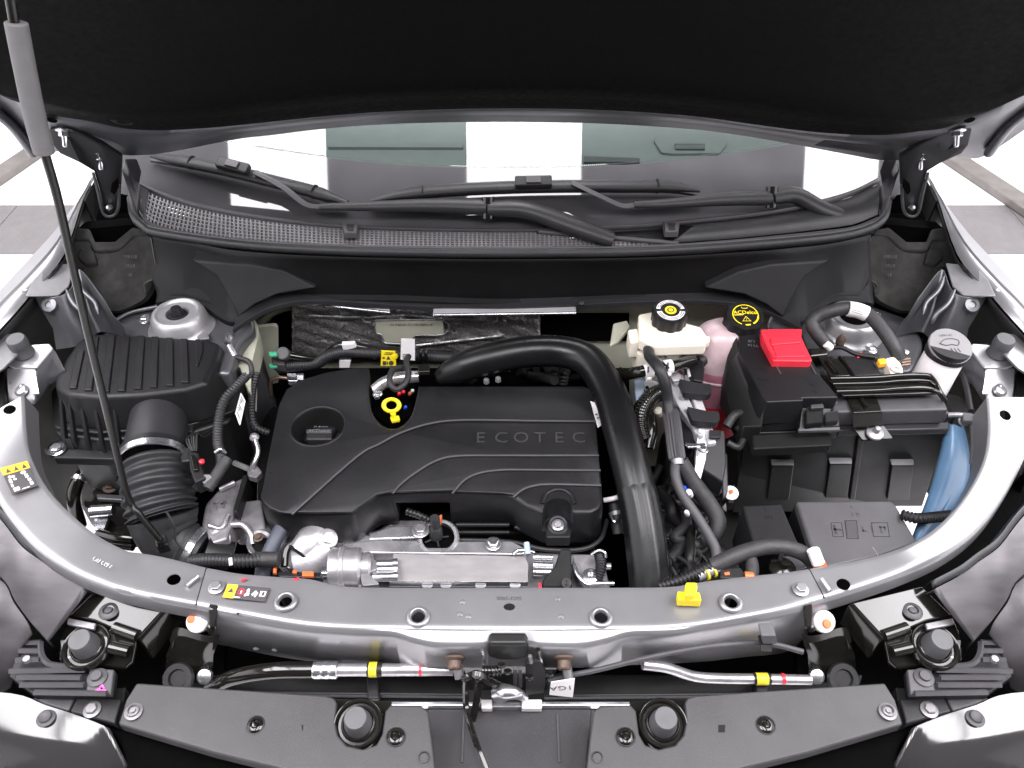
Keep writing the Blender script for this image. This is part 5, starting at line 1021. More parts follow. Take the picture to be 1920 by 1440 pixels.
hh = thing("heater_hose", "braided black heater hose with two white clamps passing below the brake reservoir", "hose", Z(1250, 690, .88))
tube("hose", [Z(1168, 704, .90), Z(1195, 698, .935), Z(1225, 693, .945), Z(1262, 686, .945), Z(1300, 676, .93)], .011, m_['gloss'], hh, 12)
tube("braided_sleeve", [Z(1312, 678, .905), Z(1335, 664, .915), Z(1358, 654, .925), Z(1380, 648, .93)], .0125, m_['tape'], hh, 12); tube("sleeve_end", [Z(1352, 657, .923), Z(1385, 646, .932)], .0138, m_['plastic_deep'], hh, 12)
prism("elbow_cover", [(1284, 674), (1318, 672), (1322, 690), (1318, 716), (1300, 712), (1288, 692)], .915, .025, m_['plastic'], hh, bev=.004)
for (x, y) in ((1215, 696), (1252, 688)):
    o = lathe("white_clamp", [(.0125, -.008), (.0132, -.007), (.0132, .007), (.0125, .008)], Z(x, y, .945), m_['white'], hh, (1, .2, .05), 20, cap=False); prism("clamp_slot", [(x - 1, y - 8), (x + 2, y - 9), (x + 2, y), (x - 1, y + 1)], .959, .003, m_['sticker'], o, bev=0); lathe("clamp_ear", [(.005, -.004), (.005, .004)], Z(x + 1, y + 13, .938), m_['white'], o, (1, .2, 0), 12)
bv = thing("vacuum_pump", "pale blue plastic bracket and white slotted disc behind the ribbed hose", "pump", Z(1205, 735, .80))
prism("blue_bracket", [(1188, 712), (1210, 706), (1208, 735), (1200, 756), (1192, 750)], .87, .03, m_['ltblue'], bv, bev=.003); lathe("disc", [(.022, 0), (.022, .006), (.018, .008), (.0001, .008)], Z(1219, 735, .855), m_['white'], bv, (-.2, -.5, .8), 24)
for a in range(6): lathe("slot", [(.0035, 0), (.0035, .0015)], Z(1219, 735, .8625) + V((math.cos(a) * .012, math.sin(a) * .009, math.sin(a) * .004)), m_['black'], bv, (-.2, -.5, .8), 8)
conduit("curved_hose", [Z(1250, 733, .87), Z(1225, 742, .87), Z(1206, 765, .865), Z(1200, 795, .855), Z(1208, 825, .84)], .016, m_['gloss'], bv, pitch=.006, amp=.04); tube("lower_hose", [Z(1196, 758, .86), Z(1215, 775, .86), Z(1222, 805, .85), Z(1215, 840, .83)], .011, m_['gloss'], bv, 12)
for (x, y, mm, r_) in ((1283, 917, 'cobalt', .005), (1292, 925, 'white', .006), (1288, 962, 'white', .004), (1235, 772, 'tank', .008)): lathe("plug", [(r_, -.01), (r_, .006), (r_ * .6, .009), (.0001, .009)], Z(x, y, .84), m_[mm], lo_, (-.3, -.3, .8), 12)

# aluminium control unit carrier
eb = thing("aluminium_bracket", "bright cast aluminium bracket with black clips left of the battery", "bracket", Z(1310, 800, .75))
prism("rail", [(1283, 702, .905), (1296, 698, .905), (1312, 735, .90), (1338, 805, .885), (1344, 830, .88), (1328, 832, .88), (1318, 800, .885), (1296, 740, .90)], 1, .03, m_['cast'], eb, bev=.003)
prism("web", [(1255, 702, .90), (1282, 700, .90), (1290, 740, .895), (1312, 790, .885), (1318, 840, .875), (1298, 800, .88), (1272, 760, .89), (1258, 728, .895)], 1, .02, m_['cast'], eb, bev=.004)
prism("front_leg", [(1310, 800, .885), (1326, 800, .885), (1328, 815, .88), (1324, 860, .865), (1312, 905, .845), (1298, 898, .85), (1304, 870, .862), (1306, 830, .88)], 1, .02, m_['cast'], eb, bev=.004, r=3)
prism("tongue", [(1283, 832), (1322, 830), (1324, 836), (1290, 838)], .888, .004, m_['zinc'], eb, bev=.001); bolt(Z(1318, 843, .883), .006, m_['zinc'], eb)
prism("tab", [(1252, 700), (1275, 698), (1280, 712), (1262, 714)], .91, .006, m_['cast'], eb, bev=.002); prism("tab", [(1288, 692), (1292, 690), (1296, 704), (1290, 706)], .925, .004, m_['cast'], eb, bev=.001)
for k in range(5): lathe("casting_boss", [(.006, 0), (.005, .006), (.0001, .007)], Z(1268 + k * 11, 722 + k * 24, .897 - k * .004), m_['cast'], eb, n=10)
for k, (x, y) in enumerate(((1303, 724), (1318, 776))):
    prism("clip", [(x - 30, y - 14), (x + 6, y - 6), (x + 30, y - 4), (x + 32, y + 10), (x + 26, y + 16), (x - 20, y + 12)], .915 - k * .008, .014, m_['plastic2'], eb, bev=.003, r=3)
prism("black_module", [(1325, 805, .885), (1360, 805, .885), (1362, 870, .86), (1356, 905, .845), (1318, 880, .855)], 1, .04, m_['plastic'], eb, bev=.004); prism("black_foot", [(1270, 775), (1298, 785), (1302, 835), (1282, 830)], .87, .03, m_['plastic'], eb, bev=.004)
prism("module_clip", [(1330, 805), (1352, 806), (1352, 820), (1330, 820)], .89, .006, m_['plastic2'], eb, bev=.002)
prism("side_hook", [(1352, 850), (1364, 848), (1366, 925, .83), (1356, 935, .83)], .86, .01, m_['plastic2'], eb, bev=.003)
tube("earth_cable", [Z(1362, 800, .89), Z(1376, 780, .90), Z(1390, 775, .90)], .008, m_['tape'], eb, 10); tube("earth_cable", [Z(1364, 830, .87), Z(1385, 838, .865), Z(1395, 815, .87), Z(1380, 800, .88)], .006, m_['rubber'], eb, 10)
pc = thing("white_push_clip", "round white clip with an orange centre in front of the battery tray", "clip", Z(1370, 925, .82))
lathe("head", [(.013, 0), (.013, .003), (.010, .006), (.0001, .007)], Z(1370, 925, .825), m_['white'], pc, (0, -.3, 1), 22); prism("orange_core", [(1366, 919), (1373, 917), (1376, 922), (1369, 926)], .834, .004, m_['orange'], pc, bev=.001); prism("leg", [(1366, 930), (1376, 930), (1376, 942), (1366, 942)], .82, .02, m_['plastic'], pc, bev=.001)

# ================================================================== BATTERY
ba = thing("battery", "boxy black battery in a grey insulating sleeve with pressed hold down strap", "battery", Z(1580, 880, .66))
prism("lower_case", [(1400, 800), (1440, 770), (1740, 760), (1760, 795), (1755, 798), (1400, 802)], .893, .24, m_['plastic_deep'], ba, bev=.004, taper=.88)
yb = Z(1580, 806, .893).y
plate("case_front", [Y(1392, 813, yb), Y(1778, 803, yb), Y(1730, 950, yb + .012), Y(1386, 950, yb + .012)], (0, .012, 0), m_['plastic'], ba, .003)
prism("sleeve_top", [(1560, 736), (1760, 728), (1779, 768), (1562, 773)], .94, .035, m_['plastic_grey'], ba, bev=.004)
prism("sleeve_band", [(1568, 773), (1779, 768), (1780, 775), (1568, 780)], .915, .022, m_['plastic_grey'], ba, bev=.003); prism("sleeve_lip", [(1570, 795), (1780, 790), (1781, 804), (1572, 808)], .905, .014, m_['plastic2'], ba, bev=.003)
for (x, y) in ((1468, 869), (1577, 866), (1693, 869)):
    p = yb - .006
    plate("case_ledge", [Y(x - 21, y - 4, yb - .001), Y(x + 21, y - 4, yb - .001), Y(x + 21, y + 4, yb - .008), Y(x - 21, y + 4, yb - .008)], (0, .012, 0), m_['grille'], ba, .001)
    b0, b1 = Y(x - 21, y + 4, yb - .0022), Y(x + 21, y + 4, yb - .0022); plate("case_panel", [b0, b1, Y(x + 12, y + 68, yb + .004), Y(x - 30, y + 68, yb + .004)], (0, .02, 0), m_['plastic_deep'], ba, .002)
plate("case_rib", [Y(1608, 820, yb - .005), Y(1622, 820, yb - .005), Y(1604, 938, yb + .004), Y(1592, 938, yb + .004)], (0, .02, 0), m_['plastic'], ba, .003)
st = thing("battery_hold_down", "glossy black pressed steel strap clamping the battery sleeve", "bracket", Z(1630, 780, .86))
prism("cross_bar", [(1549, 707), (1600, 705), (1650, 704), (1690, 702), (1742, 702), (1752, 712), (1760, 736), (1580, 742)], .958, .006, m_['gloss'], st, bev=.003, r=4)
for dy, r_ in ((0, .0045), (10, .003), (24, .0035)): tube("rolled_bead", [Z(1556 + dy * .5, 710 + dy, .9605), Z(1640, 708 + dy, .9605), Z(1690, 704 + dy, .9625), Z(1738, 704 + dy, .9625), Z(1750 + dy * .4, 712 + dy, .961)], r_, m_['gloss'], st, 8)
tube("end_bead", [Z(1742, 704, .961), Z(1752, 716, .96), Z(1762, 736, .955), Z(1772, 750, .945)], .005, m_['gloss'], st, 8)
prism("strap_top", [(1584, 736), (1640, 733), (1654, 771), (1600, 774)], .9455, .004, m_['gloss'], st, bev=.0015); prism("strap_front", [(1599, 773, .944), (1655, 770, .944), (1656, 797, .925), (1600, 801, .925)], 1, .004, m_['gloss'], st, bev=.0015)
prism("foot", [(1600, 801, .915), (1658, 798, .915), (1675, 822, .905), (1617, 825, .905)], 1, .004, m_['rod'], st, bev=.002, r=4)
tube("pressed_bead", [Z(1612, 742, .947), Z(1618, 755, .947), Z(1626, 765, .947)], .004, m_['gloss'], st, 8)
lathe("stud_cone", [(.015, 0), (.014, .003), (.006, .006), (.004, .016), (.0001, .017)], Z(1640, 812, .912), m_['alu_dull'], st, (0, -.2, 1), 20)
prism("rear_strap", [(1534, 668), (1572, 666), (1600, 704), (1556, 706)], .955, .005, m_['gloss'], st, bev=.002); tube("pressed_bead", [Z(1550, 676, .957), Z(1560, 688, .957), Z(1568, 700, .957)], .0042, m_['gloss'], st, 8)
prism("rear_cover", [(1578, 666), (1632, 668), (1655, 703), (1600, 705)], .953, .02, m_['plastic'], ba, bev=.003); prism("rear_cell", [(1514, 652), (1552, 650), (1556, 664), (1518, 668)], .955, .03, m_['gloss'], ba, bev=.005)
tube("edge_line", [Z(1574, 668, .957), Z(1590, 688, .957), Z(1600, 704, .957)], .0025, m_['gloss'], st, 6)
fx = thing("battery_fuse_box", "angular black battery fuse cover carrying a bright red terminal flap", "fuse box", Z(1470, 740, .86))
prism("cover", [(1386, 627), (1421, 622), (1506, 626), (1524, 676), (1541, 707), (1573, 745), (1505, 746), (1508, 751), (1438, 754), (1428, 741), (1386, 660)], .962, .055, m_['plastic'], fx, bev=.0035, taper=1.0)
prism("side_chamfer", [(1386, 655, .961), (1429, 741, .961), (1418, 752, .935), (1373, 672, .935)], 1, .04, m_['plastic_grey'], fx, bev=.002)  # paler plastic paints the brighter tone of this tilted face
prism("side_wall", [(1383, 630, .958), (1386, 658, .958), (1373, 672, .936), (1420, 750, .936), (1434, 756, .955), (1430, 800, .91), (1394, 800, .90), (1358, 725, .905), (1364, 660, .93), (1370, 640, .95)], 1, .05, m_['plastic_deep'], fx, bev=.003)
yf = Z(1470, 753, .958).y
plate("front_wall", [Y(1437, 754, yf), Y(1507, 752, yf), Y(1497, 806, yf - .002), Y(1420, 812, yf - .002)], (0, .02, 0), m_['plastic'], fx, .003)
prism("connector_recess", [(1505, 752, .945), (1572, 748, .945), (1576, 800, .915), (1498, 806, .915)], 1, .03, m_['plastic_deep'], fx, bev=.003); prism("connector", [(1512, 762, .95), (1545, 758, .95), (1545, 792, .928), (1512, 796, .928)], 1, .02, m_['black'], fx, bev=.003)
prism("connector_latch", [(1520, 758, .954), (1543, 756, .954), (1546, 764, .952), (1520, 766, .952)], 1, .006, m_['plastic2'], fx, bev=.0015); prism("connector_latch", [(1547, 772, .945), (1572, 768, .945), (1573, 790, .93), (1548, 792, .93)], 1, .01, m_['plastic'], fx, bev=.002)
prism("bottom_lip", [(1497, 803, .917), (1575, 800, .917), (1575, 806, .915), (1498, 808, .915)], 1, .006, m_['plastic_grey'], fx, bev=.001); prism("lower_recess", [(1410, 815), (1560, 806), (1560, 835), (1412, 842)], .895, .02, m_['black'], fx, bev=.003)
rf = prism("terminal_flap", [(1427, 617), (1504, 616), (1503, 632), (1523, 675), (1519, 677), (1450, 676), (1429, 636)], .976, .016, m_['red'], fx, bev=.002)
prism("flap_step", [(1446, 632), (1501, 630), (1502, 642), (1446, 646)], .980, .005, m_['red'], rf, bev=.0015); prism("flap_panel", [(1448, 647), (1503, 644), (1512, 668), (1456, 669)], .9785, .003, m_['red'], rf, bev=.0012); tube("flap_edge", [Z(1431, 628, .979), Z(1440, 650, .979), Z(1453, 672, .979)], .003, m_['red'], rf, 6)
for k in range(4): prism("flap_notch", [(1433 + 4 * k, 632 + 8 * k), (1438 + 4 * k, 631 + 8 * k), (1441 + 4 * k, 637 + 8 * k), (1436 + 4 * k, 638 + 8 * k)], .9795, .003, m_['red'], rf, bev=.0006)
tube("groove_bead", [Z(1452, 680, .9625), Z(1464, 702, .9625)], .0015, m_['plastic_grey'], fx, 6); tube("groove_bead", [Z(1518, 680, .9625), Z(1530, 702, .9625)], .0015, m_['plastic_grey'], fx, 6); lathe("flap_pin", [(.005, 0), (.005, .004), (.0001, .005)], Z(1483, 683, .962), m_['plastic_grey'], fx, n=12)
for (n_s, x, y, mt) in ((3, 1411, 640, 'alu_dull'), (4, 1413, 648, 'alu_dull'), (4, 1426, 692, 'black'), (4, 1432, 712, 'black'), (2, 1524, 722, 'black'), (2, 1528, 734, 'black')): scrawl(Z(x, y, .9625), (1, -.15, 0), (.15, 1, 0), .005 * n_s, .006, n_s, m_[mt], fx)
cab = tube("battery_earth_cable", [Z(1555, 652, .95), Z(1535, 630, .965), (Z(1522, 606, .98)), Z(1535, 592, .99), Z(1560, 583, 1.0), Z(1592, 578, 1.005), Z(1625, 588, 1.0), Z(1652, 615, .99), Z(1676, 650, .975), Z(1688, 672, .96)], .0125, m_['tape'], None, 14, 8); tag(cab, "thick black battery cable looping over the right strut tower with a white wrap", "cable")
o = tube("white_wrap", [Z(1590, 579, 1.0055), Z(1608, 582, 1.004), Z(1624, 588, 1.0)], .0142, m_['white'], cab, 16); 
for k in range(3): tube("print_line", [Z(1597, 576 + 4 * k, 1.0195), Z(1617, 582 + 4 * k, 1.0175)], .0005, m_['sticker'], cab, 4, 2)
tm_ = thing("battery_terminal", "cream and orange terminal connector behind the battery beside the washer filler neck", "connector", Z(1685, 690, .92))
prism("body", [(1660, 672), (1676, 668), (1690, 682), (1694, 700), (1670, 700)], .965, .02, m_['tank'], tm_, bev=.004, r=3); prism("orange_end", [(1645, 672), (1660, 670), (1664, 680), (1650, 682)], .965, .012, m_['amber'], tm_, bev=.003); lathe("screw_ring", [(.010, 0), (.010, .003), (.006, .004), (.005, .001)], Z(1680, 692, .967), m_['white'], tm_, n=18, cap=False)
for k in range(3): prism("copper_lug", [(1690, 672 + 5 * k), (1708, 670 + 5 * k), (1709, 673 + 5 * k), (1691, 675 + 5 * k)], .962, .004, m_['copper'], tm_, bev=.001)
lathe("lug_nut", [(.008, 0), (.008, .007), (.006, .008), (.0001, .008)], Z(1695, 664, .965), m_['zinc'], tm_, n=6); prism("red_seal", [(1605, 662), (1618, 660), (1620, 668), (1608, 670)], .955, .008, m_['red'], tm_, bev=.001); tube("sensor_cable", [Z(1560, 652, .955), Z(1580, 652, .96), Z(1605, 664, .957), Z(1640, 670, .957)], .004, m_['plastic'], tm_, 8)
prism("grey_plug", [(1618, 658), (1650, 664), (1648, 672), (1616, 667)], .957, .01, m_['plastic_grey'], tm_, bev=.002); lathe("white_boot", [(.008, 0), (.007, .012), (.0001, .014)], Z(1556, 652, .955), m_['white'], tm_, (-.5, 0, .5), 12)
lathe("brown_seal", [(.008, 0), (.0085, .01), (.006, .016), (.003, .022), (.0001, .023)], Z(1574, 645, .94), m_['rust'], tr, n=14)

# ================================================================== WASHER BOTTLE
wn = thing("washer_filler", "white washer fluid filler neck with a flat grey printed cap", "filler neck", Z(1742, 700, .86))
axn = V((.10, .06, 1)).normalized(); nb = Z(1733, 735, .90)
lathe("neck", [(.037, -.06), (.035, .0), (.0335, .05), (.033, .085), (.001, .086)], nb, m_['neck'], wn, axn, 32)
cc = nb + axn * .088
lathe("cap_skirt", [(.035, -.004), (.0355, .002), (.0355, .015), (.001, .0155)], cc, m_['plastic'], wn, axn, 32)
axt = V((-.02, -.30, 1)).normalized()
cpw = lathe("cap_top", [(.0345, 0), (.0365, .001), (.0365, .004), (.035, .0055), (.0001, .0055)], cc + axn * .014, m_['cap_grey'], wn, axt, 40)
lp_ = cc + axn * .014 + axt * .0058; yv2 = axt.cross(V((1, 0, 0))) ; xv2 = V((1, 0, 0))
wp = lambda x, y: lp_ + xv2 * x + yv2 * y + axt * .0004
tube("symbol_print", [wp(-.018, .004), wp(-.008, .012), wp(.004, .014), wp(.016, .010), wp(.012, .0), wp(.002, .002), wp(-.008, .0), wp(-.018, .004)], .0007, m_['sticker'], cpw, 4, 3)
for k in range(3): tube("symbol_print", [wp(-.002 + .006 * k, -.006), wp(.001 + .006 * k, -.014)], .0007, m_['sticker'], cpw, 4, 2)
scrawl(wp(-.002, .021), (1, 0, 0), yv2, .024, .004, 6, m_['sticker'], cpw)
prism("cap_tab", [(1768, 640), (1785, 640), (1784, 650), (1766, 652)], Z(1775, 645, 1.0).z, .005, m_['stop'], wn, bev=.0015)
wt_ = thing("washer_bottle", "curved blue washer fluid tank wall between battery and right bar arm", "tank", Z(1770, 880, .5))
TR = [(772, 1776, 1797, .884), (795, 1772, 1806, .882), (830, 1766, 1815, .872), (868, 1757, 1819, .86), (908, 1746, 1814, .846), (945, 1734, 1795, .832), (980, 1720, 1767, .818), (1018, 1706, 1733, .80)]
rows = [[Z(xa + (xb - xa) * t / 8, y, z - .016 * (t / 8) ** 2 + .012 * math.sin(math.pi * t / 8)) for t in range(9)] + [Z(xb, y, z - .016) + V((.01, .02, -.06))] for (y, xa, xb, z) in TR]
cols = [crs([r[k] for r in rows], 4) for k in range(10)]
sheet("tank", cols, m_['blue'], wt_, .004, ang=70)
tube("moulding_seam", [Z(1790, 800, .886), Z(1792, 860, .868), Z(1783, 925, .842), Z(1768, 962, .83)], .0015, m_['blue'], wt_, 6); tube("moulding_seam", [Z(1760, 895, .856), Z(1757, 935, .842), Z(1748, 975, .825)], .0015, m_['blue'], wt_, 6)
cb = conduit("lamp_conduit", [Z(1690, 965, .85), Z(1720, 972, .85), Z(1750, 970, .845), Z(1785, 966, .84)], .0085, m_['plastic'], None); tag(cb, "black corrugated conduit crossing in front of the blue washer tank", "conduit")
rc_ = thing("bonnet_release_cable", "thin grey cable and clip along the inside of the right bar arm", "cable", Z(1815, 800, .9))
tube("cable", [Z(1778, 778, .93), Z(1800, 778, .935), Z(1822, 782, .935)], .0045, m_['alu_dull'], rc_, 8); tube("cable", [Z(1822, 792, .93), Z(1824, 830, .92), Z(1822, 870, .90)], .004, m_['stop'], rc_, 8); prism("clip", [(1805, 772), (1832, 776), (1832, 790), (1806, 788)], .94, .01, m_['stop'], rc_, bev=.002); lathe("guide", [(.010, 0), (.010, .006), (.007, .006)], Z(1808, 788, .925), m_['alu_dull'], rc_, (-.3, -.6, .6), 16, cap=False)
prism("dark_bracket", [(1770, 735), (1805, 745), (1825, 775), (1790, 782)], .91, .03, m_['plastic_deep'], rc_, bev=.006, r=5)
tube("inner_cable", [Z(1785, 655, .95), Z(1800, 690, .95), Z(1812, 725, .945), Z(1820, 770, .935)], .005, m_['plastic'], rc_, 8)

# ================================================================== LOWER FUSE BOXES, FRONT WIRING
f1 = thing("relay_box", "small black relay box cover behind the tie bar, beside the wiring", "relay box", Z(1440, 990, .72))
prism("lid", [(1392, 947), (1466, 944), (1481, 980), (1500, 1024), (1414, 1026)], .842, .10, m_['plastic'], f1, bev=.004)
scrawl(Z(1437, 955, .8424), (1, -.1, 0), (.1, 1, 0), .006, .008, 1, m_['black'], f1); scrawl(Z(1443, 970, .8424), (1, -.1, 0), (.1, 1, 0), .016, .007, 3, m_['black'], f1)
f2 = thing("fuse_box", "large flat black fuse box lid with engraved symbols below the battery", "fuse box", Z(1610, 1000, .72))
prism("lid", [(1492, 939), (1668, 938), (1678, 942), (1722, 1018), (1640, 1045), (1545, 1066), (1518, 1018)], .845, .02, m_['plastic_grey'], f2, bev=.005, seg=3)
prism("base", [(1488, 946), (1676, 946), (1720, 1026), (1640, 1055), (1540, 1074), (1512, 1024)], .824, .12, m_['plastic_deep'], f2, bev=.004)
gz = .8453
for (x0, y0, x1, y1) in ((1558, 980, 1578, 1006), (1584, 976, 1606, 1010), (1634, 980, 1664, 1006)): tube("engraved_frame", [Z(x0, y0, gz), Z(x1, y0, gz), Z(x1 + 4, y1, gz), Z(x0 + 4, y1, gz), Z(x0, y0, gz)], .0005, m_['plastic2'], f2, 4, 1)
for (n_s, x, y, sz) in ((1, 1574, 993, .018), (1, 1622, 992, .010), (2, 1650, 993, .014), (2, 1605, 965, .007), (1, 1598, 950, .006)): scrawl(Z(x, y, gz), (1, -.1, 0), (.3, 1, 0), sz * n_s, sz, n_s, m_['plastic2'], f2)
prism("label_print", [(1585, 977), (1604, 977), (1609, 1010), (1590, 1010)], gz + .0002, .0004, m_['panel'], f2, bev=0)
tube("scratch_mark", [Z(1636, 1026, gz), Z(1642, 1034, gz), Z(1647, 1044, gz)], .0008, m_['alu_dull'], f2, 4)
mk1 = thing("metal_wiring_bracket", "grey metal plate with black clip foot behind the right end of the tie bar", "bracket", Z(1470, 1055, .80))
prism("plate", [(1445, 1048), (1500, 1035), (1522, 1062), (1450, 1082)], .835, .006, m_['paint_dk'], mk1, bev=.002); lathe("clip_foot", [(.021, 0), (.020, .003), (.012, .007), (.008, .008), (.007, .018), (.0001, .018)], Z(1467, 1066, .838), m_['gloss'], mk1, n=22); tube("strap", [Z(1463, 1050, .86), Z(1467, 1030, .873), Z(1470, 1018, .868)], .004, m_['plastic'], mk1, 8)
fw = thing("front_wiring_harness", "taped black harness arching behind the tie bar with yellow and orange tapes", "wiring", Z(1400, 1050, .80))
conduit("conduit", [Z(1235, 1100, .84), Z(1275, 1088, .85), Z(1320, 1068, .858), Z(1345, 1055, .862)], .0085, m_['plastic'], fw); tube("taped_run", [Z(1335, 1062, .858), Z(1370, 1046, .868), Z(1400, 1034, .872), Z(1440, 1025, .872), Z(1480, 1028, .87), Z(1510, 1040, .862), Z(1525, 1055, .85)], .0125, m_['tape'], fw, 12)
tube("branch", [Z(1398, 1036, .868), Z(1408, 1052, .86), Z(1410, 1074, .85), Z(1404, 1086, .846)], .0105, m_['tape'], fw, 12); tube("silver_wrap", [Z(1308, 1080, .852), Z(1345, 1064, .858), Z(1365, 1054, .86)], .0092, m_['alu_dull'], fw, 12)
for (x, y) in ((1325, 1076), (1338, 1071)): lathe("yellow_tape", [(.0098, -.0016), (.0098, .0016)], Z(x, y, .856), m_['yellow_dull'], fw, (1, .4, .1), 14)
prism("connector", [(1350, 1066), (1388, 1062), (1400, 1078), (1392, 1086), (1350, 1084)], .862, .016, m_['plastic'], fw, bev=.003); lathe("orange_seal", [(.007, 0), (.007, .012), (.005, .014), (.0001, .014)], Z(1396, 1080, .86), m_['orange'], fw, (1, -.1, 0), 12); prism("red_lock", [(1358, 1073), (1368, 1071), (1369, 1077), (1359, 1078)], .8635, .004, m_['orange'], fw, bev=.001)
wc = thing("white_connector", "white capped plug with orange base standing behind the tie bar's right seam", "connector", Z(1530, 1050, .82))
vs, fs = tube_geo([Z(1524, 1030, .885), Z(1530, 1045, .875), Z(1535, 1058, .867)], .010, 8); mk("cap", vs, fs, m_['white'], wc, ang=30, bev=.001); vs, fs = tube_geo([Z(1535, 1056, .867), Z(1539, 1066, .86)], .0103, 8); mk("orange_base", vs, fs, m_['orange'], wc, ang=30)
yc = thing("yellow_clip", "bright yellow plastic clip sitting on the tie bar right of centre", "clip", Z(1293, 1122, .862))
prism("foot", [(1270, 1108), (1312, 1110), (1316, 1126), (1272, 1124)], .880, .018, m_['yellow'], yc, bev=.002); prism("post", [(1286, 1092), (1306, 1092), (1308, 1100), (1304, 1116), (1284, 1116)], .892, .03, m_['yellow'], yc, bev=.003, r=3)

# ================================================================== FRONT END
rad = thing("radiator", "dark radiator top tank with a bright aluminium edge strip below the tie bar", "radiator", (0, .55, .4))
prism("top_tank", [(300, 1262), (1620, 1262), (1600, 1330), (320, 1330)], .70, .2, m_['plastic_deep'], rad, bev=.006); 
for (a, b) in ((655, 870), (878, 902), (1015, 1262)): prism("edge_strip", [(a, 1314), (b, 1314), (b, 1324), (a, 1324)], .745, .01, m_['zinc'], rad, bev=.0025)
prism("edge_strip", [(900, 1315), (1015, 1315), (1015, 1326), (900, 1326)], .743, .01, m_['alu_dull'], rad, bev=.002)
for (x0, x1) in ((902, 923), (978, 1016)): prism("white_pad", [(x0, 1311), (x1, 1311), (x1, 1328), (x0, 1328)], .749, .012, m_['white'], rad, bev=.0015)
prism("front_tray", [(800, 1326), (1110, 1326), (1100, 1470), (810, 1470)], .735, .03, m_['plastic2'], rad, bev=.004); 
for x in (870, 1045): tube("tray_line", [Z(x, 1340, .737), Z(x + (4 if x > 900 else -4), 1430, .737)], .0015, m_['plastic_grey'], rad, 6)
prism("tank_rail", [(420, 1292), (870, 1298), (870, 1304), (420, 1300)], .725, .012, m_['plastic'], rad, bev=.003); prism("tank_rail", [(1020, 1300), (1500, 1296), (1500, 1302), (1020, 1306)], .725, .012, m_['plastic'], rad, bev=.003)
for x in (695, 1425): prism("pipe_bracket", [(x - 8, 1262), (x + 14, 1262), (x + 16, 1310), (x - 6, 1310)], .735, .03, m_['plastic'], rad, bev=.003)
ac = thing("aluminium_coolant_line", "aluminium pipe with crimped black hose crossing left of the latch", "pipe", Y(720, 1258, .585))
yA = .582
tube("hose", [Y(395, 1290, yA), Y(440, 1270, yA), Y(510, 1258, yA), Y(592, 1256, yA)], .0125, m_['gloss'], ac, 14); lathe("crimp", [(.0125, 0), (.0135, .002), (.0135, .011), (.0125, .0125), (.0135, .014), (.0135, .023), (.0125, .0245), (.0135, .026), (.0135, .035), (.0115, .037)], Y(588, 1256, yA), m_['zinc'], ac, (1, 0, 0), 24)
tube("pipe", [Y(630, 1256, yA), Y(740, 1256, yA), Y(800, 1256, yA), Y(850, 1258, yA)], lambda t: .0095 - .003 * max(0, t - .6) * 2, m_['alu'], ac, 14)
for (x, mm, r_, h_) in ((703, 'plastic', .0108, .011), (700, 'yellow_dull', .0112, .006), (789, 'red', .0096, .002)): lathe("marker_band", [(r_, -h_), (r_, h_)], Y(x, 1255.5, yA), m_[mm], ac, (1, 0, 0), 18)
ac2 = thing("aluminium_return_line", "thinner aluminium pipe with yellow and red bands right of the latch", "pipe", Y(1400, 1270, .585))
tube("pipe", [Y(1205, 1246, yA), Y(1250, 1252, yA), Y(1300, 1268, yA), Y(1350, 1272, yA), Y(1420, 1273, yA), Y(1520, 1275, yA)], .0078, m_['alu'], ac2, 14)
for (x, mm, r_, h_) in ((1428, 'plastic', .0088, .013), (1428, 'yellow_dull', .0092, .009), (1468, 'red', .0082, .0025)): lathe("marker_band", [(r_, -h_), (r_, h_)], Y(x, 1273, yA), m_[mm], ac2, (1, 0, 0), 18)
la_ = thing("bonnet_latch", "black steel bonnet latch assembly hanging under the centre of the tie bar", "latch", Y(950, 1270, .56))
yL = .575
vplate("back_plate", [(832, 1214), (1078, 1214), (1080, 1240), (1050, 1248), (1024, 1300), (985, 1316), (905, 1312), (868, 1292), (850, 1248), (830, 1240)], yL + .012, .02, m_['gloss'], la_, .003, r=8)
vplate("hood", [(915, 1208), (990, 1208), (992, 1232), (970, 1240), (935, 1240), (912, 1232)], yL - .004, .02, m_['plastic_deep'], la_, .006, r=8)
for x, mm in ((853, 'rust'), (1057, 'rust')):
    lathe("flange_bolt", [(.017, 0), (.016, .003), (.010, .006), (.010, .016), (.0085, .018), (.0001, .018)], Y(x, 1232, yL + .008), m_[mm], la_, (0, -1, -.3), 20); lathe("bolt_stud", [(.008, 0), (.007, .02), (.0001, .021)], Y(x + 4, 1246, yL), m_['screw'], la_, (.2, -.8, -.6), 14)
tube("lever", [Y(872, 1272, yL - .02), Y(893, 1264, yL - .03), Y(915, 1276, yL - .03), Y(940, 1288, yL - .02)], .006, m_['gloss'], la_, 6); tube("lever", [Y(874, 1270, yL - .02), Y(873, 1300, yL - .03), Y(876, 1335, yL - .05), Y(892, 1390, yL - .10), Y(915, 1450, yL - .14)], .0045, m_['gloss'], la_, 6)
tube("lever_back", [Y(898, 1272, yL - .025), Y(895, 1310, yL - .035), Y(886, 1350, yL - .05)], .006, m_['gloss'], la_, 6)
vplate("striker_plate", [(985, 1246), (1012, 1240), (1024, 1262), (1020, 1300), (986, 1304)], yL - .012, .008, m_['plastic'], la_, .002, r=4)
for (x0, x1, y0, y1) in ((962, 970, 1256, 1290), (972, 979, 1256, 1290)): vplate("spring_leaf", [(x0, y0), (x1, y0), (x1, y1), (x0, y1)], yL - .016, .006, m_['plastic_grey'], la_, .001)
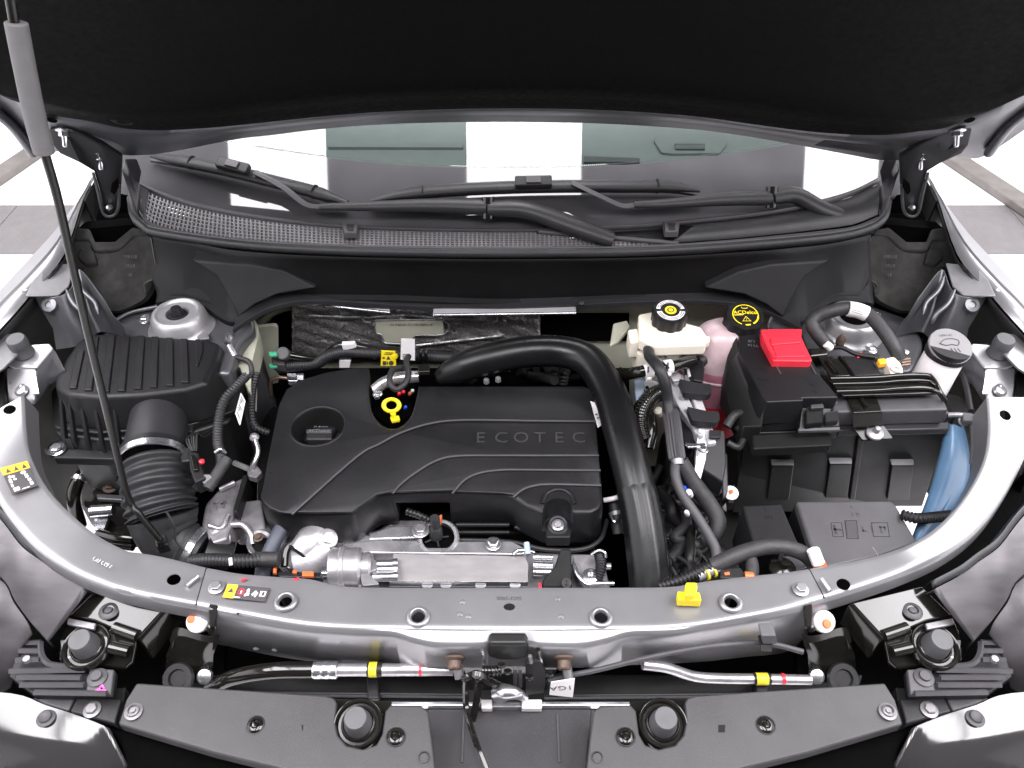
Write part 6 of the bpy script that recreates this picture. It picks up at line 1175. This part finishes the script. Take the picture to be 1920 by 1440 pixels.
conduit("spring", [Y(905, 1258, yL - .018), Y(925, 1258, yL - .02), Y(940, 1256, yL - .018)], .007, m_['gloss'], la_, pitch=.004, amp=.15)
for (x, y) in ((952, 1258), (955, 1284), (940, 1246), (992, 1268), (1030, 1262), (900, 1284)): lathe("pivot_rivet", [(.006, 0), (.006, .003), (.003, .005), (.0001, .005)], Y(x, y, yL - .016), m_['gloss'], la_, (0, -1, .2), 12)
vs, fs = tube_geo(crs([Y(936, 1300, yL - .03), Y(950, 1298, yL - .035), Y(968, 1300, yL - .035), Y(984, 1308, yL - .03)], 5), lambda t: .014 - .008 * t, 12); mk("pawl", vs, fs, m_['zinc'], la_)
tube("side_post", [Y(904, 1218, yL - .006), Y(907, 1234, yL - .008), Y(905, 1250, yL - .006)], .0025, m_['zinc'], la_, 6); tube("side_post", [Y(994, 1230, yL - .016), Y(996, 1242, yL - .016)], .003, m_['zinc'], la_, 6); tube("side_post", [Y(1008, 1218, yL - .004), Y(1016, 1250, yL - .006), Y(1026, 1285, yL - .004)], .004, m_['gloss'], la_, 6)
wtq = [Y(1033, 1279, .55), Y(1078, 1272, .55), Y(1074, 1308, .545), Y(1030, 1303, .545)]
wl_ = plate("barcode_tag", wtq, (0, .001, 0), m_['white'], None, .0005); tag(wl_, "white paper tag printed 1GA hanging right of the bonnet latch", "tag"); text("1GA", Y(1052, 1290, .5425), (-1, -.0, -.12), (0, 0, -1), .018, m_['sticker'], wl_)
cbl = thing("latch_cable", "thin black latch cable sweeping right to a clip under the tie bar", "cable", Y(1250, 1230, .58))
tube("cable", [Y(1030, 1278, .565), Y(1060, 1268, .57), Y(1120, 1256, .575), Y(1220, 1232, .58), Y(1330, 1212, .585), Y(1420, 1206, .59), Y(1460, 1210, .59), Y(1505, 1222, .585)], .0042, m_['plastic_grey'], cbl, 8, 8); tube("cable_end", [Y(1028, 1278, .563), Y(1056, 1270, .568)], .0075, m_['plastic'], cbl, 10)
vplate("clip", [(1427, 1192), (1455, 1192), (1458, 1208), (1430, 1208)], .575, .02, m_['stop'], cbl, .002); vplate("clip_jaw", [(1425, 1208), (1450, 1208), (1448, 1224), (1427, 1222)], .578, .015, m_['plastic'], cbl, .002)

def bump_stop(label, x, y, z, mir=False):
    e = thing("bonnet_bump_stop", label, "bump stop", Z(x, y + 20, z), "rubber bonnet bump stops")
    c = Z(x, y + 12, z)
    lathe("cup", [(.035, -.006), (.035, .001), (.033, .005), (.030, .004), (.028, -.002), (.0245, -.002), (.0235, .003), (.0215, .004), (.0195, -.003)], c, m_['gloss'], e, (0, -.15, 1), 40, cap=False, ang=60)
    lathe("rubber", [(.0195, -.01), (.0195, .004), (.018, .007), (.018, .013), (.0168, .016), (.0165, .024), (.0148, .028), (.0001, .0284)], c, m_['stop'], e, (0, -.15, 1), 30)
    return e
for mir, side in ((0, "left"), (1, "right")):
    M = (lambda p: mx(p)[::-1]) if mir else (lambda p: p)
    m1 = lambda x, y: M([(x, y)])[0]
    gp_ = thing("grille_cover_panel", "%s matte grey plastic grille cover panel with rivets beside the latch" % side, "cover panel", Z(*m1(520, 1370), .77), "front grille cover panels")
    pol = [(256, 1280, .806), (500, 1296, .802), (610, 1304, .80), (626, 1308, .80), (632, 1318, .80), (629, 1352, .80), (634, 1378, .80), (650, 1397, .80), (680, 1404, .80), (705, 1396, .80), (716, 1376, .80), (722, 1333, .80), (732, 1321, .80), (790, 1323, .80), (803, 1333, .80), (818, 1460, .798), (560, 1450, .796), (400, 1411, .80), (222, 1358, .80), (236, 1312, .805)]
    prism("panel", M(pol), 1, .022, m_['panel'], gp_, bev=.003, seg=3)
    prism("notch_floor", M([(622, 1310), (735, 1314), (720, 1404), (635, 1404)]), .782, .01, m_['gloss'], gp_, bev=.002)
    for (x, y) in ((479, 1360), (742, 1382)):
        g = m1(x, y); lathe("rivet_seat", [(.0135, 0), (.0135, .001), (.012, .0012), (.011, -.001)], Z(g[0], g[1], .8005), m_['plastic'], gp_, n=22, cap=False); rivet(Z(g[0], g[1], .8002), .0115, m_['gloss'], gp_)
    g = m1(251, 1335); lathe("pan_screw", [(.0125, 0), (.0125, .002), (.009, .003), (.0085, .006), (.0065, .007), (.006, .004), (.004, .004), (.0035, .006), (.0001, .006)], Z(g[0], g[1], .803), m_['screw'], gp_, n=24)
    g = m1(562, 1366); prism("square_hole", [(g[0] - 6, g[1] - 7), (g[0] + 7, g[1] - 7), (g[0] + 6, g[1] + 7), (g[0] - 6, g[1] + 7)], .8006, .002, m_['black'], gp_, bev=0)
    g = m1(795, 1420); lathe("mould_mark", [(.0075, 0), (.008, .0008), (.0065, .001), (.006, 0)], Z(g[0], g[1], .7995), m_['plastic2'], gp_, n=20, cap=False)
    x, y = m1(672, 1345); bump_stop("rubber bump stop in the notch of the %s grille cover panel" % side, x, y, .795)
    # bracket beside the lamp
    bk = thing("headlamp_bracket", "glossy black pressed steel headlamp bracket with rivet at the %s front corner" % side, "bracket", Z(*m1(215, 1170), .80), "headlamp brackets")
    prism("plate", M([(187, 1098, .852), (318, 1130, .852), (258, 1196, .83), (238, 1190, .83), (205, 1176, .832), (178, 1164, .835), (130, 1153, .838)]), 1, .006, m_['gloss'], bk, bev=.0025)
    g = m1(205, 1146); rivet(Z(g[0], g[1], .842), .015, m_['plastic_grey'], bk, name="bracket_rivet")
    prism("side_wall", M([(318, 1130, .850), (325, 1134, .846), (268, 1205, .815), (256, 1197, .828)]), 1, .05, m_['gloss'], bk, bev=.002)
    prism("lower_plate", M([(128, 1156, .83), (178, 1168, .83), (256, 1198, .825), (248, 1240, .80), (232, 1252, .80), (110, 1240, .80), (112, 1196, .82)]), 1, .01, m_['gloss'], bk, bev=.004)
    for (p0, p1) in (((214, 1177), (258, 1192)), ((207, 1214), (242, 1222))):
        q = M([p0, p1]); tube("pressed_rib", [Z(q[0][0], q[0][1], .835 if p0[1] < 1200 else .825), Z(q[1][0], q[1][1], .832 if p0[1] < 1200 else .822)], .009, m_['gloss'], bk, 10)
    prism("bright_tab", M([(128, 1158), (180, 1168), (176, 1180), (124, 1170)]), .836, .006, m_['alu_dull'], bk, bev=.002); prism("bright_tab", M([(112, 1200), (138, 1196), (140, 1230), (118, 1240)]), .818, .006, m_['alu_dull'], bk, bev=.002)
    x, y = m1(163, 1200); bump_stop("rubber bump stop on the glossy bracket at the %s front corner" % side, x, y, .822)
    # black tie strut and clip under the bar
    ts = thing("support_strut", "glossy black steel strut and white clip under the tie bar's %s end" % side, "strut", Z(*m1(360, 1220), .74), "curved support struts")
    r1 = [Z(*m1(a, b), z) for (a, b, z) in ((318, 1200, .80), (332, 1176, .815), (385, 1192, .82), (412, 1190, .82))]; r2 = [Z(*m1(a, b), z) for (a, b, z) in ((322, 1210, .80), (336, 1192, .812), (385, 1204, .815), (408, 1206, .81))]
    r3 = [Z(*m1(a, b), z) for (a, b, z) in ((312, 1228, .78), (330, 1216, .79), (375, 1226, .79), (400, 1228, .785))]; r4 = [Z(*m1(a, b), z) for (a, b, z) in ((308, 1275, .72), (328, 1275, .72), (370, 1280, .72), (398, 1275, .72))]
    sheet("strut", [crs(r, 4) for r in (r1, r2, r3, r4)], m_['gloss'], ts, .003, bev=.001)
    g = m1(372, 1165); o = lathe("clip_head", [(.016, -.01), (.017, 0), (.016, .006), (.010, .011), (.0001, .0115)], Z(g[0], g[1], .832), m_['white'], ts, (0, -.5, .8), 24); lathe("orange_core", [(.007, .008), (.006, .0125), (.0001, .0128)], Z(g[0] + (3 if mir else -8), g[1] + (4 if mir else -4), .833), m_['orange'], o, (0, -.5, .8), 12)
    prism("black_clip", M([(392, 1130, .877), (408, 1133, .876), (406, 1150, .868), (404, 1176, .85), (392, 1174, .85), (390, 1146, .868)]), 1, .008, m_['gloss'], ts, bev=.003)
    g = m1(395, 1178); lathe("strut_bolt", [(.006, 0), (.005, .005), (.0001, .006)], Z(g[0], g[1], .835), m_['gloss'], ts, (0, -.6, .8), 12)
    g = m1(385, 1268); lathe("lower_bolt", [(.012, 0), (.011, .006), (.006, .008), (.0001, .008)], Z(g[0], g[1], .745), m_['zinc'], ts, (0, -.6, .8), 14)
    g = m1(335, 1272); lathe("dark_boss", [(.024, 0), (.022, .006), (.014, .006), (.012, .001), (.0001, .001)], Z(g[0], g[1], .75), m_['plastic'], ts, (0, -.5, .8), 20)
    # ribbed plastic carrier
    rb = thing("ribbed_carrier", ("ribbed grey plastic bumper carrier with magenta paint marks at the left front corner" if not mir else "ribbed grey plastic bumper carrier without paint marks at the right front corner"), "carrier", Z(*m1(120, 1265), .77), "ribbed bumper carriers")
    prism("base", M([(38, 1207), (76, 1205), (76, 1228), (95, 1247), (165, 1250), (214, 1254), (208, 1304), (62, 1302), (16, 1268), (28, 1230)]), .80, .02, m_['plastic'], rb, bev=.003)
    ribs = [[(42, 1205), (76, 1204)], [(36, 1220), (76, 1220)], [(30, 1237), (74, 1236)], [(76, 1204), (77, 1224), (86, 1240), (104, 1247), (166, 1251)], [(18, 1258), (80, 1257), (160, 1256)], [(32, 1270), (152, 1270)], [(38, 1284), (158, 1284)], [(64, 1298), (200, 1300)]]
    for q in ribs:
        q2 = M(q); tube("rib", [Z(p[0], p[1], .812) for p in q2], .0042, m_['plastic_grey'], rb, 4, 5)
    prism("mount_pad", M([(168, 1252), (214, 1255), (208, 1302), (160, 1300)]), .8085, .01, m_['plastic_grey'], rb, bev=.002)
    g = m1(183, 1271); lathe("pad_screw", [(.014, 0), (.014, .002), (.008, .004), (.0075, .008), (.0001, .008)], Z(g[0], g[1], .8088), m_['plastic_grey'], rb, n=20)
    g = m1(52, 1238); lathe("white_stud", [(.006, 0), (.005, .006), (.0001, .007)], Z(g[0], g[1], .812), m_['alu_dull'], rb, n=10); 
    if not mir: prism("paint_mark", [(168, 1264), (173, 1263), (176, 1278), (172, 1280)], .8095, .0006, m_['magenta'], rb, bev=0); prism("paint_mark", [(174, 1296), (190, 1288), (202, 1296), (190, 1300)], .8095, .0006, m_['magenta'], rb, bev=0); prism("paint_mark", [(186, 1288), (192, 1282), (196, 1290), (190, 1293)], .8095, .0006, m_['magenta'], rb, bev=0)
    mp = thing("bumper_mount_plate", "small dark grey mounting plate with bolt below the %s ribbed carrier" % side, "mount plate", Z(*m1(170, 1335), .76), "bumper mount plates")
    prism("plate", M([(145, 1305), (228, 1310), (216, 1357), (130, 1334)]), .788, .015, m_['plastic'], mp, bev=.003); prism("outer_plate", M([(58, 1308), (142, 1305), (128, 1333), (84, 1320)]), .785, .015, m_['plastic_grey'], mp, bev=.003)
    prism("dark_gap", M([(212, 1290), (236, 1288), (226, 1360), (206, 1352)]), .78, .03, m_['black'], mp, bev=.002)
    g = m1(173, 1331); bolt(Z(g[0], g[1], .789), .008, m_['screw'], mp)
    # lamp, outer skin and bumper
    hl = thing("headlamp_housing", "satin grey upper headlamp lens beneath the %s arm of the tie bar" % side, "headlamp", Z(*m1(90, 1090), .80), "headlamps")
    e1 = crs([Z(*m1(a, b), z) for (a, b, z) in ((-70, 900, .95), (0, 973, .93), (40, 1024, .915), (79, 1053, .90), (111, 1077, .89), (166, 1106, .872))], 5)
    e2 = crs([Z(*m1(a, b), z) for (a, b, z) in ((-85, 980, .94), (-5, 1030, .915), (33, 1075, .898), (65, 1100, .885), (95, 1122, .873), (140, 1140, .862))], 5)
    e3 = crs([Z(*m1(a, b), z) for (a, b, z) in ((-90, 1030, .915), (0, 1080, .89), (28, 1126, .87), (54, 1162, .85), (76, 1186, .842), (90, 1203, .835))], 5)
    sheet("lens", [[p + V((0, .01, -.03)) for p in e1], e1, e2, e3, [p + V((0, 0, -.03)) for p in e3]], m_['lens'], hl, .003, ang=45); 
    sheet("edge_seal", [[p + V((0, .002, .001)) for p in e1], [p + V((0, .012, .004)) for p in e1], [p + V((0, .018, -.02)) for p in e1]], m_['rubber'], hl, .002)
    sk = [[Z(*m1(a, b), z) for (a, b, z) in r] for r in (((-120, 1040, .90), (-4, 1084, .885), (25, 1130, .865), (50, 1166, .845), (60, 1190, .83)), ((-140, 1120, .86), (-40, 1150, .845), (-5, 1180, .83), (22, 1205, .815), (40, 1215, .81)), ((-150, 1280, .78), (-70, 1290, .775), (-30, 1300, .77), (0, 1300, .77), (20, 1290, .77)))]
    sn = sheet("wing_skin", [crs(r, 4) for r in sk], m_['lens'], body, .002, ang=60)
    bf = thing("bumper_fascia", "glossy grey bumper fascia corner at the %s edge of the picture" % ("lower left" if not mir else "lower right"), "bumper", Z(*m1(100, 1420), .70), "bumper corners")
    t0 = crs([Z(*m1(a, b), z) for (a, b, z) in ((-140, 1292, .79), (20, 1300, .788), (85, 1322, .785), (150, 1343, .782), (205, 1365, .778))], 4)
    t1 = crs([Z(*m1(a, b), z) for (a, b, z) in ((-140, 1330, .78), (0, 1352, .778), (85, 1375, .775), (160, 1395, .77), (226, 1408, .765))], 4); t2_ = crs([Z(*m1(a, b), z) for (a, b, z) in ((-140, 1520, .73), (0, 1530, .73), (100, 1530, .728), (200, 1525, .72), (268, 1490, .70))], 4)
    sheet("skin", [[p - V((0, 0, .02)) for p in t0], t0, t1, t2_], m_['bumper'], bf, .003, ang=50)
    g = m1(87, 1347); lathe("bumper_screw", [(.013, 0), (.013, .002), (.009, .0035), (.008, .007), (.004, .005), (.0001, .005)], Z(g[0], g[1], .781), m_['plastic_grey'], bf, n=22)
    gl = [(205, 1362, .76), (400, 1415, .76), (560, 1456, .76), (560, 1560, .72), (262, 1560, .70), (228, 1400, .755)]
    o = prism("bumper_gap_shade", M(gl), 1, .05, m_['void'], bf, bev=.004)  # near-black block paints the dark opening beside the bumper skin
    # hood stop bracket by the wing
    hb_ = thing("wing_bracket", "silver painted wing bracket with rubber stop near the %s" % ("air filter box" if not mir else "washer filler neck"), "bracket", Z(*m1(50, 720), .93), "wing brackets")
    prism("flange_plate", M([(-40, 628, 1.0), (38, 625, 1.0), (46, 632, 1.0), (40, 655, .998), (6, 690, .995), (-60, 730, .99)]), 1, .004, m_['paint'], hb_, bev=.0015, r=4)
    prism("top", M([(62, 645, .99), (92, 643, .988), (100, 652, .985), (68, 690, .975), (28, 690, .975), (12, 684, .978), (38, 655, .99)]), 1, .006, m_['paint'], hb_, bev=.004, seg=3)
    prism("front", M([(10, 688, .975), (68, 690, .973), (64, 752, .935), (14, 752, .935)]), 1, .01, m_['paint'], hb_, bev=.004, seg=3); prism("side", M([(68, 688, .972), (100, 652, .982), (122, 694, .95), (106, 706, .94), (90, 716, .935), (66, 752, .93)]), 1, .008, m_['paint_dk'], hb_, bev=.004)
    prism("slot", M([(54, 682, .978), (64, 682, .978), (64, 692, .97), (55, 692, .97)]), 1, .02, m_['black'], hb_, bev=.001); prism("slot_flap", M([(57, 694, .9745), (66, 696, .9745), (73, 738, .948), (62, 738, .948)]), 1, .003, m_['zinc'], hb_, bev=.001)
    g = m1(18, 636); lathe("hole", [(.006, 0), (.0055, .0006), (.0001, .0006)], Z(g[0], g[1], 1.0002), m_['black'], hb_, n=14)
    g = m1(40, 732); lathe("dimple", [(.012, 0), (.008, .004), (.0001, .005)], Z(g[0], g[1], .949), m_['paint'], hb_, (0, -.4, 1), 16); g = m1(39, 722); lathe("spot", [(.004, 0), (.002, .0015), (.0001, .002)], Z(g[0], g[1], .956), m_['paint'], hb_, n=10)
    g = m1(46, 662); o = lathe("rubber_stop", [(.018, 0), (.017, .003), (.0155, .006), (.0155, .02), (.0165, .021), (.0165, .032), (.0145, .036), (.0001, .0365)], Z(g[0], g[1], .984), m_['stop'], hb_, (0, -.1, 1), 24)
    prism("dark_socket", M([(-30, 690), (8, 694), (10, 760), (-40, 790)]), .95, .05, m_['black'], hb_, bev=.004)

# ------------------------------------------------------------------ stickers on the bar
qA = [Z(2, 881, .980), Z(52, 867, .970), Z(73, 913, .957), Z(24, 929, .966)]
qA = [p + V((0, 0, .003)) for p in qA]
s1 = plate("warning_sticker", qA, (0, 0, -.0006), m_['sticker'], None, 0); tag(s1, "square black and orange pictogram sticker on the left arm of the tie bar", "sticker")
marks("orange_band", qA, [[(0, 0), (1, 0), (1, .28), (0, .28)]], m_['amber'], s1); marks("print", qA, [[(.12 + .3 * k, .24), (.22 + .3 * k, .06), (.32 + .3 * k, .24)] for k in range(3)], m_['sticker'], s1, .0009)
marks("print", qA, [ell(.18, .40, .06, .05), rc(.1, .48, .2, .62), rc(.1, .66, .18, .78), rc(.12, .82, .34, .95), rc(.25, .38, .36, .46), rc(.27, .5, .38, .56), ell(.7, .38, .1, .06), rc(.7, .46, .82, .6), rc(.74, .64, .86, .74), rc(.76, .78, .88, .9), rc(.42, .93, .7, .96)], m_['white'], s1, .0008)
qB = [Z(428, 1097, .8725), Z(507, 1104, .867), Z(497, 1130, .867), Z(418, 1122, .8725)]
qB = [p + V((0, 0, .0025)) for p in qB]
s2 = plate("warning_sticker", qB, (0, 0, -.0006), m_['sticker'], None, 0); tag(s2, "long orange and black pictogram sticker on the centre bar near its left seam", "sticker")
marks("orange_band", qB, [[(0, 0), (.25, 0), (.25, 1), (0, 1)]], m_['amber'], s2); marks("print", qB, [[(.06, .6), (.14, .25), (.2, .6)]], m_['sticker'], s2, .0009)
rg = [(.38 + .075 * math.cos(a / 16 * 6.2832), .48 + .26 * math.sin(a / 16 * 6.2832)) for a in range(17)]; ri = [(.38 + .055 * math.cos(a / 16 * 6.2832), .48 + .19 * math.sin(a / 16 * 6.2832)) for a in range(17)]
marks("red_ring", qB, [[rg[i], rg[i + 1], ri[i + 1], ri[i]] for i in range(16)] + [[(.33, .3), (.345, .28), (.43, .66), (.415, .68)]], m_['red'], s2, .0008)
marks("print", qB, [ell(.38, .5, .02, .12), ell(.53, .35, .035, .14), rc(.5, .5, .58, .7), ell(.5, .68, .03, .1), [(.63, .6), (.70, .3), (.74, .34), (.67, .7)], [(.70, .7), (.74, .4), (.78, .45), (.74, .78)], rc(.82, .3, .87, .68), rc(.88, .3, .96, .35), rc(.88, .63, .96, .68), rc(.93, .3, .96, .68), rc(.25, .86, .4, .93)], m_['white'], s2, .0008)
for k, (x, y, z) in enumerate(((457, 1086, .872), (555, 1085, .863))):
    o = prism("orange_offcut", [(x - 6, y + 1), (x + 5, y - 3), (x + 6, y), (x - 4, y + 4)], z, .001, m_['red'], None, bev=0); tag(o, ("tiny red plastic offcut above the long sticker on the tie bar" if k == 0 else "tiny red plastic offcut on the bar edge below the orange locked connector"), "offcut")
o = None
for (x, y) in ((45, 950), (446, 1151)): lathe("paint_chip", [(.002, 0), (.0001, .0006)], Z(x, y, .947 if x < 100 else .8705), m_['black'], tie, n=8)
flush_texts()
